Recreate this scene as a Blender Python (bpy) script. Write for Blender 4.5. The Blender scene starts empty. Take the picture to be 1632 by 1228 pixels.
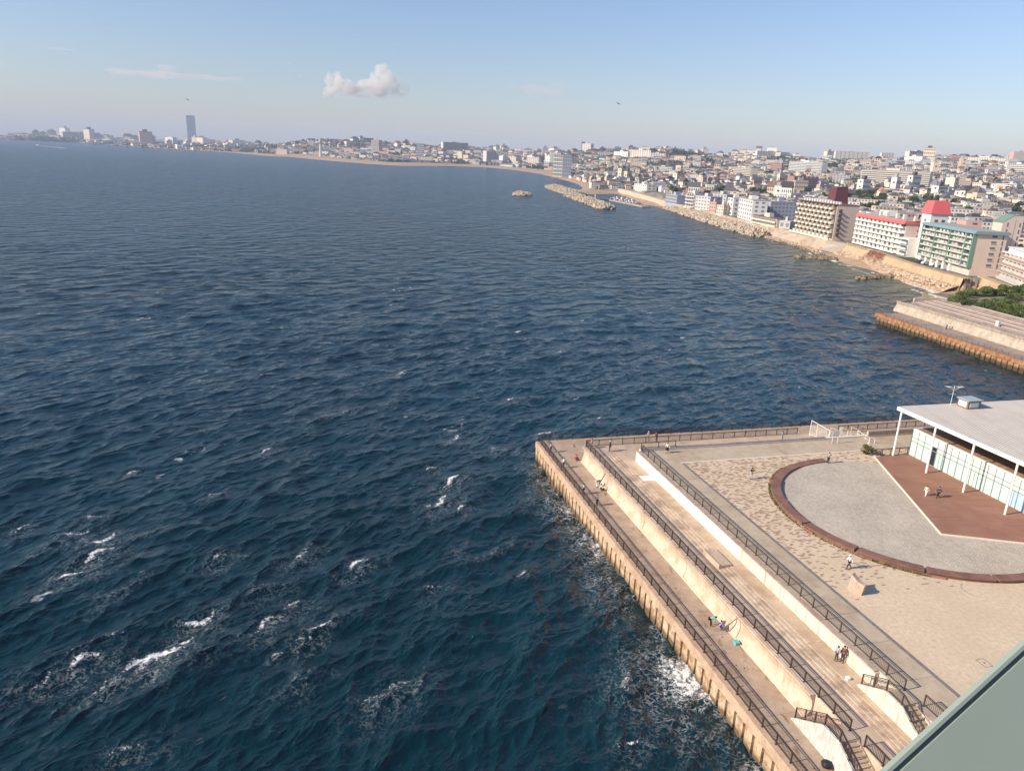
import bpy, math, random
import numpy as np
from mathutils import Vector, Matrix
R = math.radians
C = bpy.context.scene.collection
sc = bpy.context.scene

# ---------------------------------------------------------------- camera
CAM_H = 48.0
PITCH, ROLL, FPX, PW, PH = R(17.1), R(2.5), 1190.0, 1632.0, 1228.0
_f = Vector((0, math.cos(PITCH), -math.sin(PITCH))); _u = Vector((0, math.sin(PITCH), math.cos(PITCH))); _r = Vector((1, 0, 0))
RT = _r*math.cos(ROLL) + _u*math.sin(ROLL); UP = -_r*math.sin(ROLL) + _u*math.cos(ROLL); FW = _f
cd = bpy.data.cameras.new('camera'); cam = bpy.data.objects.new('camera', cd); C.objects.link(cam)
cd.sensor_fit = 'HORIZONTAL'; cd.sensor_width = 36.0; cd.lens = 36.0*FPX/PW
cd.clip_start = 0.1; cd.clip_end = 80000
cam.matrix_world = Matrix(((RT.x, UP.x, -FW.x, 0), (RT.y, UP.y, -FW.y, 0), (RT.z, UP.z, -FW.z, CAM_H), (0, 0, 0, 1)))
sc.camera = cam
# ---------------------------------------------------------------- sky, sun, exposure
SUN_AZ, SUN_EL = R(199), R(31)          # azimuth counter-clockwise from +X, towards the sun
w = bpy.data.worlds.new('World'); sc.world = w; w.use_nodes = True
nt = w.node_tree; nt.nodes.clear()
sky = nt.nodes.new('ShaderNodeTexSky'); sky.sky_type = 'NISHITA'; sky.sun_disc = False
sky.sun_elevation = SUN_EL; sky.sun_rotation = math.pi/2 - SUN_AZ
sky.altitude = 50; sky.air_density = 1.25; sky.dust_density = .6; sky.ozone_density = 3.0
bg = nt.nodes.new('ShaderNodeBackground'); bg.inputs['Strength'].default_value = 0.088
wo = nt.nodes.new('ShaderNodeOutputWorld')
tint = nt.nodes.new('ShaderNodeVectorMath'); tint.operation = 'MULTIPLY'; tint.inputs[1].default_value = (.92, .93, 1.12); nt.links.new(sky.outputs[0], tint.inputs[0]); nt.links.new(tint.outputs[0], bg.inputs[0]); nt.links.new(bg.outputs[0], wo.inputs[0])
sl = bpy.data.lights.new('sun', 'SUN'); so = bpy.data.objects.new('sun', sl); C.objects.link(so)
sl.energy = 4.4; sl.angle = R(0.5); sl.color = (1.0, 0.87, 0.71)
sd = Vector((math.cos(SUN_EL)*math.cos(SUN_AZ), math.cos(SUN_EL)*math.sin(SUN_AZ), math.sin(SUN_EL)))
so.rotation_euler = sd.to_track_quat('Z', 'Y').to_euler()
sc.view_settings.view_transform = 'Standard'; sc.view_settings.look = 'None'
sc.view_settings.exposure = 0.62; sc.view_settings.gamma = 1.0
sc.cycles.max_bounces = 6; sc.cycles.diffuse_bounces = 2; sc.cycles.glossy_bounces = 3; sc.cycles.transmission_bounces = 4
sc.cycles.volume_bounces = 4; sc.cycles.transparent_max_bounces = 6
sc.cycles.use_denoising = True
try: sc.cycles.denoiser = 'OPENIMAGEDENOISE'
except Exception: pass
sc.cycles.caustics_reflective = False; sc.cycles.caustics_refractive = False

rnd = random.Random(11)
# ---------------------------------------------------------------- helpers
def at(px, py, z=0.0):
    'the point at height z that the photograph shows at pixel (px, py)'
    d = FW + RT*((px-PW/2)/FPX) - UP*((py-PH/2)/FPX)
    t = (z-CAM_H)/d.z
    return Vector((d.x*t, d.y*t, z))
def proj(p):
    v = Vector(p) - Vector((0, 0, CAM_H)); k = v.dot(FW)
    return (PW/2 + FPX*v.dot(RT)/k, PH/2 - FPX*v.dot(UP)/k, k)
# promenade frame: u runs along the quay towards the camera, v runs inland
TH = R(-74.6); P0 = Vector((4.66, 115.5, 0)); UA = Vector((math.cos(TH), math.sin(TH), 0)); VA = Vector((-UA.y, UA.x, 0))
def Q(u, v, z=0.0): return P0 + UA*u + VA*v + Vector((0, 0, z))
def toq(p): d = Vector((p[0], p[1], 0)) - P0; return d.dot(UA), d.dot(VA)
ROTQ = math.atan2(VA.y, VA.x)          # local x = v direction for things placed in the promenade frame

class MB:
    'collects shapes into one mesh'
    def __init__(s): s.v = []; s.f = []
    def add(s, vs, fs):
        n = len(s.v); s.v += [tuple(p) for p in vs]; s.f += [tuple(i+n for i in f) for f in fs]; return s
    def box(s, x0, y0, z0, x1, y1, z1, T=None):
        vs = [(x, y, z) for z in (z0, z1) for y in (y0, y1) for x in (x0, x1)]
        if T: vs = [T(*p) for p in vs]
        return s.add(vs, [(0, 2, 3, 1), (4, 5, 7, 6), (0, 1, 5, 4), (2, 6, 7, 3), (0, 4, 6, 2), (1, 3, 7, 5)])
    def bar(s, a, b, r, n=4, r2=None):
        a = Vector(a); b = Vector(b); d = (b-a)
        if d.length < 1e-6: return s
        d.normalize(); k = Vector((0, 0, 1)) if abs(d.z) < .9 else Vector((1, 0, 0))
        x = d.cross(k).normalized(); y = d.cross(x); r2 = r if r2 is None else r2
        ph = math.pi/n; vs = []
        for q, rr in ((a, r), (b, r2)):
            for i in range(n):
                t = ph + 2*math.pi*i/n; vs.append(q + x*(rr*math.cos(t)) + y*(rr*math.sin(t)))
        fs = [(i, (i+1) % n, n+(i+1) % n, n+i) for i in range(n)] + [tuple(range(n))[::-1], tuple(range(n, 2*n))]
        return s.add(vs, fs)
    def prism(s, poly, z0, z1, T=None):
        n = len(poly); vs = [(p[0], p[1], z0) for p in poly] + [(p[0], p[1], z1) for p in poly]
        if T: vs = [T(*p) for p in vs]
        return s.add(vs, [tuple(range(n))[::-1], tuple(range(n, 2*n))] + [(i, (i+1) % n, n+(i+1) % n, n+i) for i in range(n)])
    def sweep(s, prof, ts, F, caps=True):
        'profile [(a,b)] closed, carried through stations ts by F(t, a, b)'
        n = len(prof); base = len(s.v)
        for t in ts: s.v += [tuple(F(t, a, b)) for a, b in prof]
        for k in range(len(ts)-1):
            for i in range(n):
                j = (i+1) % n; o = base+k*n; s.f.append((o+i, o+j, o+n+j, o+n+i))
        if caps: s.f.append(tuple(base+i for i in range(n))[::-1]); s.f.append(tuple(base+(len(ts)-1)*n+i for i in range(n)))
        return s
    def ball(s, c, rx, ry, rz, seg=8, rings=5, jit=0, rg=None):
        vs = []; c = Vector(c)
        for i in range(rings+1):
            t = math.pi*i/rings
            for j in range(seg):
                p = 2*math.pi*j/seg; k = 1+(rg.uniform(-jit, jit) if rg else 0)
                vs.append(c+Vector((rx*k*math.sin(t)*math.cos(p), ry*k*math.sin(t)*math.sin(p), rz*k*math.cos(t))))
        fs = [(i*seg+j, (i+1)*seg+j, (i+1)*seg+(j+1) % seg, i*seg+(j+1) % seg) for i in range(rings) for j in range(seg)]
        return s.add(vs, fs)
    def mesh(s, name, m, smooth=False):
        me = bpy.data.meshes.new(name); me.from_pydata(s.v, [], s.f)
        if m is not None: me.materials.append(m)
        me.validate(); me.update()
        import bmesh
        bm = bmesh.new(); bm.from_mesh(me); bmesh.ops.recalc_face_normals(bm, faces=bm.faces[:]); bm.to_mesh(me); bm.free()
        if smooth: me.polygons.foreach_set('use_smooth', [True]*len(me.polygons))
        return me
    def build(s, name, m, parent=None, smooth=False, local=False):
        o = bpy.data.objects.new(name, s.mesh(name, m, smooth)); C.objects.link(o)
        if parent:
            o.parent = parent
            if not local: o.matrix_parent_inverse = parent.matrix_world.inverted()
        return o
def tag(o, label=None, cat=None, group=None, kind=None):
    if label: o['label'] = label
    if cat: o['category'] = cat
    if group: o['group'] = group
    if kind: o['kind'] = kind
    return o
def empty(name, loc=(0, 0, 0), rz=0.0, label=None, cat=None, group=None):
    o = bpy.data.objects.new(name, None); C.objects.link(o); o.location = loc; o.rotation_euler = (0, 0, rz); o.empty_display_size = .2
    o.matrix_world = Matrix.Translation(Vector(loc)) @ Matrix.Rotation(rz, 4, 'Z')
    return tag(o, label, cat, group)
def copy_tree(o, loc, rz, label=None, scale=None, group=None):
    'a copy of a thing and of its parts'
    def cp(a, par):
        c = a.copy(); C.objects.link(c)
        if par: c.parent = par
        for ch in a.children: cp(ch, c)
        return c
    c = cp(o, None); c.location = loc; c.rotation_euler = (0, 0, rz)
    if scale: c.scale = scale
    if label: c['label'] = label
    if group: c['group'] = group
    return c
def child(name, me, parent, loc=(0, 0, 0), rz=0, scale=None):
    o = bpy.data.objects.new(name, me); C.objects.link(o); o.parent = parent; o.location = loc; o.rotation_euler = (0, 0, rz)
    if scale: o.scale = scale
    return o

# ---------------------------------------------------------------- materials
def mat(name, col, rough=.8, var=.15, scale=1.0, bump=.0, bscale=None, spec=.3, metal=0, col2=None, mixscale=None, mixlo=.45, mixhi=.6,
        stretch=None, spots=None, streak=None, detail=6, coord='Object', tide=None):
    m = bpy.data.materials.new(name); m.use_nodes = True; t = m.node_tree; N = t.nodes; L = t.links
    b = N['Principled BSDF']; b.inputs['Roughness'].default_value = rough; b.inputs['Metallic'].default_value = metal
    b.inputs['Specular IOR Level'].default_value = spec
    tc = N.new('ShaderNodeTexCoord'); src = tc.outputs[coord]
    mp = N.new('ShaderNodeMapping'); L.new(src, mp.inputs[0])
    if stretch: mp.inputs['Scale'].default_value = stretch
    no = N.new('ShaderNodeTexNoise'); no.inputs['Scale'].default_value = scale; no.inputs['Detail'].default_value = detail; no.inputs['Roughness'].default_value = .65
    L.new(mp.outputs[0], no.inputs['Vector'])
    mr = N.new('ShaderNodeMapRange'); mr.inputs['From Min'].default_value = .3; mr.inputs['From Max'].default_value = .7
    mr.inputs['To Min'].default_value = 1-var; mr.inputs['To Max'].default_value = 1+var; L.new(no.outputs['Fac'], mr.inputs['Value'])
    base = None
    if col2:
        n2 = N.new('ShaderNodeTexNoise'); n2.inputs['Scale'].default_value = mixscale or scale*.3; n2.inputs['Detail'].default_value = 7; n2.inputs['Roughness'].default_value = .7
        L.new(mp.outputs[0], n2.inputs['Vector'])
        r2 = N.new('ShaderNodeMapRange'); r2.inputs['From Min'].default_value = mixlo; r2.inputs['From Max'].default_value = mixhi; L.new(n2.outputs['Fac'], r2.inputs['Value'])
        mx = N.new('ShaderNodeMix'); mx.data_type = 'RGBA'; mx.inputs[6].default_value = (*col, 1); mx.inputs[7].default_value = (*col2, 1)
        L.new(r2.outputs[0], mx.inputs[0]); base = mx.outputs[2]
    def blend(base, fac, c):
        mx = N.new('ShaderNodeMix'); mx.data_type = 'RGBA'; mx.inputs[7].default_value = (*c, 1); L.new(fac, mx.inputs[0])
        if base is None: mx.inputs[6].default_value = (*col, 1)
        else: L.new(base, mx.inputs[6])
        return mx.outputs[2]
    if streak:      # (colour, scale, lo, hi, (stretch))
        c, ss, lo, hi, st = streak
        m2 = N.new('ShaderNodeMapping'); m2.inputs['Scale'].default_value = st; L.new(src, m2.inputs[0])
        n3 = N.new('ShaderNodeTexNoise'); n3.inputs['Scale'].default_value = ss; n3.inputs['Detail'].default_value = 5; L.new(m2.outputs[0], n3.inputs['Vector'])
        r3 = N.new('ShaderNodeMapRange'); r3.inputs['From Min'].default_value = lo; r3.inputs['From Max'].default_value = hi; L.new(n3.outputs['Fac'], r3.inputs['Value'])
        base = blend(base, r3.outputs[0], c)
    if spots:       # (colour, scale, radius)
        c, ss, rad = spots
        vo = N.new('ShaderNodeTexVoronoi'); vo.voronoi_dimensions = '2D'; vo.inputs['Scale'].default_value = ss; L.new(src, vo.inputs['Vector'])
        r4 = N.new('ShaderNodeMapRange'); r4.inputs['From Min'].default_value = rad; r4.inputs['From Max'].default_value = rad*.6; L.new(vo.outputs['Distance'], r4.inputs['Value'])
        base = blend(base, r4.outputs[0], c)
    if tide:        # (colour, height, softness): weed and wet below a wavering line
        c, zt, sf = tide; sp = N.new('ShaderNodeSeparateXYZ'); L.new(tc.outputs['Object'], sp.inputs[0])
        n6 = N.new('ShaderNodeTexNoise'); n6.inputs['Scale'].default_value = .8; n6.inputs['Detail'].default_value = 5; L.new(tc.outputs['Object'], n6.inputs['Vector'])
        ad = N.new('ShaderNodeMath'); ad.operation = 'MULTIPLY_ADD'; ad.inputs[1].default_value = -1.6; L.new(n6.outputs['Fac'], ad.inputs[0]); L.new(sp.outputs[2], ad.inputs[2])
        r7 = N.new('ShaderNodeMapRange'); r7.inputs['From Min'].default_value = zt+sf-.8; r7.inputs['From Max'].default_value = zt-.8; L.new(ad.outputs[0], r7.inputs['Value']); base = blend(base, r7.outputs[0], c)
    vm = N.new('ShaderNodeVectorMath'); vm.operation = 'SCALE'
    if base is None: vm.inputs[0].default_value = col
    else: L.new(base, vm.inputs[0])
    L.new(mr.outputs[0], vm.inputs['Scale']); L.new(vm.outputs[0], b.inputs['Base Color'])
    if bump:
        n5 = N.new('ShaderNodeTexNoise'); n5.inputs['Scale'].default_value = bscale or scale*4; n5.inputs['Detail'].default_value = 5; L.new(mp.outputs[0], n5.inputs['Vector'])
        bp = N.new('ShaderNodeBump'); bp.inputs['Strength'].default_value = 1; bp.inputs['Distance'].default_value = bump; L.new(n5.outputs['Fac'], bp.inputs['Height']); L.new(bp.outputs[0], b.inputs['Normal'])
    return m
def plain(name, col, rough=.6, spec=.3, metal=0, var=.06, scale=2.0): return mat(name, col, rough, var, scale, spec=spec, metal=metal, detail=3)

# ---------------------------------------------------------------- coast and terrain heights
coast_px = [(1505,470),(1480,458),(1440,446),(1415,440),(1395,432),(1345,420),(1330,413)]
COAST = [(420.,90.),(196.,232.),(160.,282.)] + [tuple(at(x, y)[:2]) for x, y in coast_px] + \
    [(183.,455.),(182.,469.),(182.,500.),(179.,525.),(176.,541.),(170.,556.),(167.,615.),(164.,708.),(163.,781.),(160.,857.)] + \
    [tuple(at(x, y)[:2]) for x, y in [(1027,326.6),(1005,316),(985,309),(950,309.5),(925,309.5),(905,306),(903,303.5),(926,303),(929,299),(922,294),(912,290.5),
     (895,286),(880,282),(860,277),(820,271),(795,268.5),(770,266.5),(735,265),(700,264.5),(645,264.5),(590,261.5),(560,259),(540,257.5),(500,254),(460,250),
     (430,249),(400,246),(350,242),(300,239),(250,236),(200,232.5),(150,229),(100,226),(50,224),(0,222),(-60,219)]]
LANDPOLY = np.array(COAST + [(-9000., 7200.), (-9000., 14000.), (12000., 14000.), (12000., 90.)])
TOWN = np.array([(330.,190.),(215.,262.),(194.5,298.),(199.,320.),(188.6,316.),(187.2,353.),(190.5,390.),(192.5,420.),(193.,440.),(189.5,466.),(186.5,520.),
    (183.,545.),(181.,560.),(179.,600.),(176.,640.),(173.,708.),(172.,781.),(170.,857.),(176.,960.),(190.,1060.),(150.,1500.),(160.,2000.),(3000.,2500.),(3000.,190.)])
def inside(px, py, poly):
    r = np.zeros(px.shape, bool); n = len(poly)
    for i in range(n):
        x0, y0 = poly[i]; x1, y1 = poly[(i+1) % n]
        c = ((y0 > py) != (y1 > py)) & (px < (x1-x0)*(py-y0)/(y1-y0+1e-12)+x0)
        r ^= c
    return r
def distline(px, py, line, closed=False):
    d = np.full(px.shape, 1e9); n = len(line)
    for i in range(n-1 if not closed else n):
        x0, y0 = line[i]; x1, y1 = line[(i+1) % n]; dx, dy = x1-x0, y1-y0
        t = np.clip(((px-x0)*dx+(py-y0)*dy)/(dx*dx+dy*dy+1e-9), 0, 1)
        d = np.minimum(d, np.hypot(px-x0-t*dx, py-y0-t*dy))
    return d
def sst(a, b, x): t = np.clip((x-a)/(b-a), 0, 1); return t*t*(3-2*t)
_ns = np.random.RandomState(5); _lat = _ns.rand(64, 64)
def vnoise(x, y):
    xi = np.floor(x).astype(int); yi = np.floor(y).astype(int); fx = x-xi; fy = y-yi; fx = fx*fx*(3-2*fx); fy = fy*fy*(3-2*fy)
    g = lambda a, b: _lat[a % 64, b % 64]
    return (g(xi, yi)*(1-fx)+g(xi+1, yi)*fx)*(1-fy)+(g(xi, yi+1)*(1-fx)+g(xi+1, yi+1)*fx)*fy
HILLS = [(1035, 2700, 84, 240), (1190, 3300, 92, 300), (690, 3900, 62, 420), (560, 4300, 72, 520), (1600, 2300, 86, 500), (940, 3500, 76, 260), (70, 7600, 52, 500)]
def height(x, y):
    x = np.asarray(x, float); y = np.asarray(y, float)
    ins = inside(x, y, LANDPOLY); dc = distline(x, y, COAST); town = inside(x, y, TOWN)
    s = np.where(ins, dc, -dc); rr = np.hypot(x, y); az = np.degrees(np.arctan2(x, y))
    beach = np.where(s > 0, np.minimum(s*.17, 2.1+sst(20, 60, s)*3), np.maximum(s*.18, -4))
    A = np.interp(az, [-34, -24, -12, -2, 8, 20, 34, 50], [10, 18, 38, 48, 62, 68, 72, 75])
    L0 = np.interp(az, [-34, -12, 0, 8, 15, 25, 34], [2500, 1800, 1100, 1100, 1300, 1700, 2000])
    hill = A*sst(90, L0, s)**1.05 + (vnoise(x/210., y/210.)-.5)*26*sst(250, 900, s) + (vnoise(x/90.+7, y/90.)-.5)*9*sst(200, 700, s)
    land = np.where(town, 6.3, beach)
    land = land + hill*(s > 0)
    for px, D, hz, wd in HILLS:
        a = math.atan2((px-PW/2), FPX*1.03); cx, cy = D*math.sin(a), D*math.cos(a)
        land = np.maximum(land, hz*np.exp(-((x-cx)**2+(y-cy)**2)/(2*wd*wd))*sst(40, 900 if D > 5000 else 420, s)*(s > 0)+np.where(s > 0, 0, -9))
    return np.where(town | (s > -25), land, -4.0)
LG = {}
def hgt(x, y):
    'terrain height from the built terrain mesh'
    r_, a_ = math.hypot(x, y), math.atan2(x, y); i = np.searchsorted(LG['r'], r_)-1; j = np.searchsorted(LG['az'], a_)-1
    i = min(max(i, 0), len(LG['r'])-2); j = min(max(j, 0), len(LG['az'])-2); h = LG['h']
    fi = (r_-LG['r'][i])/(LG['r'][i+1]-LG['r'][i]); fj = (a_-LG['az'][j])/(LG['az'][j+1]-LG['az'][j])
    return float((h[i, j]*(1-fi)+h[i+1, j]*fi)*(1-fj)+(h[i, j+1]*(1-fi)+h[i+1, j+1]*fi)*fj)
def grid_mesh(name, co, nr, nc, m, attrs=None, smooth=True):
    me = bpy.data.meshes.new(name); nv = nr*nc
    me.vertices.add(nv); me.vertices.foreach_set('co', co.astype(np.float32).ravel())
    i = (np.arange(nr-1)[:, None]*nc + np.arange(nc-1)[None, :]).ravel()
    q = np.stack([i, i+1, i+nc+1, i+nc], 1).astype(np.int32); nf = len(q)
    me.loops.add(nf*4); me.loops.foreach_set('vertex_index', q.ravel())
    me.polygons.add(nf); me.polygons.foreach_set('loop_start', np.arange(0, nf*4, 4, dtype=np.int32))
    me.update(calc_edges=True)
    if smooth: me.polygons.foreach_set('use_smooth', np.ones(nf, bool))
    for k, a in (attrs or {}).items():
        at_ = me.attributes.new(k, 'FLOAT', 'POINT'); at_.data.foreach_set('value', a.astype(np.float32).ravel())
    me.materials.append(m); me.update()
    o = bpy.data.objects.new(name, me); C.objects.link(o); return o

# ---------------------------------------------------------------- sea
def ocean(N, L, lam0, lam1, rms, seed, spread=3.0, wind=R(148), chop=1.0):
    rs = np.random.RandomState(seed); k1 = 2*np.pi*np.fft.fftfreq(N, L/N); kx, ky = np.meshgrid(k1, k1, indexing='ij')
    k = np.hypot(kx, ky); k[0, 0] = 1e-9; th = np.arctan2(ky, kx)
    band = (k > 2*np.pi/lam1) & (k < 2*np.pi/lam0)
    A = np.where(band, k**-2.0, 0)*(np.abs(np.cos(th-wind))**spread + .06)
    F = A*(rs.normal(size=(N, N))+1j*rs.normal(size=(N, N)))
    h = np.fft.ifft2(F).real; s = rms/h.std(); F = F*s; h = h*s
    dx = np.fft.ifft2(1j*kx/k*F).real*chop; dy = np.fft.ifft2(1j*ky/k*F).real*chop
    J = np.fft.ifft2(-(kx*kx/k+ky*ky/k)*F).real*chop
    return h, dx, dy, -J, L, N
def samp(T, a, x, y):
    L, N = T[4], T[5]; u = x/L*N; v = y/L*N; ui = np.floor(u).astype(int); vi = np.floor(v).astype(int); fu = u-ui; fv = v-vi
    ui %= N; vi %= N; u1 = (ui+1) % N; v1 = (vi+1) % N
    return (a[ui, vi]*(1-fu)+a[u1, vi]*fu)*(1-fv)+(a[ui, v1]*(1-fu)+a[u1, v1]*fu)*fv
FOAM_PX = [(165,858,3,1),(155,882,3.2,1),(112,915,2.5,.9),(85,916,1.5,.8),(250,1040,4.2,1),(225,1048,3.6,1),(130,1052,3.6,.8),(65,1080,3,.6),(315,985,3,.9),(425,990,3,.8),
    (290,1015,1.6,.9),(490,1018,2.2,.7),(470,960,3,.6),(700,800,4,.8),(720,768,3.6,1),(690,745,2.5,.8),(725,698,3.4,.8),(790,715,3,.6),(570,900,2.4,1),(480,878,3.5,.6),(610,1105,3.2,.6),(445,1043,1,.9),
    (910,513,1.6,1),(950,666,1.7,1),(868,688,2.6,1),(980,600,1.6,.8),(320,606,1.8,.9),(815,636,2.6,.9),(345,787,1.8,.8),(212,752,1.6,.9),(425,718,3,.8),(60,500,3.5,.7),(150,825,1.8,.8),
    (120,850,3.2,.7),(740,810,1.8,.9),(1005,1185,2.2,.7),(475,1082,2.4,.5),(200,1200,3,.5),(35,840,2.4,.7),(510,575,1.4,.8),(930,625,1.6,.6),(560,408,2.6,.7),(670,475,1.8,.8),(590,575,1.5,.7),(1205,640,1.2,.6),(690,935,2.0,.6),
    (350,888,2.6,.7),(640,1090,3,.6),(160,1095,2.6,.6),(420,935,3,.5),(1370,520,1.6,1),(1350,512,1.2,.7)]
def water_mat():
    m = bpy.data.materials.new('sea water'); m.use_nodes = True; t = m.node_tree; N = t.nodes; L = t.links; b = N['Principled BSDF']
    b.inputs['Roughness'].default_value = .07; b.inputs['IOR'].default_value = 1.333; b.inputs['Specular IOR Level'].default_value = .5; b.inputs['Specular Tint'].default_value = (.74, .92, 1.0, 1)
    geo = N.new('ShaderNodeNewGeometry'); P = geo.outputs['Position']
    def attr(n): a = N.new('ShaderNodeAttribute'); a.attribute_name = n; return a.outputs['Fac']
    def math_(op, a, b_=None, cl=False):
        q = N.new('ShaderNodeMath'); q.operation = op; q.use_clamp = cl
        for i, v in enumerate((a, b_)):
            if v is None: continue
            if isinstance(v, (int, float)): q.inputs[i].default_value = v
            else: L.new(v, q.inputs[i])
        return q.outputs[0]
    def mr(v, a, b_, c=0., d=1.):
        q = N.new('ShaderNodeMapRange'); L.new(v, q.inputs[0])
        for i, x in enumerate((a, b_, c, d)): q.inputs[i+1].default_value = x
        return q.outputs[0]
    def mapping(scale, rot):
        # turned so that local x runs along the wind, then scaled
        q0 = N.new('ShaderNodeMapping'); q0.inputs['Rotation'].default_value = (0, 0, rot); L.new(P, q0.inputs[0])
        q = N.new('ShaderNodeMapping'); q.inputs['Scale'].default_value = scale; L.new(q0.outputs[0], q.inputs[0]); return q.outputs[0]
    def noise(vec, sc_, det=4, ro=.6, dist=0.):
        q = N.new('ShaderNodeTexNoise'); q.inputs['Scale'].default_value = sc_; q.inputs['Detail'].default_value = det; q.inputs['Roughness'].default_value = ro; q.inputs['Distortion'].default_value = dist
        L.new(vec, q.inputs['Vector']); return q.outputs['Fac']
    def ridge(vec, sc_, det=4, ro=.5, lac=2.1):
        q = N.new('ShaderNodeTexNoise'); q.noise_type = 'RIDGED_MULTIFRACTAL'; q.normalize = True; q.inputs['Scale'].default_value = sc_; q.inputs['Detail'].default_value = det; q.inputs['Roughness'].default_value = ro; q.inputs['Lacunarity'].default_value = lac
        q.inputs['Offset'].default_value = .9; q.inputs['Gain'].default_value = 1.4; q.inputs['Distortion'].default_value = .25
        L.new(vec, q.inputs['Vector']); return q.outputs['Fac']
    def mix(f, a, c):
        q = N.new('ShaderNodeMix'); q.data_type = 'RGBA'; L.new(f, q.inputs[0])
        for i, v in ((6, a), (7, c)):
            if isinstance(v, tuple): q.inputs[i].default_value = (*v, 1)
            else: L.new(v, q.inputs[i])
        return q.outputs[2]
    W1 = mapping((1, .42, 1), R(-148)); W2 = mapping((1, .5, 1), R(-163)); W3 = mapping((1, .6, 1), R(-130))
    # patches of wind-roughened water, broad colour drift
    broad = noise(P, .006, 3)
    col = mix(mr(broad, .35, .65), (.0014, .0165, .0225), (.0034, .0315, .0450))
    col = mix(attr('shallow'), col, (.085, .115, .080))
    fo = attr('foam'); lace = attr('lace')
    n1 = noise(P, 2.6, 7, .75, .6); n2 = noise(P, .9, 5, .7, 1.0)
    vo = N.new('ShaderNodeTexVoronoi'); vo.feature = 'DISTANCE_TO_EDGE'; vo.inputs['Scale'].default_value = 1.7
    dis = N.new('ShaderNodeVectorMath'); dis.operation = 'ADD'
    nv = N.new('ShaderNodeTexNoise'); nv.inputs['Scale'].default_value = 1.2; nv.inputs['Detail'].default_value = 5; L.new(P, nv.inputs['Vector'])
    sc2 = N.new('ShaderNodeVectorMath'); sc2.operation = 'SCALE'; sc2.inputs['Scale'].default_value = 1.6; L.new(nv.outputs['Color'], sc2.inputs[0])
    L.new(P, dis.inputs[0]); L.new(sc2.outputs[0], dis.inputs[1]); L.new(dis.outputs[0], vo.inputs['Vector'])
    web = mr(vo.outputs['Distance'], .16, .0)
    f1 = mr(math_('ADD', math_('MULTIPLY', fo, 1.0), math_('MULTIPLY', math_('SUBTRACT', n1, .5), 2.6)), .50, .85)
    f1 = math_('MULTIPLY', f1, mr(fo, .05, .3), True)
    f2 = math_('MULTIPLY', math_('MULTIPLY', web, mr(n2, .42, .62)), math_('MULTIPLY', lace, .6), True)
    caps = math_('MULTIPLY', mr(noise(mapping((1, .33, 1), R(-148)), .11, 2), .665, .71), mr(noise(mapping((1, .5, 1), R(-140)), .7, 4), .58, .66))
    foam = math_('MAXIMUM', math_('MAXIMUM', f1, f2), math_('MULTIPLY', caps, .7))
    colf = mix(foam, col, (.80, .79, .76))
    L.new(colf, b.inputs['Base Color'])
    L.new(math_('MAXIMUM', mr(foam, 0, 1, .07, .7), mr(attr('far'), 0, 1, .05, .24)), b.inputs['Roughness'])
    h1 = ridge(W1, .32, 5, .55); h2 = noise(W2, 1.7, 5, .65, .3); h3 = ridge(W3, .10, 4, .6)
    hh = math_('ADD', math_('MULTIPLY', h1, .26), math_('MULTIPLY', h2, .16))
    hh = math_('ADD', hh, math_('MULTIPLY', math_('MULTIPLY', h3, attr('far')), 1.7))
    bp = N.new('ShaderNodeBump'); bp.inputs['Strength'].default_value = 1.0; bp.inputs['Distance'].default_value = 1.0
    L.new(hh, bp.inputs['Height']); L.new(bp.outputs[0], b.inputs['Normal'])
    return m
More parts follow.
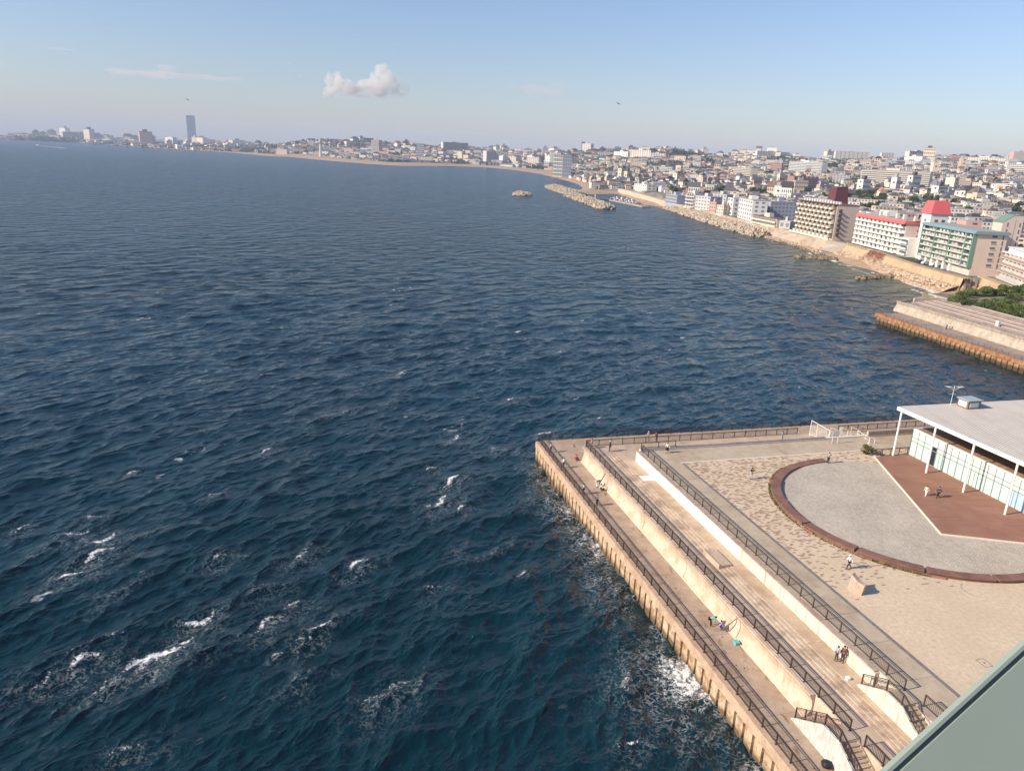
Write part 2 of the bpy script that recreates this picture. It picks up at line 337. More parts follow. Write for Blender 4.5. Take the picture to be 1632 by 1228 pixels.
def build_sea():
    naz, dth = 1250, .00088
    az = np.linspace(R(-50), R(52), naz)
    dep = np.concatenate([np.arange(R(62), R(.50), -dth), np.geomspace(R(.50), R(.24), 14)])
    r = CAM_H/np.tan(dep); nr = len(r)
    dr = np.gradient(r)
    RR, AZ = np.meshgrid(r, az, indexing='ij'); DR = np.broadcast_to(np.maximum(dr, 0)[:, None], RR.shape)
    x = RR*np.sin(AZ); y = RR*np.cos(AZ)
    tiles = [(ocean(512, 310, 15, 60, .11, 1, 2.2, R(150)), 22.), (ocean(512, 113, 4.0, 13, .15, 2, 2.2, R(143), 1.3), 7.), (ocean(512, 47, 1.1, 4.0, .070, 3, 1.6, R(150), 1.4), 2.2), (ocean(512, 21, .45, 1.2, .016, 4, 1.2, R(143), 1.3), .8)]
    zz = np.zeros_like(x); X = x.copy(); Y = y.copy(); J = np.zeros_like(x)
    lull = .72+.56*vnoise(x/60.+3, y/60.)
    shore = distline(x[::4, ::4], y[::4, ::4], COAST); shore = np.repeat(np.repeat(shore, 4, 0), 4, 1)[:x.shape[0], :x.shape[1]]
    calm = .35+.65*sst(5, 60, shore)
    for T, lam in tiles:
        at_ = np.exp(-(DR/(lam*.42))**2)*lull*calm
        zz += samp(T, T[0], x, y)*at_; X += samp(T, T[1], x, y)*at_; Y += samp(T, T[2], x, y)*at_
        if lam > 3: J += samp(T, T[3], x, y)*at_
    # foam: folding crests where the wind gusts, plus the white caps the photograph shows
    patch = sst(.62, .9, vnoise(x/17.+11, y/17.)*.6+vnoise(x/6.1, y/6.1+5)*.4)
    fold = sst(np.quantile(J, .992), np.quantile(J, .9995), J)
    foam = fold*(.25+.75*patch)
    ca, sa = math.cos(R(55)), math.sin(R(55))
    lace = patch*sst(-.1, .25, J)*.5
    for px, py, s, k in FOAM_PX:
        p = at(px, py); dx = X-p.x; dy = Y-p.y
        near = (np.abs(dx) < 14) & (np.abs(dy) < 14)
        a = dx[near]*ca+dy[near]*sa; bb = -dx[near]*sa+dy[near]*ca
        bb = bb + .6*np.sin(a*1.3+px)
        foam[near] = np.maximum(foam[near], k*.90*np.exp(-(a/(s*.75))**2-(bb/(s*.17))**2))
        lace[near] = np.maximum(lace[near], k*.62*np.exp(-((a+s*.2)/(s*1.2))**2-((bb+s*.35)/(s*.7))**2))
    # broken water along the quay, round the second pier and on the beaches
    qu = (X-P0.x)*UA.x+(Y-P0.y)*UA.y; qv = (X-P0.x)*VA.x+(Y-P0.y)*VA.y
    dq = np.maximum(np.maximum(-qv-.3, -qu-.3), 0); onq = (qu > -12) & (qv > -16)
    gust = vnoise(qu/5.+2, qv/9.)*.65+vnoise(qu/1.9, qv/3.+9)*.35
    big = np.exp(-((qu-38)/9.)**2)*.5+np.exp(-((qu-57)/7)**2)+np.exp(-((qu-17)/7)**2)*.35+np.exp(-((qu-72)/6)**2)*.6
    band = np.exp(-(dq/(1.3+3.2*big))**2)*onq
    foam = np.maximum(foam, band*sst(.40, .8, gust+.28*big)*(.60+.22*np.minimum(big, 1)))
    lace = np.maximum(lace, np.exp(-(dq/(2.6+4.5*big))**2)*onq*sst(.25, .6, gust+.35*big)*1.25)
    dp = distline(X[:, naz//2:], Y[:, naz//2:], [tuple(at(1398, 512)[:2]), tuple(at(1640, 581)[:2])])
    foam[:, naz//2:] = np.maximum(foam[:, naz//2:], np.exp(-(dp/1.2)**2)*sst(.4, .8, vnoise(X[:, naz//2:]/2.2, Y[:, naz//2:]/2.2))*.8)
    sg = np.where(inside(x[::4, ::4], y[::4, ::4], LANDPOLY), -1, 1); 
    nearb = (y > 260)
    shr = shore.copy(); sub_ = (RR > 250) & (RR < 950) & (x > 60); shr[sub_] = distline(x[sub_], y[sub_], COAST); surf = (np.exp(-((shr-1.5-2.5*vnoise(x/9., y/9.))/2.2)**2)*sst(.25, .55, vnoise(x/6.+4, y/6.))+.8*np.exp(-((shr-7-3*vnoise(x/14., y/14.))/1.5)**2)*sst(.5, .7, vnoise(x/8.+1, y/8.)))*sst(950, 500, y)*sub_
    foam = np.maximum(foam, surf*1.1)
    shallow = np.clip(np.exp(-shore/22.)*1.0, 0, 1)*sst(640, 380, y)*(.55+.6*vnoise(x/14., y/9.))
    shallow = np.maximum(shallow, 1.0*np.exp(-(distline(x, y, [(180, 330), (176, 345), (172, 375), (166, 400), (172, 440)])/(34.+14*vnoise(x/20., y/20.)))**2))
    shallow *= .85
    far = sst(90, 420, RR)
    co = np.stack([X, Y, zz], -1)
    o = grid_mesh('sea', co, nr, naz, water_mat(), dict(foam=foam, lace=lace, shallow=shallow, far=far))
    return tag(o, kind='structure', label='dark blue choppy sea with scattered white caps')
build_sea()

# ---------------------------------------------------------------- land
M = {}
M['land'] = mat('town ground', (.20,.185,.16), .95, .3, .02, col2=(.055,.075,.035), mixscale=.012, mixlo=.50, mixhi=.58)
M['sand'] = mat('beach sand', (.40,.27,.17), .95, .18, .5, bump=.05, bscale=2, col2=(.30,.19,.12), mixscale=.08, spots=((.55,.45,.33), .55, .35))
def land_mat():
    m = bpy.data.materials.new('town ground'); m.use_nodes = True; t = m.node_tree; N = t.nodes; L = t.links; b = N['Principled BSDF']; b.inputs['Roughness'].default_value = .95
    b.inputs['Specular IOR Level'].default_value = .1
    g = N.new('ShaderNodeNewGeometry'); a = N.new('ShaderNodeAttribute'); a.attribute_name = 'beach'
    def no(s, d=5):
        q = N.new('ShaderNodeTexNoise'); q.inputs['Scale'].default_value = s; q.inputs['Detail'].default_value = d; L.new(g.outputs['Position'], q.inputs['Vector']); return q.outputs['Fac']
    def mx(f, c0, c1, lo=0., hi=1.):
        r = N.new('ShaderNodeMapRange'); L.new(f, r.inputs[0]); r.inputs[1].default_value = lo; r.inputs[2].default_value = hi
        q = N.new('ShaderNodeMix'); q.data_type = 'RGBA'; L.new(r.outputs[0], q.inputs[0])
        for i, c in ((6, c0), (7, c1)):
            if isinstance(c, tuple): q.inputs[i].default_value = (*c, 1)
            else: L.new(c, q.inputs[i])
        return q.outputs[2]
    town = mx(no(.02), (.22,.20,.17), (.07,.085,.045), .5, .6)
    town = mx(no(.15, 3), town, (.33,.29,.24), .55, .7)
    sand = mx(no(.09), (.42,.31,.21), (.34,.24,.16), .4, .6); sand = mx(no(.9, 3), sand, (.56,.44,.31), .58, .68)
    L.new(mx(a.outputs['Fac'], town, sand), b.inputs['Base Color'])
    return m
def build_land():
    az = np.concatenate([np.linspace(R(-44), R(-3), 170), np.linspace(R(-2.8), R(46), 420)]); r = np.concatenate([np.geomspace(190, 1100, 300), np.geomspace(1106, 12500, 260)])
    RR, AZ = np.meshgrid(r, az, indexing='ij'); x = RR*np.sin(AZ); y = RR*np.cos(AZ); h = height(x, y)
    LG.update(r=r, az=az, h=h)
    town = inside(x, y, TOWN); dc = distline(x, y, COAST)
    wideb = (x < -80) & (x > -1150) & (y > 2200) & (y < 4000); beach = np.where(town, 0, 1)*np.where(wideb, sst(185, 150, dc), np.where(y < 1900, sst(46, 26, dc), sst(120, 85, dc)*.9))
    o = grid_mesh('terrain', np.stack([x, y, h], -1), len(r), len(az), land_mat(), dict(beach=beach))
    return tag(o, kind='structure', label='town ground rising inland from a sandy shore')
build_land()
# ================================================================ promenade
ZC, ZF, ZS, ZP = 3.0, 5.4, 5.7, 7.3       # quay, crest, terrace path, plaza
U1, V1 = 128.0, 125.0
SF = lambda t, a, b: Q(t, a, b)           # stations along u, profile (v, z)
M['conc_pile'] = mat('weathered quay concrete', (.54,.40,.27), .85, .22, 1.3, bump=.03, col2=(.30,.19,.10), mixscale=.9, streak=((.30,.17,.08), 1.0, .56, .74, (2.6,2.6,.25)), tide=((.15,.095,.05), .30, .6))
M['conc_cap'] = mat('quay cap concrete', (.50,.36,.25), .85, .15, 1.5, bump=.012, col2=(.40,.28,.19), mixscale=.5)
M['walk'] = mat('quay walkway concrete', (.42,.325,.24), .9, .14, 1.1, bump=.01, col2=(.34,.245,.17), mixscale=.35, mixlo=.42, mixhi=.62, spots=((.09,.06,.045), .42, .045), streak=((.19,.125,.085), .9, .63, .72, (1,.35,1)))
M['wave'] = mat('wave wall concrete', (.60,.475,.36), .8, .12, .9, bump=.015, col2=(.50,.36,.25), mixscale=.5, streak=((.40,.27,.18), 1.6, .58, .75, (1.2,1.2,.15)))
M['crest'] = mat('crest path concrete', (.50,.39,.285), .9, .12, .8, bump=.01, col2=(.42,.32,.23), mixscale=.25, streak=((.27,.19,.13), .5, .60, .75, (1,1,1)))
M['step'] = mat('terrace step concrete', (.54,.425,.31), .9, .14, 1.2, col2=(.34,.25,.18), mixscale=.5)
M['path'] = mat('terrace path concrete', (.51,.395,.275), .9, .14, .6, bump=.01, col2=(.43,.31,.205), mixscale=.22, streak=((.48,.40,.32), 1.3, .62, .70, (1,1,1)))
M['white_wall'] = mat('white painted wall', (.80,.765,.69), .7, .05, .8, bump=.01, streak=((.60,.52,.42), 2.2, .60, .80, (1.3,1.3,.12)))
M['wall_rough'] = mat('ribbed pale wall', (.62,.56,.47), .85, .12, 2, bump=.12, bscale=1.6, stretch=(1.6,1.6,.25), streak=((.52,.42,.31), 2.6, .5, .66, (1.3,1.3,.1)))
M['wall_rough2'] = mat('rough whitewashed wall', (.56,.53,.48), .85, .28, 2.5, bump=.25, bscale=2.2, stretch=(1.6,1.6,.35), streak=((.55,.47,.38), 2.0, .58, .66, (1.5,1.5,.3)))
M['wall_cap'] = mat('wall coping', (.42,.33,.27), .9, .15, 1.5, col2=(.34,.24,.19), mixscale=.6)
M['up_path'] = mat('upper path concrete', (.46,.375,.265), .9, .12, .7, bump=.008, col2=(.38,.30,.21), mixscale=.16, streak=((.47,.38,.29), .8, .60, .66, (.6,2,1)))
M['border'] = mat('grey stone border', (.20,.175,.16), .9, .25, 1.6)
M['white_line'] = plain('pale kerb', (.70,.62,.50), .8)
M['fence'] = plain('dark brown railing paint', (.050,.036,.033), .45, .4)
M['fence2'] = plain('brown railing paint', (.075,.055,.048), .5, .4)
M['white_paint'] = plain('white paint', (.80,.77,.71), .45, .4)
M['dark'] = plain('dark opening', (.02,.02,.022), .6)

# --- quay wall: sheet piles cast in concrete under a smooth cap
mb = MB(); per = 1.46
def pile_face(F, L0, L1):
    n = int((L1-L0)/per)
    for k in range(n):
        a = L0+k*per; j = rnd.uniform(-.05, .05)
        # bulge between two narrow dark slots, rounded head under the cap
        xs = [.13, .18, .40, .73, 1.06, 1.28, 1.33]; dz = [0, .08, .20, .24, .20, .08, 0]
        out = [.12, -.34, -.37, -.38, -.37, -.34, .12]
        lo = [(a+x, o, -2.5) for x, o in zip(xs, out)]; hi = [(a+x, o, 1.75+d+j) for x, o, d in zip(xs, out, dz)]; cap = [(a+x, -.05, 1.95+d+j) for x, d in zip(xs, dz)]
        m_ = len(xs); fs = []
        for i in range(m_-1): fs += [(i, i+1, m_+i+1, m_+i), (m_+i, m_+i+1, 2*m_+i+1, 2*m_+i)]
        mb.add([F(*p) for p in lo+hi+cap], fs)
pile_face(lambda t, o, z: Q(t, o, z), 0, U1); pile_face(lambda t, o, z: Q(o, t, z), 0, V1)
mb.box(.1, .1, -3, U1, .5, 1.97, lambda a, b, c: Q(a, b, c)); mb.box(.1, .5, -3, .5, V1, 1.97, lambda a, b, c: Q(a, b, c))
quay = mb.build('quay_wall', M['conc_pile'], smooth=False); tag(quay, 'tan concrete sheet pile quay wall dropping into the dark sea below the terrace', 'quay wall')
mb = MB(); x = 0.0
while x < U1:      # the cap is cast in lengths
    l = 11.7; mb.box(x+.01, -.36, 1.98, x+l-.01, .55, ZC+.02, lambda a, b, c: Q(a, b, c)); x += l
mb.build('cap', M['conc_cap'], quay)
mb = MB(); mb.box(-.36, .56, 1.98, .5, V1, ZC+.02, lambda a, b, c: Q(a, b, c)); mb.build('cap', M['conc_cap'], quay)

# --- decks, one above the other
mb = MB(); mb.box(.5, .55, -1, U1, 4.6, ZC, lambda a, b, c: Q(a, b, c)); mb.box(.5, 4.6, -1, 9.3, V1, ZC, lambda a, b, c: Q(a, b, c))
tag(mb.build('walkway', M['walk']), kind='structure')
mb = MB(); mb.box(9.0, 4.22, ZC, U1, 4.36, ZC+.05, lambda a, b, c: Q(a, b, c))
tag(mb.build('gutter_kerb', M['white_line']), kind='structure')
# recurved wave wall
prof = [(4.36, ZC), (4.50, 3.35), (4.68, 3.8), (4.74, 4.3), (4.66, 4.8), (4.46, 5.2), (4.36, 5.36), (4.36, 5.46), (4.74, 5.46), (4.78, 5.40), (5.1, 5.40), (5.1, ZC)]
mb = MB(); x = 9.0
while x < 66.0:
    l = min(11.4, 66.0-x); mb.sweep(prof, [x+.04, x+l-.04], SF); x += l
mb.sweep(prof, [79.5, 91], SF); mb.sweep(prof, [91.05, U1], SF)
prof2 = [(9.0-(b-4.36), z) for b, z in prof]
mb.box(9.0, 5.1, ZC, 9.3, V1, 5.46, lambda a, b, c: Q(a, b, c))
tag(mb.build('wave_wall', M['wave']), 'curved pale concrete wave wall between the lower walkway and the middle railing', 'wave wall')
mb = MB()
mb.box(9.3, 5.1, 0, U1, 7.0, ZF, lambda a, b, c: Q(a, b, c)); mb.box(9.3, 7.0, 0, 12.8, V1, ZF, lambda a, b, c: Q(a, b, c))
tag(mb.build('crest_path', M['crest']), kind='structure')
mb = MB()
for k, v in enumerate((7.0, 7.45, 7.9)): mb.box(12.8, v, 0, U1, v+.45, ZF+.075*(k+1), lambda a, b, c: Q(a, b, c))
tag(mb.build('terrace_steps', M['step']), kind='structure')
mb = MB()
for a, b in ((12.8, 18.5), (18.5, 22.4), (22.4, 46.1), (46.1, 52.2), (52.2, 60.0), (60.0, 67), (67, 80), (80, U1)):
    mb.box(a+.012, 8.35, 0, b-.012, 10.06, ZS, lambda a, b, c: Q(a, b, c))
mb.box(12.8, 10.06, 0, 16.4, V1, ZS, lambda a, b, c: Q(a, b, c))
tag(mb.build('terrace_path', M['path']), kind='structure')
mb = MB(); mb.box(21.6, 8.3, ZS, 23.3, 10.0, ZS+.012, lambda a, b, c: Q(a, b, c)); tag(mb.build('paint_patch', M['white_wall']), kind='structure')
# concrete block let into the steps
mb = MB(); mb.box(42.6, 6.95, ZF, 46.1, 8.5, ZS+.22, lambda a, b, c: Q(a, b, c)); mb.box(42.9, 8.5, ZS, 45.2, 8.75, ZS+.10, lambda a, b, c: Q(a, b, c)); mb.box(42.6, 6.95, ZS+.22, 46.1, 7.1, ZS+.3, lambda a, b, c: Q(a, b, c))
tag(mb.build('concrete_block', M['crest']), 'low concrete block built across the terrace steps', 'concrete block')
# white retaining wall and its coping
mb = MB(); x = 16.4
for b in (24.6, 31.5, 38.6, 45.0): mb.box(x+.01, 10.06, ZS-.5, b-.01, 10.5, ZP-.12, lambda a, b_, c: Q(a, b_, c)); x = b
mb.box(16.4, 10.52, 3, 16.7, V1, ZP+.30, lambda a, b, c: Q(a, b, c))
rw = tag(mb.build('retaining_wall', M['white_wall']), 'long white retaining wall under the upper railing, ribbed towards the near end', 'retaining wall')
mb = MB(); y = 45.0
while y < 66.4:
    mb.box(y, 10.055+rnd.uniform(-.02, .02), ZS-.5, y+.22, 10.5, ZP-.12, lambda a, b, c: Q(a, b, c)); y += .222
mb.box(66.4, 10.5, ZS-.5, U1, 10.8, ZP-.12, lambda a, b, c: Q(a, b, c))
mb.build('ribbed_panel', M['wall_rough'], rw)
mb = MB(); mb.box(16.4, 10.02, ZP-.12, 66.4, 10.52, ZP+.02, lambda a, b, c: Q(a, b, c)); mb.box(70.8, 10.3, ZP-.12, U1, 10.8, ZP+.02, lambda a, b, c: Q(a, b, c)); mb.box(16.35, 10.52, ZP+.30, 16.75, 42, ZP+.45, lambda a, b, c: Q(a, b, c)); mb.box(16.35, 50, ZP+.30, 16.75, V1, ZP+.95, lambda a, b, c: Q(a, b, c))
mb.build('coping', M['wall_cap'], rw)
mb = MB(); mb.box(16.75, 10.52, 0, U1, 14.6, ZP, lambda a, b, c: Q(a, b, c)); mb.box(16.75, 14.6, 0, 21.5, V1, ZP, lambda a, b, c: Q(a, b, c))
tag(mb.build('upper_path', M['up_path']), kind='structure')
mb = MB(); mb.box(21.8, 14.6, ZP-1, U1, 15.0, ZP+.004, lambda a, b, c: Q(a, b, c)); tag(mb.build('stone_border', M['border']), kind='structure')
mb = MB(); mb.box(21.5, 14.6, ZP-1, 21.78, 45.6, ZP+.03, lambda a, b, c: Q(a, b, c)); tag(mb.build('pale_kerb', M['white_line']), kind='structure')
M['joint'] = plain('joint', (.17,.125,.09), .9)
mb = MB()
for u in (27, 35.5, 44, 52.5, 58.5, 63.0, 68.0, 76, 84): mb.box(u, 10.55, ZP+.001, u+.035, 14.58, ZP+.004, lambda a, b, c: Q(a, b, c))
for v in (18, 25, 32, 39): mb.box(16.8, v, ZP+.001, 21.45, v+.04, ZP+.004, lambda a, b, c: Q(a, b, c))
for u in (20, 31, 42.3, 53.7, 65): mb.box(u, .6, ZC+.001, u+.03, 4.2, ZC+.004, lambda a, b, c: Q(a, b, c))
for u in (14.5, 24, 34, 44, 54, 64): mb.box(u, 5.12, ZF+.001, u+.03, 6.98, ZF+.004, lambda a, b, c: Q(a, b, c))
tag(mb.build('pavement_joints', M['joint']), kind='structure')

# ---------------------------------------------------------------- plaza paving
def pave_mat():
    m = bpy.data.materials.new('plaza paving'); m.use_nodes = True; t = m.node_tree; N = t.nodes; L = t.links; b = N['Principled BSDF']; b.inputs['Roughness'].default_value = .85; b.inputs['Specular IOR Level'].default_value = .25
    tc = N.new('ShaderNodeTexCoord'); sep = N.new('ShaderNodeSeparateXYZ'); L.new(tc.outputs['Object'], sep.inputs[0])
    def mth(op, a, b_=None, c_=None):
        q = N.new('ShaderNodeMath'); q.operation = op
        for i, v in enumerate((a, b_, c_)):
            if v is None: continue
            if isinstance(v, (int, float)): q.inputs[i].default_value = v
            else: L.new(v, q.inputs[i])
        return q.outputs[0]
    def no(s, d=4, vec=None):
        q = N.new('ShaderNodeTexNoise'); q.inputs['Scale'].default_value = s; q.inputs['Detail'].default_value = d; L.new(vec or tc.outputs['Object'], q.inputs['Vector']); return q.outputs['Fac']
    def mx(f, c0, c1):
        q = N.new('ShaderNodeMix'); q.data_type = 'RGBA'; L.new(f, q.inputs[0])
        for i, c in ((6, c0), (7, c1)):
            if isinstance(c, tuple): q.inputs[i].default_value = (*c, 1)
            else: L.new(c, q.inputs[i])
        return q.outputs[2]
    def mr(v, a, b_, c=0., d=1.):
        q = N.new('ShaderNodeMapRange'); L.new(v, q.inputs[0])
        for i, x in enumerate((a, b_, c, d)): q.inputs[i+1].default_value = x
        return q.outputs[0]
    U, V = sep.outputs[0], sep.outputs[1]
    # brick courses: rows across u, half-bond
    row = mth('FLOOR', mth('DIVIDE', U  , .22)); off = mth('MULTIPLY', mth('MODULO', row, 2), .23)
    cellx = mth('FLOOR', mth('DIVIDE', mth('ADD', V, off), .46))
    cb = N.new('ShaderNodeCombineXYZ'); L.new(row, cb.inputs[0]); L.new(cellx, cb.inputs[1])
    wn = N.new('ShaderNodeTexWhiteNoise'); wn.noise_dimensions = '2D'; L.new(cb.outputs[0], wn.inputs['Vector'])
    dens = mth('MULTIPLY', mr(U, 44, 56, .36, .0), 1)
    dens = mth('ADD', dens, mr(mth('ABSOLUTE', mth('SUBTRACT', U, 54)), 3, 1, 0, .03))
    br = mth('LESS_THAN', wn.outputs['Value'], dens)
    base = mx(mr(no(.25), .35, .65), (.60,.475,.325), (.66,.53,.37))
    base = mx(mr(no(2.5), .4, .7), base, (.53,.42,.29))
    # thin joints
    fu = mth('FRACT', mth('DIVIDE', U  , .22)); jt = mth('LESS_THAN', fu, .12)
    base = mx(mth('MULTIPLY', jt, .18), base, (.27,.19,.13))
    col = mx(mth('MULTIPLY', br, .9), base, (.33,.22,.155))
    L.new(col, b.inputs['Base Color'])
    return m
plaza = MB(); plaza.box(21.79, 15.0, -1, U1, V1, 0.0, lambda a, b, c: (a, b, c))
po = plaza.build('plaza', pave_mat()); tag(po, kind='structure')
# local x = u, local y = v
FRQ = Matrix(((UA.x, VA.x, 0, P0.x), (UA.y, VA.y, 0, P0.y), (0, 0, 1, 0), (0, 0, 0, 1)))
po.matrix_world = Matrix.Translation((0, 0, ZP)) @ FRQ
CU, CV, CR = 40.6, 37.0, 16.9
def sett_mat():
    m = bpy.data.materials.new('grey sett paving'); m.use_nodes = True; t = m.node_tree; N = t.nodes; L = t.links; b = N['Principled BSDF']; b.inputs['Roughness'].default_value = .85; b.inputs['Specular IOR Level'].default_value = .25
    tc = N.new('ShaderNodeTexCoord'); sep = N.new('ShaderNodeSeparateXYZ'); L.new(tc.outputs['Object'], sep.inputs[0])
    def mth(op, a, b_=None):
        q = N.new('ShaderNodeMath'); q.operation = op
        for i, v in enumerate((a, b_)):
            if v is None: continue
            if isinstance(v, (int, float)): q.inputs[i].default_value = v
            else: L.new(v, q.inputs[i])
        return q.outputs[0]
    # segmental arcs: 2.2 m wide fans of small stones
    cell = mth('PINGPONG', sep.outputs[1], 1.1)
    arc = mth('ADD', sep.outputs[0], mth('MULTIPLY', mth('MULTIPLY', cell, cell), .55))
    ring = mth('FRACT', mth('DIVIDE', arc, .36)); rid = mth('FLOOR', mth('DIVIDE', arc, .36))
    st = mth('FLOOR', mth('DIVIDE', mth('ADD', sep.outputs[1], mth('MULTIPLY', rid, .11)), .22))
    cb = N.new('ShaderNodeCombineXYZ'); L.new(rid, cb.inputs[0]); L.new(st, cb.inputs[1])
    wn = N.new('ShaderNodeTexWhiteNoise'); wn.noise_dimensions = '2D'; L.new(cb.outputs[0], wn.inputs['Vector'])
    no = N.new('ShaderNodeTexNoise'); no.inputs['Scale'].default_value = .22; no.inputs['Detail'].default_value = 5; L.new(tc.outputs['Object'], no.inputs['Vector'])
    k = mth('ADD', mth('MULTIPLY', wn.outputs['Value'], .22), mth('ADD', mth('MULTIPLY', no.outputs['Fac'], .5), .58))
    k = mth('MULTIPLY', k, mth('SUBTRACT', 1.0, mth('MULTIPLY', mth('LESS_THAN', ring, .22)  , .22)))
    vm = N.new('ShaderNodeVectorMath'); vm.operation = 'SCALE'; vm.inputs[0].default_value = (.50,.435,.345); L.new(k, vm.inputs['Scale']); L.new(vm.outputs[0], b.inputs['Base Color'])
    return m
DECK = [(24.3,45.0),(46.8,35.7),(53.5,51.0),(24.3,51.0)]
mb = MB(); n = 120
mb.add([(CU+(CR-1.2)*math.cos(2*math.pi*i/n), CV+(CR-1.2)*math.sin(2*math.pi*i/n), 0) for i in range(n)], [tuple(range(n))])
so_ = mb.build('circular_paving', sett_mat()); so_.matrix_world = Matrix.Translation((0, 0, ZP+.006)) @ FRQ; tag(so_, kind='structure')
mb = MB(); mb.add([(p[0], p[1], 0) for p in [(46.8,35.7),(53.5,51.0),(75,51),(75,60),(57,37),(50,28)][:3]]+[(56.0,51),(57.4,41)], [(0,1,3,4)])
M['wood'] = mat('red brown deck boards', (.29,.145,.10), .75, .10, .6, stretch=(1,1,1), col2=(.33,.175,.12), mixscale=.25, streak=((.20,.10,.07), 1.2, .55, .75, (.15,2.5,1)))
M['bench'] = mat('red brown bench boards', (.235,.125,.09), .7, .12, 1.5, col2=(.18,.09,.065), mixscale=.6)
mb = MB(); q4 = [(24.45,45.1),(46.75,35.95),(53.4,51.0),(24.45,51.0)]
mb.prism(q4, ZP-.3, ZP+.14, lambda a, b, c: Q(a, b, c))
x = 24.9
dk = tag(mb.build('timber_deck', M['wood']), kind='structure')
dk_j = MB()
for i in range(1, 30):
    v = 36.2+i*.5
    ua = 24.5 if v > 45 else 46.8-(v-35.7)/(45-35.7)*(46.8-24.3)+.25
    ub = 46.8+(v-35.7)/(51-35.7)*6.7-.2
    if ub > ua+.5 and v < 51: dk_j.box(ua, v, ZP+.141, ub, v+.025, ZP+.144, lambda a, b, c: Q(a, b, c))
tag(dk_j.build('deck_board_joints', mat('deck joints', (.16,.075,.05), .8)), kind='structure')
mb = MB(); 
def strip(mb, pts, w, z0, z1):
    for a, b in zip(pts[:-1], pts[1:]):
        d = Vector((b[0]-a[0], b[1]-a[1], 0)).normalized(); n_ = Vector((-d.y, d.x, 0))*w/2
        mb.prism([(a[0]-n_.x, a[1]-n_.y), (b[0]-n_.x, b[1]-n_.y), (b[0]+n_.x, b[1]+n_.y), (a[0]+n_.x, a[1]+n_.y)], z0, z1, lambda p, q, z: Q(p, q, z))
strip(mb, [(24.2,45.0),(46.85,35.62)], .15, ZP-.1, ZP+.17); strip(mb, [(46.8,35.68),(53.7,51.0)], .17, ZP-.1, ZP+.16)
tag(mb.build('deck_kerb', M['white_line']), kind='structure')
# ring bench: curved segments, low on the far side and seat-high on the near side
segs = [(-178,-158),(-157,-133),(-132,-110),(-109,-86),(-85,-62),(-61,-38),(-37,-14),(-13,10),(11,38)]
def pol(r, a): return (CU+r*math.cos(R(a)), CV+r*math.sin(R(a)))
ords = ['farthest one by the taupe photographer','second along the far side','facing the patterned bricks','leftmost of the seat high ones','just beyond the white shirted walker','nearest the stone monument','second from the picture edge','at the picture edge','last one before the deck']
for i, (a0, a1) in enumerate(segs):
    # angle 0 = towards the camera along u; -90 = seaward
    hgt_ = .10+.34*max(0, min(1, (a0+185)/60.))
    mb = MB(); n_ = 12
    def F(t, a, b): x, y = pol(a, t); return Q(x, y, b)
    ro, ri = CR, CR-1.15
    mb.sweep([(ri, ZP), (ro-.12, ZP), (ro-.12, ZP+hgt_-.1), (ri, ZP+hgt_-.1)], [a0+(a1-a0)*k/n_ for k in range(n_+1)], F)
    b = mb.build('ring_bench', M['bench'])
    tag(b, 'curved bench of the plaza circle, '+ords[i], 'bench', 'curved benches round the plaza circle')
    mb = MB(); mb.sweep([(ri-.03, ZP+hgt_-.1), (ro+.04, ZP+hgt_-.1), (ro+.04, ZP+hgt_), (ri-.03, ZP+hgt_)], [a0+(a1-a0)*k/n_ for k in range(n_+1)], F); mb.build('seat', M['bench'], b)
    if i in (2, 4, 5, 6):
        mb = MB(); mb.sweep([(ro+.05, ZP), (ro+.3, ZP), (ro+.3, ZP+.2), (ro+.05, ZP+.2)], [a0+1.2, a0+3.6, a0+6.0], F); mb.build('footrest', M['wood'], b)
# dry grass along the bench foot
M['dry'] = mat('dry weeds', (.20,.15,.05), .95, .4, 3, col2=(.10,.11,.035), mixscale=1.5)
mb = MB(); rg = random.Random(3)
for k in range(1500):
    a = rg.choice([rg.uniform(-128, -104), rg.uniform(-103, -60), rg.uniform(-60, -35), rg.uniform(-150, -130)]); r_ = CR+rg.uniform(.05, .38)
    x, y = pol(r_, a); h_ = rg.uniform(.08, .32); d = rg.uniform(0, 6.28); mb.add([Q(x, y, ZP), Q(x+.1*math.cos(d), y+.1*math.sin(d), ZP), Q(x+.12*math.cos(d+1), y+.12*math.sin(d+1), ZP+h_)], [(0, 1, 2)])
tag(mb.build('weeds', M['dry']), 'dry grass along the foot of the curved bench', kind='stuff')
# manhole-like square with drain, floor marks
mb = MB()
for (a, b, c, d) in ((66.9,20.15,68.0,20.22),(66.9,20.95,68.0,21.02),(66.9,20.22,66.97,20.95),(67.93,20.22,68.0,20.95),(67.35,20.5,67.55,20.68)): mb.box(a, b, ZP+.001, c, d, ZP+.006, lambda x, y, z: Q(x, y, z))
tag(mb.build('floor_hatch', M['border']), 'small square hatch outline let into the plaza paving', 'hatch')
mb = MB()
for k in range(14):
    a = R(200+k*8); mb.box(57.5+1.4*math.cos(a), 29.8+1.4*math.sin(a), ZP+.001, 57.5+1.4*math.cos(a)+.14, 29.8+1.4*math.sin(a)+.08, ZP+.005, lambda x, y, z: Q(x, y, z))
tag(mb.build('dark_paving_ring', M['border']), kind='structure')
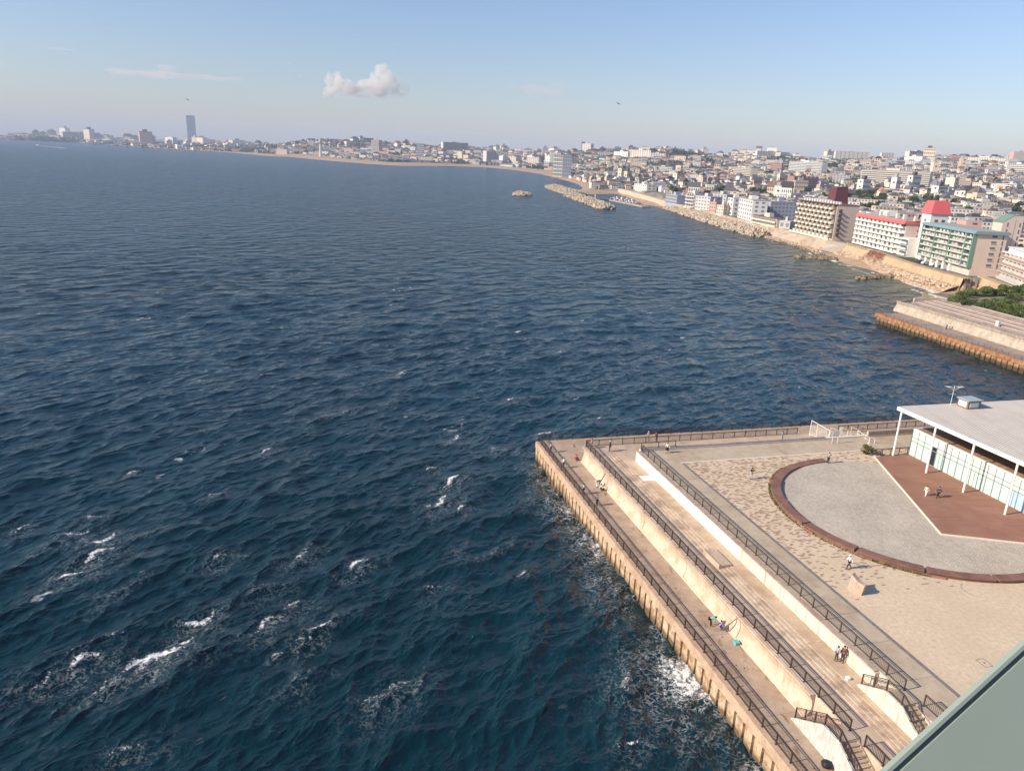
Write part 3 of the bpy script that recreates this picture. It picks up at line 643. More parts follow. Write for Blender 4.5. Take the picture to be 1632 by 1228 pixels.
# stone monument: sail-shaped slab standing on edge
M['stone'] = mat('pinkish granite', (.56,.41,.32), .85, .14, 2.5, bump=.02, col2=(.42,.29,.22), mixscale=1.2)
mb = MB(); out = [(0, 0), (1.75, 0), (1.95, 1.25)] + [(1.95-1.75*t, 1.25+.75*t**1.9) for t in (.2, .4, .6, .8, 1.0)]
T = lambda x, y, z: Q(54.9+x*.80*.88+y*.47, 16.3+x*.80*.47-y*.88, ZP+z*.92)
n = len(out); mb.add([T(x, .0, z) for x, z in out]+[T(x, -.62, z) for x, z in out], [tuple(range(n)), tuple(range(n, 2*n))[::-1]]+[(i, n+i, n+(i+1) % n, (i+1) % n) for i in range(n)])
st = tag(mb.build('stone_monument', M['stone']), 'pink granite monument slab with a curved top on the plaza', 'monument')
mb = MB()
for i, (x0, x1, z0, z1) in enumerate([(.15,.55,.25,.6),(.7,1.2,.55,.95),(.25,.6,.9,1.3),(1.3,1.65,.2,.7),(.75,1.1,1.1,1.4)]):
    mb.add([T(x0, .012, z0), T(x1, .012, z0), T(x1, .012, z1), T(x0, .012, z1)], [(0, 1, 2, 3)])
mb.build('inscription_panel', mat('engraved stone', (.47,.33,.26), .85, .2, 5), st)

# ---------------------------------------------------------------- railings
def rail_meshes(L, h, sp, br, mname, three=False):
    p = MB()
    p.box(0, -.02, .10, L, .02, .14); p.box(0, -.02, h-.18, L, .02, h-.14) if not three else p.box(0, -.015, h*.5, L, .015, h*.5+.03)
    n = int(L/sp)
    for i in range(1, n): p.box(i*L/n-br, -br, .12, i*L/n+br, br, h-.15)
    pm = p.mesh('panel', M[mname])
    q = MB(); q.box(-.045, -.045, 0, .045, .045, h-.02); q.box(-.09, -.09, 0, .09, .09, .03); qm = q.mesh('post', M[mname])
    r = MB(); r.box(0, -.045, h-.06, L, .045, h); rm = r.mesh('handrail', M[mname])
    return pm, qm, rm
def fence(label, pts, zs, h=1.1, bay=2.0, sp=.15, br=.012, m='fence', three=False, group='railings on the promenade'):
    a0 = Q(*pts[0]); f = empty('railing', (a0.x, a0.y, zs[0]), 0, label, 'railing', group)
    for (a, b), (z0, z1) in zip(zip(pts[:-1], pts[1:]), zip(zs[:-1], zs[1:])):
        A = Q(a[0], a[1], z0); B = Q(b[0], b[1], z1); d = B-A; L = Vector((d.x, d.y)).length; n = max(1, round(L/bay)); l = L/n; ang = math.atan2(d.y, d.x); sh = (z1-z0)/L
        pm, qm, rm = rail_meshes(l, h, sp, br, m, three)
        for k in range(n):
            P = A+d*(k/n)-Vector(f.location)
            for nm, me in (('panel', pm), ('handrail', rm)):
                o = child(nm, me, f)
                o.matrix_local = Matrix.Translation(P) @ Matrix.Rotation(ang, 4, 'Z') @ Matrix(((1,0,0,0),(0,1,0,0),(sh,0,1,0),(0,0,0,1)))
                if abs(sh) > 1e-6:      # shear does not survive loc/rot/scale: bake it
                    me2 = me.copy() if k == 0 else baked[nm]
                    if k == 0:
                        me2.transform(Matrix(((1,0,0,0),(0,1,0,0),(sh,0,1,0),(0,0,0,1))))
                        try: baked
                        except NameError: pass
                        fence.baked[nm] = me2
                    o.data = fence.baked[nm]; o.matrix_local = Matrix.Translation(P) @ Matrix.Rotation(ang, 4, 'Z')
                    baked = fence.baked
            child('post', qm, f, P, ang)
        child('post', qm, f, B-Vector(f.location), ang)
    return f
fence.baked = {}; baked = fence.baked
fence('dark brown railing along the outer quay edge, closest to the open sea', [(0,0.1),(112,0.1)], [ZC+.02]*2)
fence('dark brown railing across the far end of the lower walkway', [(0,.1),(0,104)], [ZC+.02]*2)
fence('dark brown railing on top of the curved wave wall', [(9.2,4.95),(70.2,4.95)], [ZF]*2)
fence('dark brown railing on the wave wall, near piece beyond the stair gap', [(71.9,4.95),(108,4.95)], [ZF]*2)
fence('long dark railing crossing the far end of the terrace behind the white wall', [(9.2,5.1),(9.2,42.5)], [ZF]*2, br=.01)
fence('dark railing at the far end beyond the white pipe frames', [(9.2,50.5),(9.2,104)], [ZF]*2, br=.01)
fence('thin brown railing above the long white retaining wall', [(16.9,10.75),(69.0,10.75)], [ZP]*2, m='fence2', br=.008, sp=.17)
fence('thin brown railing beside the plaza past the upper stair gap', [(70.9,10.95),(108,10.95)], [ZP]*2, m='fence2', br=.008, sp=.17)
fence('short brown railing at the far corner of the upper path', [(16.55,10.7),(16.55,16.2)], [ZP+.45]*2, h=.9, m='fence2', br=.006, sp=.5, bay=2.6)
fence('dark wire railing between the deck and the far terrace', [(24.2,46.3),(24.2,50.9)], [ZP]*2, h=1.2, m='fence2', br=.006, sp=.25, bay=1.5)
fence('dark wire railing on the far terrace behind the glass pavilion', [(12.9,52),(12.9,104)], [ZS]*2, h=1.1, m='fence2', br=.006, sp=.4, bay=2)

# ---------------------------------------------------------------- the two double stairs
def stair(name, label, ua, ul0, ul1, ub, v0, v1, zlo, zhi, wallm, wv):
    'rises from ua to the landing ul0..ul1 and goes down again to ub, between v0 (outer) and v1 (wall)'
    root = empty(name, Q(ul0, v0, zlo), 0, label, 'staircase', 'double stairs down the terrace')
    T = lambda a, b, c: Q(a, b, c)
    n1 = 6 if ul0-ua < 3.2 else 9; n2 = 12
    mb = MB(); rise = (zhi-zlo)
    for k in range(n1): mb.box(ua+(ul0-ua)*k/n1, v0+.12, zlo-.3, ua+(ul0-ua)*(k+1)/n1, v1, zlo+rise*(k+1)/(n1+1), T)
    mb.box(ul0, v0+.12, zlo-.3, ul1, v1, zhi, T)
    n2 = int(rise/.175); run = .36
    for k in range(n2): mb.box(ul1+run*k, v0+.12, zlo-.3, ul1+run*(k+1), v1, zhi-rise*(k+1)/(n2+1), T)
    mb.build('flight', M['crest'], root)
    ue = ul1+run*n2
    # outer wall following the flights
    mb = MB(); out = [(ua-.3, zlo), (ua-.1, zlo+.25)] + [(ua+(ul0-ua)*t, zlo+.3+(rise-.1)*t) for t in (.25, .5, .75, 1)] + [(ul1+.2, zhi+.18), (ue*.5+ul1*.5, zlo+rise*.55), (ue+.2, zlo+.15), (ue+.4, zlo)]
    n = len(out); mb.add([Q(a, v0-.06, z) for a, z in out]+[Q(a, v0+.118, z) for a, z in out], [tuple(range(n)), tuple(range(n, 2*n))[::-1]]+[(i, n+i, n+(i+1) % n, (i+1) % n) for i in range(n)])
    mb.build('side_wall', wallm, root)
    return root, ue
s1, ue1 = stair('double_staircase', 'lower double staircase with bright rough side wall from the quay to the wave wall railing', 65.9, 69.4, 71.2, 76, 3.15, 4.9, ZC, ZF, M['wall_rough2'] if 'wall_rough2' in M else M['white_wall'], 0)
fence('dark railing following the lower double staircase', [(66.0,3.22),(69.4,3.22),(71.2,3.22),(ue1+.3,3.22)], [ZC+.35, ZF+.15, ZF+.15, ZC+.1], bay=1.3, group='railings on the stairs')
s2, ue2 = stair('double_staircase', 'upper double staircase with ribbed side wall from the terrace path to the plaza', 66.2, 68.9, 70.6, 74, 9.0, 10.48, ZS, ZP, M['wall_rough'], 0)
fence('thin brown railing following the upper double staircase', [(66.3,9.07),(68.9,9.07),(70.6,9.07),(ue2+.2,9.07)], [ZS+.3, ZP+.15, ZP+.15, ZS+.1], m='fence2', br=.008, sp=.14, bay=1.3, group='railings on the stairs')
mb = MB(); mb.box(66.0, 4.9, ZC, 79.5, 5.1, ZF, lambda a, b, c: Q(a, b, c)); tag(mb.build('stair_back_wall', M['wave']), 'plain concrete wall behind the lower staircase', 'wall')

# ---------------------------------------------------------------- pavilion
M['roof'] = mat('grey metal roof', (.47,.435,.39), .55, .06, .4, spec=.3, streak=((.41,.38,.34), .6, .5, .7, (1,.12,1)))
M['glass'] = plain('pale green glazing film', (.50,.66,.59), .12, .6, var=.10)
M['glass_dark'] = plain('dark glass', (.02,.03,.035), .08, .6)
M['glass_blue'] = plain('blue glass', (.40,.54,.72), .12, .6)
M['mullion'] = plain('grey green mullion', (.20,.26,.23), .5)
M['tan_roof'] = mat('tan roof tiles', (.36,.235,.15), .85, .18, 2.0, col2=(.28,.18,.12), mixscale=.8)
M['grey_wall'] = plain('grey green wall', (.30,.32,.31), .7, var=.12)
T = lambda a, b, c: Q(a, b, c)
pav = empty('pavilion', Q(24.3, 51, ZP), 0, 'glass fronted pavilion with wide grey metal roof on white columns', 'building')
GZ = 11.5; PU1 = 92.0
mb = MB(); mb.box(24.35, 51.12, ZP, PU1, 56.9, GZ-.12, T); mb.build('wall', M['glass_dark'], pav)
mb = MB(); mb.box(24.25, 50.96, GZ-.12, PU1, 51.35, GZ+.06, T); mb.box(24.25, 51.35, GZ-.12, 24.6, 57, GZ+.06, T); mb.box(24.3, 50.97, ZP, PU1, 51.1, ZP+.16, T); mb.build('coping', M['white_paint'], pav)
mb = MB(); mb.box(24.6, 51.35, GZ-.3, PU1, 57.2, GZ-.02, T)
for k in range(60): mb.box(24.7+k*1.15, 51.4, GZ-.02, 24.74+k*1.15, 57, GZ+.03, T)
mb.build('roof_terrace', M['tan_roof'], pav)
mb = MB(); k = 0
u = 24.4; pane = MB(); dark = MB(); blue = MB(); mul = MB(); top = MB()
while u < PU1-1.3:
    wd = 1.22; tgt = dark if 3 == k else (blue if 14 <= k <= 19 else pane)
    (top).box(u+.05, 51.0, ZP+3.05, u+wd-.05, 51.06, GZ-.2, T)
    gm_ = MB().box(u+.05, 51.0, ZP+.2, u+wd-.05, 51.06, ZP+2.3, T); gm_.build('glass_door' if k == 3 else 'glass_panel', M['glass_dark' if k == 3 else ('glass_blue' if 14 <= k <= 19 else 'glass')], pav); (dark if k == 3 else top).box(u+.05, 51.0, ZP+2.4, u+wd-.05, 51.06, ZP+2.95, T)
    mul.box(u-.05, 50.93, ZP+.16, u+.05, 51.12, GZ-.12, T)
    if k % 5 == 4: mul.box(u+.62, 50.95, ZP+.16, u+.68, 51.1, ZP+2.4, T)
    u += wd; k += 1
mul.box(24.3, 50.94, ZP+2.3, PU1, 51.1, ZP+2.4, T); mul.box(24.3, 50.94, ZP+2.95, PU1, 51.1, ZP+3.05, T)
for nm, b_, m_ in (('transom_glass', dark, 'glass_dark'), ('mullion', mul, 'mullion')): b_.build(nm, M[m_], pav)
top.build('clerestory', plain('white glazing', (.64,.72,.64), .3, .5), pav)
mb = MB(); mb.box(26, 57.2, ZP, PU1, 90, 14.5, T); mb.build('upper_wall', M['grey_wall'], pav)
RT_ = 15.0
mb = MB(); mb.box(24.05, 47.85, RT_-.42, PU1, 92, RT_, T)
for k in range(75): v = 48.3+k*.585; mb.box(24.1, v, RT_, PU1, v+.04, RT_+.045, T)
mb.build('roof', M['roof'], pav)
mb = MB(); mb.box(23.95, 47.65, RT_-.50, PU1, 47.84, RT_+.03, T); mb.box(23.9, 47.65, RT_-.5, 24.04, 92, RT_+.03, T); mb.build('fascia', M['white_paint'], pav)
mb = MB(); mb.bar(Q(24.2, 48.6, RT_-.75), Q(PU1, 48.6, RT_-.75), .10, 6); mb.build('edge_beam', M['white_paint'], pav)
cm = MB(); cm.bar((0, 0, 0), (0, 0, RT_-.5-ZP), .14, 10); cmm = cm.mesh('column', M['white_paint'])
for k in range(10):
    p = Q(24.45+6.5*k, 48.1, ZP); o = child('column', cmm, pav, p-Vector(pav.location))
# box on the roof and TV aerial
rb = empty('roof_cupola', Q(25.2, 58.6, RT_), 0, 'small brown framed box with pale panels standing on the grey roof', 'roof box')
mb = MB(); mb.box(24.7, 57.6, RT_, 26.6, 59.9, RT_+1.25, T); mb.build('frame', plain('brown frame', (.27,.16,.12), .7), rb)
mb = MB(); mb.box(24.5, 57.4, RT_+1.25, 26.8, 60.1, RT_+1.38, T); mb.build('lid', plain('blue grey sheet', (.33,.40,.42), .4), rb)
mb = MB(); mb.box(24.95, 57.55, RT_+.25, 26.35, 57.62, RT_+1.05, T); mb.build('panel', M['white_paint'], rb)
mb = MB(); mb.box(26.58, 57.95, RT_+.25, 26.65, 59.5, RT_+1.0, T); mb.build('panel', M['glass'], rb)
ar = empty('tv_aerial', Q(23.9+.5, 57.4, RT_), 0, 'thin white television aerial on a mast at the roof edge', 'aerial'); p = Q(24.6, 56.5, RT_)
mb = MB(); mb.bar(p, p+Vector((0, 0, 3.1)), .035, 5); mb.build('mast', M['white_paint'], ar)
mb = MB(); t = p+Vector((0, 0, 2.9)); hx = Vector((1, .1, 0)); hy = Vector((-.3, 1, 0)).normalized()
for s in (-1, 1):
    mb.bar(t-Vector((0, 0, .5)), t+hx*s*1.3+Vector((0, 0, .15)), .022, 4)
    for k in range(4): q_ = t+hx*s*(.5+.25*k)+Vector((0, 0, .02*k)); mb.bar(q_-hy*.35, q_+hy*.35, .016, 4)
mb.bar(t-Vector((0, 0, 1.1))-hx*.7, t-Vector((0, 0, 1.1))+hx*.5, .02, 4)
mb.build('antenna_element', M['white_paint'], ar)
# white pipe gate with signs at the far terrace
def arch(u, v, h, wd, ang, name, label):
    r = empty(name, Q(u, v, ZF), 0, label, 'gate', 'white pipe frames at the terrace entrance'); d = (math.cos(ang), math.sin(ang))
    mb = MB(); a = Q(u, v, ZF); b = Q(u+d[0]*wd, v+d[1]*wd, ZF); z = Vector((0, 0, 1))
    mb.bar(a, a+z*h, .045, 6); mb.bar(b, b+z*(h-.35), .045, 6); mb.build('post', M['cream_paint'], r)
    mb = MB(); mb.bar(a+z*(h-.05), b+z*(h-.40), .045, 6); mb.bar(a+z*.9, b+z*.9, .03, 6); mb.build('crossbar', M['cream_paint'], r); return r
M['cream_paint'] = plain('cream paint', (.74,.64,.50), .5)
GL = [(12.4, 46.4, 'first white pipe arch, beside the mesh screen'), (12.5, 48.3, 'middle white pipe arch with the small white notice'), (12.6, 50.2, 'last white pipe arch, beside the ramp rail')]
for u_, v_, l_ in GL: arch(u_, v_, 2.15, 1.1, R(62), 'pipe_arch', l_)
fr = empty('mesh_screen', Q(11.0, 44.0, ZF), 0, 'white framed wire mesh screen sloping beside the pipe arches', 'screen')
mb = MB(); a = Q(10.2, 44.2, ZF); b = Q(13.2, 45.6, ZF); z = Vector((0, 0, 1))
for p_, h_ in ((a, 2.7), (b, 1.9)): mb.bar(p_, p_+z*h_, .05, 6)
mb.bar(a+z*2.7, b+z*1.9, .05, 6); mb.bar(a+z*.2, b+z*.2, .04, 6); mb.bar(a+(b-a)*.35, a+(b-a)*.35+z*2.4, .04, 6); mb.build('frame', M['white_paint'], fr)
mb = MB()
for k in range(1, 24): t_ = k/24; mb.bar(a+(b-a)*t_+z*.2, a+(b-a)*t_+z*(2.7-.8*t_), .008, 3)
for k in range(1, 14): mb.bar(a+z*(.2+k*.13), b+z*(.2+k*.12), .008, 3)
mb.build('mesh', M['white_paint'], fr)
rr_ = empty('ramp_rail', Q(14.5, 51, ZS), 0, 'white handrail frame beside the bush by the deck corner', 'handrail')
mb = MB(); a = Q(14.2, 50.2, ZS+.4); b = Q(19.4, 48.0, ZP-.3)
for k in range(4): p_ = a+(b-a)*k/3; mb.bar(p_, p_+z*1.3, .045, 6)
mb.build('post', M['white_paint'], rr_); mb = MB()
for h_ in (1.3, .85, .4): mb.bar(a+z*h_, b+z*h_, .035, 6)
mb.bar(b+z*1.3, b+VA*1.0+z*1.2, .04, 6); mb.bar(b+VA*1.0+z*1.2, b+VA*1.0, .04, 6)
mb.build('rail', M['white_paint'], rr_)
def signboard(name, u, v, z0, label, h=1.9, w_=.95, hh=.8, ang=R(85), m='sign'):
    r = empty(name, Q(u, v, z0), 0, label, 'sign'); d = UA*math.cos(ang)+VA*math.sin(ang); z = Vector((0, 0, 1)); p = Q(u, v, z0)
    mb = MB(); mb.bar(p-d*w_*.4, p-d*w_*.4+z*h, .035, 6); mb.bar(p+d*w_*.4, p+d*w_*.4+z*h, .035, 6); mb.build('post', M['white_paint'], r)
    mb = MB(); n_ = d.cross(z)*.03; A = p-d*w_/2+z*(h-hh); B = p+d*w_/2+z*(h-hh); mb.add([A-n_, B-n_, B-n_+z*hh, A-n_+z*hh, A+n_, B+n_, B+n_+z*hh, A+n_+z*hh], [(0,1,2,3),(7,6,5,4),(0,4,5,1),(1,5,6,2),(2,6,7,3),(3,7,4,0)]); mb.build('board', M[m], r); return r
M['sign'] = plain('sign board', (.55,.53,.52), .5); M['notice'] = plain('white notice', (.85,.83,.78), .5)
signboard('notice_board', 18.4, 42.5, ZP, 'grey notice board on two posts in front of the pipe arches', 2.1, 1.15, .95)
signboard('notice_sign', 12.2, 48.6, ZF, 'small white notice hanging on the middle pipe arch', 2.0, .6, .8, m='notice')
signboard('blue_notice', 12.9, 45.5, ZF, 'small blue and white notice beside the mesh screen', 2.0, .45, .7, m='glass_blue')
# ================================================================ people
SK = {}
def pcol(c, k='cloth'):
    key = tuple(c)+(k,)
    if key not in SK: SK[key] = plain(k, c, .8 if k != 'skin' else .5, .2, var=.08)
    return SK[key]
def skinned(name, verts, edges, radii, m, parent, root=0, sub=1):
    me = bpy.data.meshes.new(name); me.from_pydata([tuple(v) for v in verts], edges, []); me.update()
    o = bpy.data.objects.new(name, me); C.objects.link(o); o.parent = parent
    bpy.context.view_layer.objects.active = o
    md = o.modifiers.new('skin', 'SKIN'); md.use_smooth_shade = True
    if not me.skin_vertices: 
        with bpy.context.temp_override(object=o, active_object=o): bpy.ops.mesh.customdata_skin_add()
    for i, r in enumerate(radii):
        sv = me.skin_vertices[0].data[i]; sv.radius = (r, r) if isinstance(r, (int, float)) else r; sv.use_root = (i == root); sv.use_loose = False
    s = o.modifiers.new('sub', 'SUBSURF'); s.levels = sub; s.render_levels = sub
    me.materials.append(m); return o
POSE = {
 'stand': dict(pel=(0,0,.92), chest=(0,.01,1.36), head=(0,.03,1.58), kn=((-.10,.02,.50),(.10,.03,.50)), an=((-.11,-.01,.08),(.12,.04,.08)), el=((-.25,-.03,1.13),(.25,-.02,1.13)), wr=((-.25,.07,.90),(.24,.10,.92))),
 'walk': dict(pel=(0,0,.90), chest=(0,.04,1.34), head=(0,.09,1.56), kn=((-.10,.20,.52),(.10,-.03,.50)), an=((-.11,.30,.09),(.11,-.34,.13)), el=((-.24,-.16,1.14),(.24,.10,1.13)), wr=((-.24,-.10,.90),(.23,.30,.98))),
 'photo': dict(pel=(0,0,.92), chest=(0,-.01,1.36), head=(0,.03,1.58), kn=((-.11,.02,.50),(.11,.02,.50)), an=((-.14,-.01,.08),(.14,.02,.08)), el=((-.24,.16,1.20),(.24,.16,1.20)), wr=((-.09,.30,1.47),(.09,.30,1.47))),
 'fish': dict(pel=(0,0,.92), chest=(0,.02,1.36), head=(0,.06,1.57), kn=((-.12,.03,.50),(.12,.02,.50)), an=((-.15,-.01,.08),(.15,.05,.08)), el=((-.24,.10,1.12),(.24,.12,1.12)), wr=((-.12,.34,1.08),(.10,.36,1.14))),
 'crouch': dict(pel=(0,-.12,.36), chest=(0,.10,.76), head=(0,.22,.96), kn=((-.15,.28,.50),(.15,.28,.46)), an=((-.14,.02,.08),(.14,.04,.08)), el=((-.26,.26,.58),(.26,.26,.56)), wr=((-.12,.46,.36),(.12,.46,.34))),
 'bend': dict(pel=(0,-.12,.86), chest=(0,.26,1.04), head=(0,.46,1.06), kn=((-.12,.04,.48),(.12,.04,.48)), an=((-.13,-.03,.08),(.13,.0,.08)), el=((-.23,.36,.78),(.23,.36,.78)), wr=((-.12,.46,.52),(.12,.48,.52))),
 'sit': dict(pel=(0,-.15,.45), chest=(0,-.10,.90), head=(0,-.02,1.12), kn=((-.12,.30,.48),(.12,.30,.48)), an=((-.12,.32,.08),(.12,.34,.08)), el=((-.25,.02,.68),(.25,.02,.68)), wr=((-.12,.26,.62),(.12,.26,.62))),
}
def person(p, face, pose, top, bottom, label, hair=(.02,.015,.012), shoes=(.05,.05,.05), skin=(.50,.30,.20), h=1.68, skirt=False, hat=None, group='people on the promenade'):
    ang = math.atan2(face[1], face[0])-math.pi/2
    r = empty('person', p, ang, label, 'person', group); s = h/1.70; r.scale = (s, s, s); D = POSE[pose]
    V_ = Vector; pel, ch, hd = V_(D['pel']), V_(D['chest']), V_(D['head']); up = (ch-pel).normalized(); side = V_((1, 0, 0))
    mid = (pel+ch)/2; nk = ch+(hd-ch)*.52; hd0 = hd-(hd-nk)*.25; cr = hd+(hd-nk).normalized()*.10
    sh = [ch+side*k*.17+up*.03 for k in (-1, 1)]; hip = [pel+side*k*.09-up*.04 for k in (-1, 1)]
    vs = [pel, mid, ch, nk, hd0, cr, hd+V_((0, .085, -.02))]; es = [(0, 1), (1, 2), (2, 3), (3, 4), (4, 5), (4, 6)]; rs = [.12, .115, .13, .05, .088, .06, .03]
    def add(v, pr_, rad): vs.append(V_(v)); es.append((pr_, len(vs)-1)); rs.append(rad); return len(vs)-1
    for k in (0, 1):
        a = add(hip[k], 0, .085); a = add(D['kn'][k], a, .055); a = add(D['an'][k], a, .037); add(V_(D['an'][k])+V_((0, .14, -.045)), a, .034)
        a = add(sh[k], 2, .055); e = V_(D['el'][k]); a = add(e, a, .042); wv = V_(D['wr'][k]); a = add(wv, a, .027)
        d = (wv-e).normalized(); palm = wv+d*.075; a = add(palm, a, .034); q = d.cross(side).normalized(); lat = d.cross(q)
        for f_ in range(4): tip = palm+d*(.045+.012*(1.5-abs(f_-1.3)))+lat*(-.026+.0175*f_)+q*.012; b_ = add(palm+d*.03+lat*(-.026+.0175*f_), a, .009); add(tip, b_, .008)
        add(palm+lat*(.05)+d*.0, a, .010)
    skinned('body', vs, es, rs, pcol(skin, 'skin'), r)
    # jacket
    jv = [pel+up*.02, mid, ch, ch+up*.06]; je = [(0, 1), (1, 2), (2, 3)]; jr = [.15, .14, .155, .09]
    for k in (0, 1): n = len(jv); jv += [sh[k], V_(D['el'][k]), V_(D['wr'][k])]; je += [(2, n), (n, n+1), (n+1, n+2)]; jr += [.075, .058, .045]
    skinned('jacket', jv, je, jr, pcol(top), r)
    if skirt:
        mb = MB(); n = 10; lo = pel+V_((0, .04, -.42)); ring = lambda c, ra, rb: [c+V_((ra*math.cos(6.283*i/n), rb*math.sin(6.283*i/n), 0)) for i in range(n)]
        mb.add(ring(pel+up*.06, .15, .13)+ring(lo, .29, .25), [(i, (i+1) % n, n+(i+1) % n, n+i) for i in range(n)]+[tuple(range(n, 2*n))]); o = mb.build('skirt', pcol(bottom), None, True); o.parent = r
    else:
        tv = [pel]; te = []; tr = [.145]
        for k in (0, 1): n = len(tv); tv += [hip[k], V_(D['kn'][k]), V_(D['an'][k])]; te += [(0, n), (n, n+1), (n+1, n+2)]; tr += [.105, .075, .055]
        skinned('trousers', tv, te, tr, pcol(bottom), r)
    mb = MB(); hc = hd+V_((0, -.02, .045)); mb.ball(hc, .098, .112, .10, 10, 6)
    if hat is not None: mb2 = MB(); mb2.ball(hd+V_((0, 0, .085)), .115, .13, .06, 10, 5); o = mb2.build('hat', pcol(hat), None, True); o.parent = r
    o = mb.build('hair', pcol(hair, 'hair'), None, True); o.parent = r
    for k in (0, 1):
        mb = MB(); a = V_(D['an'][k]); mb.ball(a+V_((0, .06, -.045)), .05, .14, .042, 8, 5); o = mb.build('shoe', pcol(shoes), None, True); o.parent = r
    return r
def qd(u, v): d = UA*u+VA*v; return (d.x, d.y)
def PP(u, v, z, *a, **k): return person(Q(u, v, z), *a, **k)
blk, wht, nvy, gry, blu = (.015,.015,.018), (.78,.76,.72), (.03,.035,.08), (.25,.25,.26), (.10,.16,.30)
PP(8.9,3.75,ZC, qd(-.3,-1), 'crouch', (.62,.03,.04), (.10,.10,.10), 'crouching person in a bright red jacket against the wave wall end')
PP(18.6,3.3,ZC, qd(.2,1), 'bend', (.03,.03,.035), wht, 'bending angler in black jacket sorting gear by the wave wall', h=1.65)
PP(19.9,3.65,ZC, qd(-.5,-.4), 'crouch', wht, blk, 'crouching angler in a white shirt beside the black jacketed one')
PP(24.2,1.2,ZC, qd(.1,-1), 'fish', (.14,.14,.15), (.03,.03,.035), 'angler in dark grey clothes fishing at the quay railing')
PP(11.2,.75,ZC, qd(0,-1), 'fish', wht, (.08,.09,.14), 'white shirted angler leaning on the quay railing near the corner')
PP(20.5,.6,ZC, qd(0,-1), 'fish', (.30,.34,.42), (.05,.05,.07), 'pale blue shirted angler half hidden behind the quay railing')
PP(5.0,.7,ZC, qd(-.2,-1), 'fish', (.35,.36,.45), (.05,.05,.06), 'grey clad angler nearest the far corner of the quay')
PP(52.2,2.9,ZC, qd(.35,.9), 'bend', (.10,.48,.45), (.02,.02,.022), 'angler in a turquoise jacket and black trousers bending over gear', h=1.7)
PP(53.1,3.75,ZC, qd(-.6,-.5), 'crouch', (.28,.24,.55), (.06,.05,.12), 'crouching angler in a violet jacket under the wave wall')
PP(9.9,5.6,ZF, qd(-.6,-.8), 'stand', (.52,.30,.14), (.55,.48,.38), 'person in an orange top behind the middle railing corner', h=1.6)
PP(11.6,7.9,ZF, qd(-.7,-.7), 'stand', (.06,.10,.085), (.055,.085,.075), 'person in dark green clothes and pale cap on the terrace corner', hat=(.70,.72,.72), h=1.74)
PP(17.8,14.3,ZP, qd(.3,-.9), 'walk', (.75,.68,.48), blk, 'person in cream top and long black skirt on the upper path', skirt=True, h=1.62)
PP(8.3,15.8,ZC+2.3, qd(-1,.1), 'fish', (.50,.32,.24), (.30,.35,.26), 'tall angler in a reddish top and white cap at the far railing', hat=wht)
PP(8.6,17.0,ZC+2.3, qd(-1,-.2), 'stand', (.42,.12,.10), (.55,.32,.25), 'angler in a dark red top beside the white capped one')
PP(11.6,38.0,ZF, qd(-1,0), 'stand', (.32,.36,.33), (.33,.40,.50), 'person in grey green jacket and jeans on the far terrace')
PP(62.7,9.35,ZS, qd(.1,-1), 'stand', (.40,.35,.45), (.06,.06,.08), 'person in lilac grey jacket standing below the ribbed wall', skin=(.45,.28,.2), h=1.55)
PP(63.0,9.75,ZS, qd(.25,-1), 'stand', (.16,.07,.06), (.07,.05,.055), 'person in a dark red brown coat leaning at the ribbed wall', h=1.72)
PP(51.4,19.2,ZP, qd(-.2,-1), 'walk', wht, (.03,.04,.08), 'walker in white shirt and white cap with navy trousers on the plaza', hat=(.82,.82,.80), h=1.7)
PP(25.2,36.2,ZP, qd(-.1,1), 'photo', (.33,.28,.27), (.03,.03,.035), 'person in a taupe coat taking a picture beside the circle bench', h=1.7)
PP(28.4,21.6,ZP, qd(.1,1), 'photo', blk, (.35,.40,.42), 'person in a black jacket and pale jeans on the patterned bricks', h=1.72)
PP(37.4,42.1,ZP, qd(.3,-1), 'walk', (.70,.66,.50), (.80,.76,.68), 'woman in pale coat and white trousers walking on the deck', h=1.6, shoes=wht)
PP(38.2,43.3,ZP, qd(-.1,-1), 'walk', (.05,.05,.10), blk, 'man in navy jacket and black trousers walking on the deck', h=1.74, shoes=(.5,.42,.34))
PP(75.0,.75,ZC, qd(0,-1), 'stand', (.10,.10,.11), (.05,.05,.06), 'dark clothed angler at the quay railing nearest the camera')
# fishing gear
def gear(name, label, cat, build): r = MB(); build(r); return tag(r.build(name, M['dark']), label, cat)
M['rod'] = plain('rod', (.10,.09,.08), .4)
mb = MB(); a = Q(8.6,.7,ZC+1.05); mb.bar(a, a+Vector((-.9,.4,3.4)), .02, 4, .008); tag(mb.build('fishing_rod', M['white_paint']), 'long pale fishing rod held up over the far corner railing', 'fishing rod')
mb = MB(); a = Q(19.2,3.4,ZC+.75); mb.bar(a, a+Vector((.8,.2,1.6)), .10, 6, .06); tag(mb.build('rod_bag', M['dark']), 'dark rod bag leaning on the wave wall beside the two anglers', 'bag')
mb = MB(); mb.bar(Q(53.4,3.5,ZC+.2), Q(54.0,4.7,ZC+2.0), .07, 6, .05); tag(mb.build('rod_case', plain('rod case', (.13,.12,.10), .5)), 'dark rod case leaning against the wave wall by the violet jacket', 'rod case')
mb = MB(); mb.box(55.2,3.7,ZC,55.7,4.1,ZC+.3,lambda x,y,z:Q(x,y,z)); mb.box(55.15,3.65,ZC+.3,55.75,4.15,ZC+.36,lambda x,y,z:Q(x,y,z)); tag(mb.build('cool_box', plain('turquoise plastic', (.12,.45,.47), .4)), 'small turquoise cool box on the walkway', 'cool box')
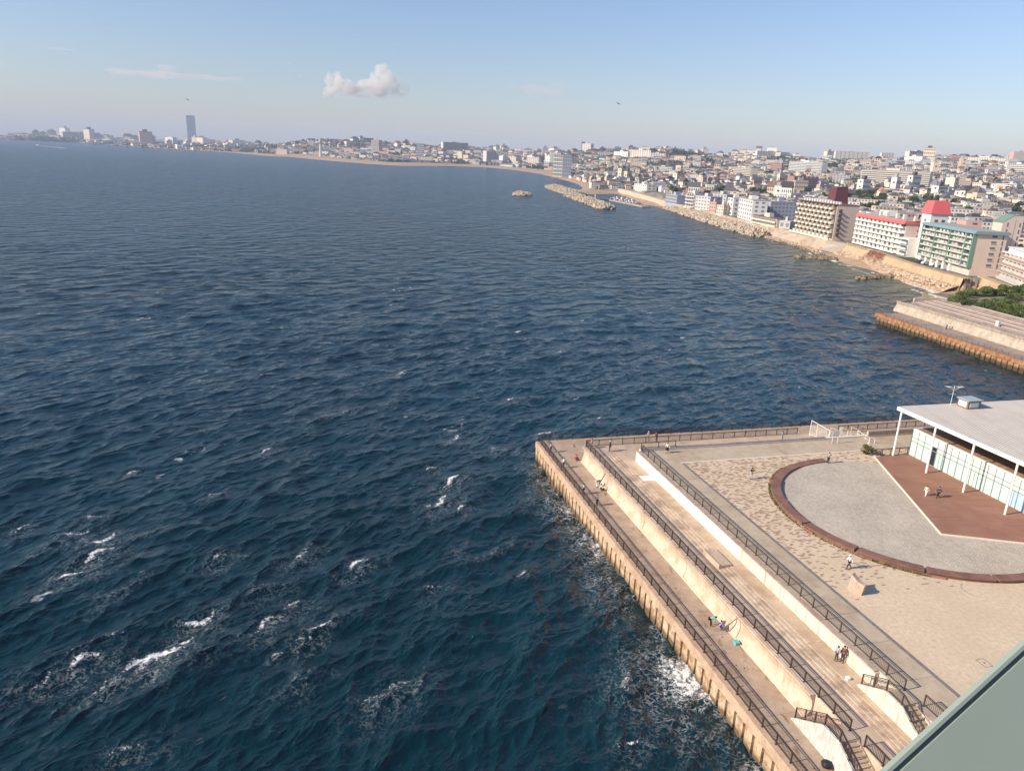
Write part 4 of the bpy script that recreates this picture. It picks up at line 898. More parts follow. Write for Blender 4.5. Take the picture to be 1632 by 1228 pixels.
mb = MB(); mb.ball(Q(71.0,2.6,ZC+.32), .42, .42, .32, 10, 6, .08, random.Random(4)); mb.bar(Q(71.0,2.6,ZC+.6), Q(71.0,2.6,ZC+.75), .05, 6); tag(mb.build('tackle_bag', M['dark'], None, True), 'round black bag standing on the lower walkway', 'bag')
# rubbish and patches
mb = MB(); mb.box(65.0,8.5,ZS,65.35,8.8,ZS+.25,lambda x,y,z:Q(x,y,z)); tag(mb.build('plastic_bag', M['notice']), 'small white bag left on the terrace steps', 'bag')
# bush by the deck corner
def leaf_mat(name, c1, c2):
    return mat(name, c1, .8, .35, 1.2, col2=c2, mixscale=.7, spec=.2)
M['leaf_olive'] = leaf_mat('olive leaves', (.13,.12,.035), (.07,.08,.02)); M['leaf'] = leaf_mat('green leaves', (.13,.165,.04), (.06,.09,.022)); M['leaf_dark'] = leaf_mat('dark leaves', (.075,.105,.03), (.04,.06,.018))
M['leaf_far'] = leaf_mat('far trees', (.045,.065,.028), (.025,.04,.02)); M['bark'] = plain('bark', (.11,.08,.06), .9)
def crown(mb, c, rx, ry, rz, n, s, rg, lob=7):
    L_ = [(Vector((rg.gauss(0, .42)*rx, rg.gauss(0, .42)*ry, rg.uniform(-.55, .6)*rz)), rg.uniform(.35, .62)) for _ in range(lob)]
    c = Vector(c)
    for _ in range(n):
        o, k = L_[rg.randrange(lob)]; d = Vector((rg.gauss(0, 1), rg.gauss(0, 1), rg.gauss(0, 1))).normalized(); q = rg.uniform(.6, 1.05)*k
        p = c+o+Vector((d.x*rx*q, d.y*ry*q, d.z*rz*q)); a = Vector((rg.gauss(0, 1), rg.gauss(0, 1), rg.gauss(0, .7))).normalized(); b = a.cross(d+Vector((.1, .2, .1))).normalized(); ss = s*rg.uniform(.6, 1.4)
        mb.add([p-a*ss, p-b*ss*.7, p+a*ss, p+b*ss*.7], [(0, 1, 2, 3)])
def shrub(name, p, r, h, n, s, m, label, group=None, seed=1, cat='shrub'):
    rg = random.Random(seed); e = empty(name, p, 0, label, cat, group); mb = MB(); crown(mb, (0, 0, h*.55), r, r, h*.55, n, s, rg); o = mb.build('foliage', m, None); o.parent = e
    mb = MB(); 
    for k in range(3): a = rg.uniform(0, 6.28); mb.bar((0, 0, 0), (r*.4*math.cos(a), r*.4*math.sin(a), h*.6), .05, 5, .02)
    o = mb.build('stem', M['bark'], None); o.parent = e; return e
shrub('bush', Q(23.2,44.4,ZP-.2), 1.0, 1.5, 420, .12, M['leaf_olive'], 'olive green bush at the corner of the timber deck', 'bushes by the deck corner', 1, 'bush')
shrub('bush', Q(23.4,46.0,ZP-.3), .8, 1.3, 260, .10, mat('dry twigs', (.16,.12,.08), .9, .3, 2), 'dry brownish bush right of the olive one', 'bushes by the deck corner', 2, 'bush')

# ================================================================ second pier
SA = at(1400, 499, 3.0); SB = at(1632, 575, 3.0); su = (SB-SA).normalized(); sv_ = Vector((-su.y, su.x, 0))
if sv_.x < 0: sv_ = -sv_
def S(a, b, c): return Vector((SA.x, SA.y, 0))+su*a+sv_*b+Vector((0, 0, c))
def tos(p): d = Vector((p[0]-SA.x, p[1]-SA.y, 0)); return d.dot(su), d.dot(sv_)
vb = tos(at(1500, 518.5, 3.0))[1]
M['rust'] = mat('rusty steel sheet piles', (.36,.175,.085), .85, .25, 1.2, bump=.02, col2=(.24,.10,.05), mixscale=.8, streak=((.42,.26,.14), .8, .5, .7, (1,1,.3)))
M['rust_low'] = mat('stained concrete piles', (.42,.28,.15), .85, .25, 1.2, col2=(.28,.18,.09), mixscale=.7, tide=((.08,.055,.03), .8, .8))
M['p2walk'] = mat('second pier walkway', (.34,.27,.21), .9, .15, .6, col2=(.26,.20,.16), mixscale=.2)
M['p2wave'] = mat('second pier wave wall', (.43,.375,.30), .85, .15, .7, col2=(.34,.29,.23), mixscale=.4, streak=((.36,.28,.20), 1.4, .5, .7, (1,1,.1)))
mb = MB(); low = MB()
k = 0; LS = 110
while k*1.9 < LS:
    a = k*1.9
    xs = [.18, .35, .75, 1.55, 1.85, 1.9]; out = [-.05, -.5, -.6, -.6, -.5, -.05]; n = len(xs)
    low.add([S(a+x, o, -2) for x, o in zip(xs, out)]+[S(a+x, o, 1.7) for x, o in zip(xs, out)]+[S(a+x, -.05, 1.95) for x in xs], [(i, i+1, n+i+1, n+i) for i in range(n-1)]+[(n+i, n+i+1, 2*n+i+1, 2*n+i) for i in range(n-1)]); k += 1
low.box(0, 0, -2, LS, .4, 1.95, S); low.box(-.02, .4, -2, .4, 44, 1.95, S)
pq = low.build('pier_wall', M['rust_low']); tag(pq, 'rust stained sheet pile wall of the second pier', 'quay wall')
mb = MB(); mb.box(-.65, -.65, 1.9, LS, .25, 3.0, S)
for i in range(60): mb.box(i*1.9+.1, -.72, 1.9, i*1.9+.9, -.66, 2.95, S)
mb.box(-.65, .25, 1.9, .2, 44, 3.0, S); mb.build('cap', M['rust'], pq)
mb = MB(); mb.box(.2, .25, 0, LS, vb, 2.98, S); tag(mb.build('pier_walkway', M['p2walk']), kind='structure')
e0 = tos(at(1430, 494.5, 3.0))[0]
pr3 = [(vb, 2.9), (vb+.12, 3.5), (vb+.5, 4.2), (vb+.95, 5.0), (vb+1.0, 5.5), (vb+.75, 6.0), (vb+.7, 6.3), (vb+1.5, 6.3), (vb+1.5, 2.9)]
mb = MB(); a = e0
while a < LS: mb.sweep(pr3, [a+.02, min(a+14, LS)-.02], lambda t, p, z: S(t, p, z)); a += 14
tag(mb.build('pier_wave_wall', M['p2wave']), 'pale curved wave wall along the second pier', 'wave wall')
T0 = vb+1.5; eT = e0; v2 = tos(at(1560, 490.8, 6.9))[1]; nst = 9; mb = MB(); wdt = (v2-T0)/(nst+2)
mb.box(e0, T0, 0, LS, T0+2*wdt, 5.6, S); 
for i in range(nst): mb.box(e0-1.0*(i > 2)-3*(i > 6), T0+(i+2)*wdt, 0, LS, T0+(i+3)*wdt, 5.6+.15*(i+1), S)
M['p2step'] = mat('second pier seating steps', (.36,.29,.24), .9, .15, .8, col2=(.28,.22,.18), mixscale=.3)
tag(mb.build('pier_terraces', M['p2step']), kind='structure')
mb = MB(); mb.box(e0-6, v2, 0, LS, v2+1.4, 7.05, S)
for i in (2, 4, 6): mb.box(e0, T0+(i+2)*wdt-.03, 5.6, LS, T0+(i+2)*wdt+.12, 5.6+.15*(i+1)+.02, S)
mb.box(e0-1.5, T0+4*wdt, 0, e0-1.0, v2+1, 7.1, S); mb.box(e0-11, v2+1.4, 0, e0-2, v2+2.2, 7.0, S)
tag(mb.build('terrace_kerb', mat('pink pale kerb', (.58,.46,.37), .85, .12, .8)), kind='structure')
mb = MB(); mb.box(e0-14, v2+1.4, 0, LS, v2+70, 6.7, S); tag(mb.build('park_ground', mat('park ground', (.26,.21,.15), .95, .3, .3, col2=(.16,.16,.07), mixscale=.12)), kind='structure')
mb = MB(); mb.box(e0+26, v2+26, 6.7, LS, v2+30, 6.8, S); mb.box(e0+22, v2+14, 6.7, e0+60, v2+17, 6.78, S); tag(mb.build('park_path', mat('pale path', (.50,.42,.36), .9)), kind='structure')
# railing posts on the pier
prl = empty('railing', S(0, 0, 3), 0, 'thin dark railing along the rusty edge of the second pier', 'railing', 'railings on the second pier')
pm_ = MB(); pm_.box(-.03,-.03,0,.03,.03,1.05); pm_ = pm_.mesh('post', M['fence2'])
for i in range(50): child('post', pm_, prl, S(i*2.1, -.2, 3)-S(0, 0, 3))
mb = MB()
for h_ in (1.05, .55): mb.bar(S(0, -.2, 3+h_), S(104, -.2, 3+h_), .03, 4)
mb.build('rail', M['fence2'], prl)
prl = empty('railing', S(e0, T0+1, 5.6), 0, 'thin dark railing behind the wave wall of the second pier', 'railing', 'railings on the second pier')
for i in range(40): child('post', pm_, prl, S(e0+2+i*2.4, T0+.5, 5.6)-S(e0, T0+1, 5.6))
mb = MB(); mb.bar(S(e0+2, T0+.5, 6.6), S(e0+95, T0+.5, 6.6), .025, 4); mb.build('rail', M['fence2'], prl)
pp = tos(at(1508, 525, 3.0)); person(S(pp[0], pp[1], 2.98), (-1, -.2), 'stand', (.04,.06,.10), (.04,.05,.07), 'person in dark blue clothes on the second pier walkway')
pp = tos(at(1513, 524, 3.0)); person(S(pp[0], pp[1], 2.98), (-1, .2), 'walk', wht, (.20,.20,.22), 'person in a white top beside the dark blue one on the second pier')
pc = tos(at(1589, 521, 5.6)); cb_ = empty('control_cabinet', S(pc[0], pc[1], 5.6), 0, 'pale grey cabinet on the terrace of the second pier', 'cabinet')
mb = MB(); mb.box(pc[0]-.6, pc[1]-.3, 5.6, pc[0]+.6, pc[1]+.3, 7.3, S); mb.build('cabinet_body', M['sign'], cb_)
mb = MB(); mb.box(pc[0]-.7, pc[1]-.4, 7.3, pc[0]+.7, pc[1]+.4, 7.4, S); mb.build('lid', M['white_paint'], cb_)
# shrubs of the park
rg = random.Random(21); k = 0
hedge = [(1522,478,2.6),(1531,473,2.8),(1541,470,3.0),(1551,468,3.0),(1561,467,2.8),(1571,467,3),(1580,466,3),(1590,466,3.2),(1600,466,3.4),(1611,465,3.4),(1622,465,3.6),(1634,464,3.8),(1645,463,4),(1533,483,2.2),(1546,480,2.0),
 (1560,486,2.2),(1572,482,2),(1580,488,2.6),(1590,492,2.8),(1601,494,3),(1612,497,3),(1624,500,3),(1637,504,3),(1598,484,2.8),(1609,487,2.8),(1620,490,2.6),(1588,482,2.4),(1605,476,2.6),(1617,474,2.8)]
pos_words = ['tip','edge','middle','inner side','road side','seaward side']
protoS = None; shrubs = []
for i in range(4): shrubs.append(shrub('shrub', (0, 0, -50), 3.2, 4.2, 1500, .24, M['leaf'] if i % 2 else M['leaf_dark'], 'x', 'shrubs in the park by the second pier', 50+i))
shrub_used = set()
def place_tree(protos, i, p, s, rz, label, group):
    'first use of a prototype moves it, later uses copy it'
    o = protos[i]
    if id(o) not in shrub_used: shrub_used.add(id(o)); o.location = p; o.rotation_euler = (0, 0, rz); o.scale = s
    else: o = copy_tree(o, p, rz, None, s)
    o['label'] = label; o['group'] = group; return o
row_w = ['back row', 'front row', 'middle row']
for i, (px, py, h_) in enumerate(hedge):
    p = at(px, py+4, 6.7); s = h_/4.2*.95
    row = 0 if i < 13 else (1 if i < 23 else 2); n_in = (i if i < 13 else i-13 if i < 23 else i-23)+1
    ordn = ['first','second','third','fourth','fifth','sixth','seventh','eighth','ninth','tenth','eleventh','twelfth','thirteenth'][n_in-1]
    place_tree(shrubs, rg.randrange(4), p, (s*1.15, s*1.15, s), rg.uniform(0, 6), f'leafy shrub of the park, {ordn} from the left in the {row_w[row]}', 'shrubs in the park by the second pier')

# ================================================================ sea wall, beach works
M['ochre'] = mat('ochre stained sea wall', (.50,.37,.23), .9, .15, .5, bump=.03, col2=(.41,.28,.17), mixscale=.25, streak=((.33,.22,.13), .8, .55, .75, (1,1,.2)))
M['slope'] = mat('concrete revetment slope', (.45,.36,.27), .9, .12, .3, col2=(.36,.28,.20), mixscale=.12, streak=((.30,.21,.15), .5, .55, .7, (1,.2,1)))
M['wall_grey'] = plain('grey concrete face', (.33,.29,.24), .9, var=.15)
M['wtop'] = mat('sea wall top path', (.45,.37,.30), .9, .15, .4)
def wallrun(mb, pts, z0, z1, batter, top=4.0):
    'sea wall face with batter along pts (ground plan of the top edge), land on the right'
    P_ = [Vector((x, y, 0)) for x, y in pts]; nn = []
    for i in range(len(P_)):
        d = (P_[min(i+1, len(P_)-1)]-P_[max(i-1, 0)]).normalized(); n_ = Vector((-d.y, d.x, 0)); nn.append(n_ if True else n_)
    for i in range(len(P_)-1):
        a, b = P_[i], P_[i+1]; na, nb = nn[i], nn[i+1]
        Z = lambda v, z: Vector((v.x, v.y, z))
        ba, bb = (batter[i], batter[i+1]) if isinstance(batter, list) else (batter, batter); lo_a, lo_b = a+na*ba, b+nb*bb; in_a, in_b = a-na*top, b-nb*top
        mb.add([Z(lo_a, z0), Z(lo_b, z0), Z(b, z1), Z(a, z1), Z(in_b, z1), Z(in_a, z1)], [(0, 1, 2, 3), (3, 2, 4, 5)])
# near to far along the shore, sea lies on the left (-x)
W1 = [(187.6,315.6),(186.6,330),(186.9,353.3),(188.5,372),(190.0,390)]
W2 = [(190.0,390.05),(191.0,405),(192.0,424),(192.6,444)]
W3 = [(192.6,444),(189.6,466),(188.2,492),(186.3,520),(184.6,540)]
W4 = [(184.6,540),(182.5,545),(181,560),(179.2,600),(176,640),(173,708),(172,781),(170,857)]
def mk(name, pts, m, label, bat, z0=.6, top=4.0, z1=6.5, cat='sea wall'): mb = MB(); wallrun(mb, pts, z0, z1, bat, top); return tag(mb.build(name, m), label, cat, 'sea walls below the apartment blocks')
mk('sea_wall', W1+W2[1:], M['ochre'], 'long ochre stained sea wall below the green balconies and the red roof edge', [1.4,1.4,1.5,1.8,2.6,4.6,6.0,6.5])
mk('sea_wall', W3, M['slope'], 'grey tan concrete slope below the block with staggered balconies', 6.0, .8)
mk('sea_wall', W4, M['slope'], 'low far sea wall behind the heap of concrete armour blocks', 2.0, 1.0, 3, 6.4)
mk('sea_wall', [(212,262),(194.4,298),(199.3,326.5)], M['ochre'], 'second ochre sea wall below the brown white balcony block', 3.0, .8)
mb = MB(); mb.add([(187.6,315.6,6.5),(189.5,312,1.0),(198,322,1.5),(199.3,326.5,6.5)], [(0,1,2,3)]); tag(mb.build('return_wall', M['wall_grey']), 'grey concrete return wall between the two ochre sea walls', 'wall')
mb = MB(); mb.add([(192.6,444,6.52),(186.2,443.2,1.0),(183.6,466,.8),(189.6,466,6.52)], [(0,1,2,3)])
tag(mb.build('end_face', M['wall_grey']), 'dark grey end face of the concrete slope', 'wall')
mb = MB(); bk = W1+W2[1:]
for (xa, ya), (xb, yb), o0, o1 in zip(bk[:-1], bk[1:], [1,1,1,1.2,2.4,3.6,4.4], [1,1,1.2,2.4,3.6,4.4,5]):
    rows = [(o0, o1, 3.4), (3.2+o0*.4, 3.2+o1*.4, 2.5), (6.0+o0*.2, 6.0+o1*.2, 1.3), (9.5, 9.5, -.4)]
    for (a0, a1, z0), (b0, b1, z1) in zip(rows[:-1], rows[1:]): mb.add([(xa-a0, ya, z0), (xb-a1, yb, z0), (xb-b1, yb, z1), (xa-b0, ya, z1)], [(0,1,2,3)])
tag(mb.build('beach', M['sand']), kind='structure')
# parapet line with posts on the orange wall
mb = MB()
for i in range(14): t = i/13; mb.box(191.4+.9*t-.5, 408+34*t, 6.5, 191.4+.9*t-.2, 409.6+34*t, 7.6)
tag(mb.build('parapet', M['slope']), 'row of parapet slabs on top of the orange sea wall', 'parapet')
M['creeper'] = mat('red autumn creeper', (.22,.035,.03), .9, .35, 1.5, col2=(.13,.05,.03), mixscale=.8)
mb = MB()
for k in range(900): t = rg.uniform(0, 1); y = 391+20*t; q = rg.random()**1.4; x = 190.3+.9*t-5.2*q*(.5+.5*math.sin(t*9)**2); z = 6.9-4.6*q*(.5+.5*math.sin(t*9)**2)+rg.uniform(0, .35); s_ = rg.uniform(.15, .4); mb.add([(x-s_*.3, y-s_, z), (x, y+s_*.2, z+s_*.7), (x-.1, y+s_, z-s_*.3)], [(0, 1, 2)])
tag(mb.build('creeper', M['creeper']), 'dark red creeper hanging over the orange sea wall', 'creeper')
# armour blocks and boulders
M['armour'] = mat('weathered armour blocks', (.50,.42,.32), .9, .25, .4, col2=(.36,.29,.21), mixscale=.25); M['rock'] = mat('beach boulders', (.52,.40,.28), .9, .2, .6, col2=(.36,.27,.19), mixscale=.3); M['rock_dark'] = mat('wet boulders', (.17,.13,.09), .7, .3, .5, col2=(.30,.24,.15), mixscale=.3)
def tetra(mb, p, s, rg):
    q = Matrix.Rotation(rg.uniform(0, 6.28), 3, 'Z') @ Matrix.Rotation(rg.uniform(0, 3), 3, 'X')
    for d in ((0, 0, 1), (.94, 0, -.33), (-.47, .82, -.33), (-.47, -.82, -.33)): v = q @ Vector(d); mb.bar(p, p+v*s, s*.42, 5, s*.26)
def heap(name, label, line, wdt, top, size, n, seed, m='armour', z0=0.0, cat='breakwater', kind=None, group=None, both=True, kp=0):
    rg = random.Random(seed); mb = MB(); P_ = [Vector((x, y, 0)) for x, y in line]; Ls = [(b-a).length for a, b in zip(P_[:-1], P_[1:])]; tot = sum(Ls)
    def pt(t):
        d = t*tot
        for a, b, l in zip(P_[:-1], P_[1:], Ls):
            if d <= l: return a+(b-a)*(d/l), (b-a).normalized()
            d -= l
        return P_[-1], (P_[-1]-P_[-2]).normalized()
    for _ in range(n):
        t = rg.random(); c, d = pt(t); nn_ = Vector((-d.y, d.x, 0)); q = rg.uniform(-1, 1) if both else rg.uniform(0, 1)
        e = min(1, min(t, 1-t)*tot/wdt*1.4+.35) if both else 1
        z = z0+(top-z0)*((1-abs(q)**1.6)*e if both else (1-q))
        p = c+nn_*q*wdt*e+Vector((0, 0, z+rg.uniform(-.3, .3)*size))
        if m == 'armour': tetra(mb, p, size*rg.uniform(.8, 1.15), rg)
        else: s_ = size*rg.uniform(.5, 1.3); mb.ball(p, s_*rg.uniform(.7, 1.2), s_*rg.uniform(.7, 1.2), s_*.7, 6, 4, .18, rg)
    o = mb.build(name, M[m]); return tag(o, label, cat, group, kind)
L2 = lambda *pp: [tuple(at(x, y, 1)[:2]) for x, y in pp]
heap('armour_slope', 'long slope of pale concrete armour blocks below the far sea wall', [(173.8,541),(171.5,556),(169,615),(165.8,700),(164.6,775),(163,835)], 8.5, 4.8, 1.7, 1900, 5, both=True)
heap('islet', 'small islet heap of concrete armour blocks in the open water', L2((822,309),(842,311)), 9, 2.6, 2.6, 150, 6, cat='breakwater')
heap('breakwater', 'far breakwater of concrete armour blocks joining the sand spit', L2((882,298),(893,302),(905,306),(920,309.5)), 15, 3.4, 3.0, 520, 7)
heap('breakwater', 'nearer long breakwater of pale armour blocks in front of the small harbour', L2((911,311.5),(930,318),(950,325),(967,332)), 10, 3.6, 2.6, 620, 8)
heap('groin', 'dark rock groin nearest the bay below the orange wall', [(156,423.5),(163,423),(170,421),(177,419)], 2.4, 1.1, .9, 260, 9, 'rock_dark', cat='groin')
heap('groin', 'rock groin reaching out from the beach nearest the second pier', [(157,345.5),(163,350),(171,355),(179,358)], 2.0, .9, .8, 230, 10, 'rock_dark', cat='groin')
heap('rubble', 'pale boulders strewn at the foot of the ochre sea wall', [(184.0,318),(182.6,335),(182.6,353),(183.8,368)], 2.8, 3.0, .75, 560, 11, 'rock', 1.5, cat='boulders', kind='stuff')
heap('rubble', 'brown stones along the waterline under the concrete slope', [(178.6,446),(180,470),(179.5,500),(177.5,524),(175,538)], 2.8, 1.2, .8, 420, 12, 'rock', cat='boulders', kind='stuff')
heap('rubble', 'dark wet stones at the edge of the sea below the slope', [(176.9,450),(177.6,470),(177.3,500),(175.6,524)], 1.6, .5, .7, 240, 13, 'rock_dark', cat='boulders', kind='stuff')
person((182.3, 338, 1.6), (-1, 0), 'stand', (.06,.06,.07), (.05,.05,.06), 'lone dark figure standing on the beach below the boulders', group='people on the beach')
# small boat lying on the sand
bt = empty('dinghy', (188.2, 309.5, 1.0), .4, 'small dark dinghy with white cover lying by the return wall', 'dinghy'); mb = MB()
mb.sweep([(-.8,.1),(-.6,-.35),(0,-.5),(.6,-.35),(.8,.1)], [-1.7,-1,0,1,1.5], lambda t, a, b: Vector((t, a*(1-.25*abs(t)**1.5/2), .9+b*(1-.1*abs(t))))); o = mb.build('hull', M['wall_grey'], None); o.parent = bt
mb = MB(); mb.ball((0, 0, 1.05), 1.0, .55, .3, 8, 5); o = mb.build('cover', M['white_paint'], None, True); o.parent = bt
# floating pontoon with moored boats in the small harbour
pt_ = empty('pontoon', at(945, 317.6, .3), 0, 'dark floating pontoon crossing the small harbour', 'pontoon'); mb = MB(); a = at(938, 317.3, .35); b = at(976, 319.2, .35)
d = (b-a).normalized(); n_ = Vector((-d.y, d.x, 0))*1.6; mb.prism([(a-n_)[:2], (b-n_)[:2], (b+n_)[:2], (a+n_)[:2]], 0, .7); mb.build('deck', M['dark'], pt_)
mb = MB(); mb.bar(a+Vector((8, 0, 0)), a+Vector((8, 0, 6)), .5, 6); mb.build('light_post', M['white_paint'], pt_)
def moored(p, ang, L, hull, label, mast=False):
    r = empty('motorboat', p, ang, label, 'boat', 'boats moored in the small harbour'); mb = MB()
    mb.sweep([(-1, .9), (-.75, 0), (.75, 0), (1, .9)], [-.5*L, -.2*L, .15*L, .35*L, .5*L], lambda t, a, b: Vector((t, a*L*.17*(1-max(0, t/L)**2*3.6), b))); o = mb.build('hull', M[hull], None); o.parent = r
    mb = MB(); mb.box(-.15*L, -.1*L, .85, .15*L, .1*L, 2.0); mb.box(-.18*L, -.12*L, 2.0, .17*L, .12*L, 2.15); o = mb.build('cabin', M['white_paint'], None); o.parent = r
    mb = MB(); mb.box(.152*L, -.09*L, 1.2, .155*L, .09*L, 1.8); o = mb.build('windscreen', M['glass_dark'], None); o.parent = r
    if mast: mb = MB(); mb.bar((0, 0, 2), (0, 0, 9), .09, 5); o = mb.build('mast', M['white_paint'], None); o.parent = r
    return r
bl = [(979,317,'first'),(985,318.2,'second'),(991,319.4,'third'),(997,320.6,'fourth'),(1003,321.8,'fifth'),(1009,323,'sixth'),(1015,324.2,'seventh'),(984,315.8,'eighth'),(992,317,'ninth'),(1000,318.4,'tenth'),(1008,320,'eleventh')]
for i, (px, py, w_) in enumerate(bl): moored(at(px, py, .2), rg.uniform(.2, .7), rg.uniform(8, 11), 'white_paint' if i % 3 else 'sign', f'small pale motorboat at the far harbour jetty, {w_} counted from the pontoon', i % 4 == 0)
mb = MB(); a = at(975, 318.5, .6); b = at(1030, 329.5, .6); d = (b-a).normalized(); n_ = Vector((-d.y, d.x, 0))*5; mb.prism([(a-n_)[:2], (b-n_)[:2], (b+n_)[:2], (a+n_)[:2]], -1, .9); tag(mb.build('jetty', M['slope']), 'flat concrete jetty with moored boats in the small harbour', 'jetty')
mb = MB()
wl = [tuple(at(x, y, 4)[:2]) for x, y in ((985,303.5),(1000,307),(1020,313),(1040,319),(1062,325.5),(1085,332),(1100,336))]
for a_, b_ in zip(wl[:-1], wl[1:]):
    mb.add([(a_[0], a_[1], 1), (b_[0], b_[1], 1), (b_[0], b_[1], 6.8), (a_[0], a_[1], 6.8), (b_[0]+5, b_[1]+4, 6.8), (a_[0]+5, a_[1]+4, 6.8)], [(0,1,2,3),(3,2,4,5)])
tag(mb.build('harbour_wall', mat('harbour wall concrete', (.55,.44,.33), .9, .1, .1)), 'pale straight harbour wall above the beach', 'sea wall', 'sea walls below the apartment blocks')  # one even tan concrete colour with slight random tone
# ================================================================ apartment blocks on the sea front
M['cream'] = mat('cream render', (.66,.58,.47), .8, .06, .3, streak=((.50,.43,.36), .8, .6, .8, (1,1,.1))); M['pink_beige'] = mat('pinkish beige render', (.60,.48,.40), .8, .05, .2, streak=((.50,.40,.33), .7, .6, .8, (1,1,.1)))
M['white_r'] = mat('white render', (.74,.71,.65), .8, .05, .3, streak=((.58,.54,.49), .8, .6, .8, (1,1,.1))); M['shade'] = plain('painted shade', (.10,.085,.07), .8); M['brownroof'] = plain('brown roof', (.16,.10,.09), .7)  # shade: dark colour painting the shadow behind balconies and in the car port
M['red'] = plain('coral red roof', (.66,.13,.13), .6); M['teal'] = plain('teal roof', (.17,.28,.29), .5); M['green'] = plain('green balcony paint', (.15,.25,.19), .6); M['roofgrey'] = mat('flat roof grey', (.34,.32,.30), .9, .12, .2)
M['win'] = plain('window glass', (.10,.12,.14), .15, .6); M['curt'] = plain('curtained window', (.55,.50,.42), .5); M['curt2'] = plain('pinkish curtain', (.50,.36,.30), .5); M['brown'] = plain('brown parapet', (.33,.24,.20), .8); M['maroon'] = plain('maroon cladding', (.13,.045,.045), .6)
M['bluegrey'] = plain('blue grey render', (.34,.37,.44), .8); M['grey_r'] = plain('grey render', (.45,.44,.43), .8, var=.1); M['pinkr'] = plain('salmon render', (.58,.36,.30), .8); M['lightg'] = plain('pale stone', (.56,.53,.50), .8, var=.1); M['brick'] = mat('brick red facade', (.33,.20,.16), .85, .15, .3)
def place(A, B):
    A = Vector((A[0], A[1], 0)); B = Vector((B[0], B[1], 0)); d = B-A; return math.atan2(d.y, d.x), d.length
def bx_mesh(name, m, *boxes):
    mb = MB()
    for b in boxes: mb.box(*b)
    return mb.mesh(name, M[m] if isinstance(m, str) else m)
def base(name, A, ang, z0, label, cat='apartment block', group=None): return empty(name, (A[0], A[1], z0), ang, label, cat, group)
def pt_child(name, me, r, x=0, y=0, z=0): return child(name, me, r, (x, y, z))
# --- staggered balconies
A, B = (187.6, 519.0), (192.4, 466.7); ang, L = place(A, B); H_ = 21.0
r = base('apartment_block', A, ang, 6.4, 'cream seaside apartment block with staggered box balconies', group='apartment blocks on the sea front')
pt_child('wall', bx_mesh('wall', 'pink_beige', (0, 0, 0, L, 14, H_)), r)
pt_child('roof', bx_mesh('roof', 'brownroof', (-.6, -1.5, H_, L+.3, 14.2, H_+.35)), r)
pt_child('recess', bx_mesh('recess', 'shade', (.3, -.05, .8, L-.5, -.003, H_-.1)), r)  # flat dark sheet paints the shade behind the balconies
bm_ = bx_mesh('balcony', 'cream', (0, -1.7, 0, 3.1, -.06, .14), (0, -1.7, .14, 3.1, -1.58, 1.25), (0, -1.58, .14, .12, -.06, 1.25), (2.98, -1.58, .14, 3.1, -.06, 2.2)); wm_ = bx_mesh('window', 'win', (0, -.1, 0, 1.9, -.051, 1.7)); cm_ = bx_mesh('window', 'curt', (0, -.1, 0, 1.9, -.051, 1.7)); pv_ = bx_mesh('fin', 'cream', (0, -1.2, 0, .25, -.06, 2.6))
nf = 7; fh = (H_-1.4)/nf
for i in range(nf):
    for j in range(9):
        x = j*(L-2)/9+(i % 2)*2.4+.2
        if x+3.2 > L: continue
        pt_child('balcony', bm_, r, x, 0, 1.2+i*fh); pt_child('window', cm_ if rg.random() < .25 else wm_, r, x+.5, 0, 1.6+i*fh); pt_child('fin', pv_, r, x+3.2, 0, 1.2+i*fh)
bs_ = bx_mesh('side_balcony', 'shade', (0, 0, 0, .06, 2.0, 1.9), (.06, 0, -.1, 1.3, 2.6, .05));  # dark sheet on the end wall holds the balcony's shadow as colour
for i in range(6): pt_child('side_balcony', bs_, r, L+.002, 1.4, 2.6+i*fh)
pt_child('ground_wall', bx_mesh('ground_wall', 'cream', (-2, -3.0, 0, L, -2.7, 1.3)), r)
vt = bx_mesh('chimney', 'white_paint', (0, 0, 0, 1.1, 1.1, 1.5))
for i in range(14): pt_child('chimney', vt, r, 2+i*3.6, 2.5, H_+.35)
pt_child('roof_house', bx_mesh('roof_house', 'roofgrey', (14, 5, H_+.35, 34, 12, H_+2.2)), r)
# maroon cooling-tower-like block behind
r2 = base('tower_block', (201, 490), ang, 6, 'maroon cladded tapering roof tower behind the staggered block', 'tower'); mb = MB()
mb.add([(-5.5,-5,0),(6,-5,0),(6,5,0),(-5.5,5,0),(-5.2,-4.7,20),(5.7,-4.7,20),(5.7,4.7,20),(-5.2,4.7,20),(-3.6,-3.6,31.0),(4.4,-3.6,31.4),(4.4,3.6,31.4),(-3.6,3.6,31.0)], [(0,1,5,4),(1,2,6,5),(2,3,7,6),(3,0,4,7),(4,5,9,8),(5,6,10,9),(6,7,11,10),(7,4,8,11),(8,9,10,11)]); o = mb.build('cladding', M['maroon'], None); o.parent = r2; 
mb = MB(); mb.box(-3.8,-3.8,31.4,4.6,3.8,31.7); o = mb.build('roof', M['brownroof'], None); o.parent = r2
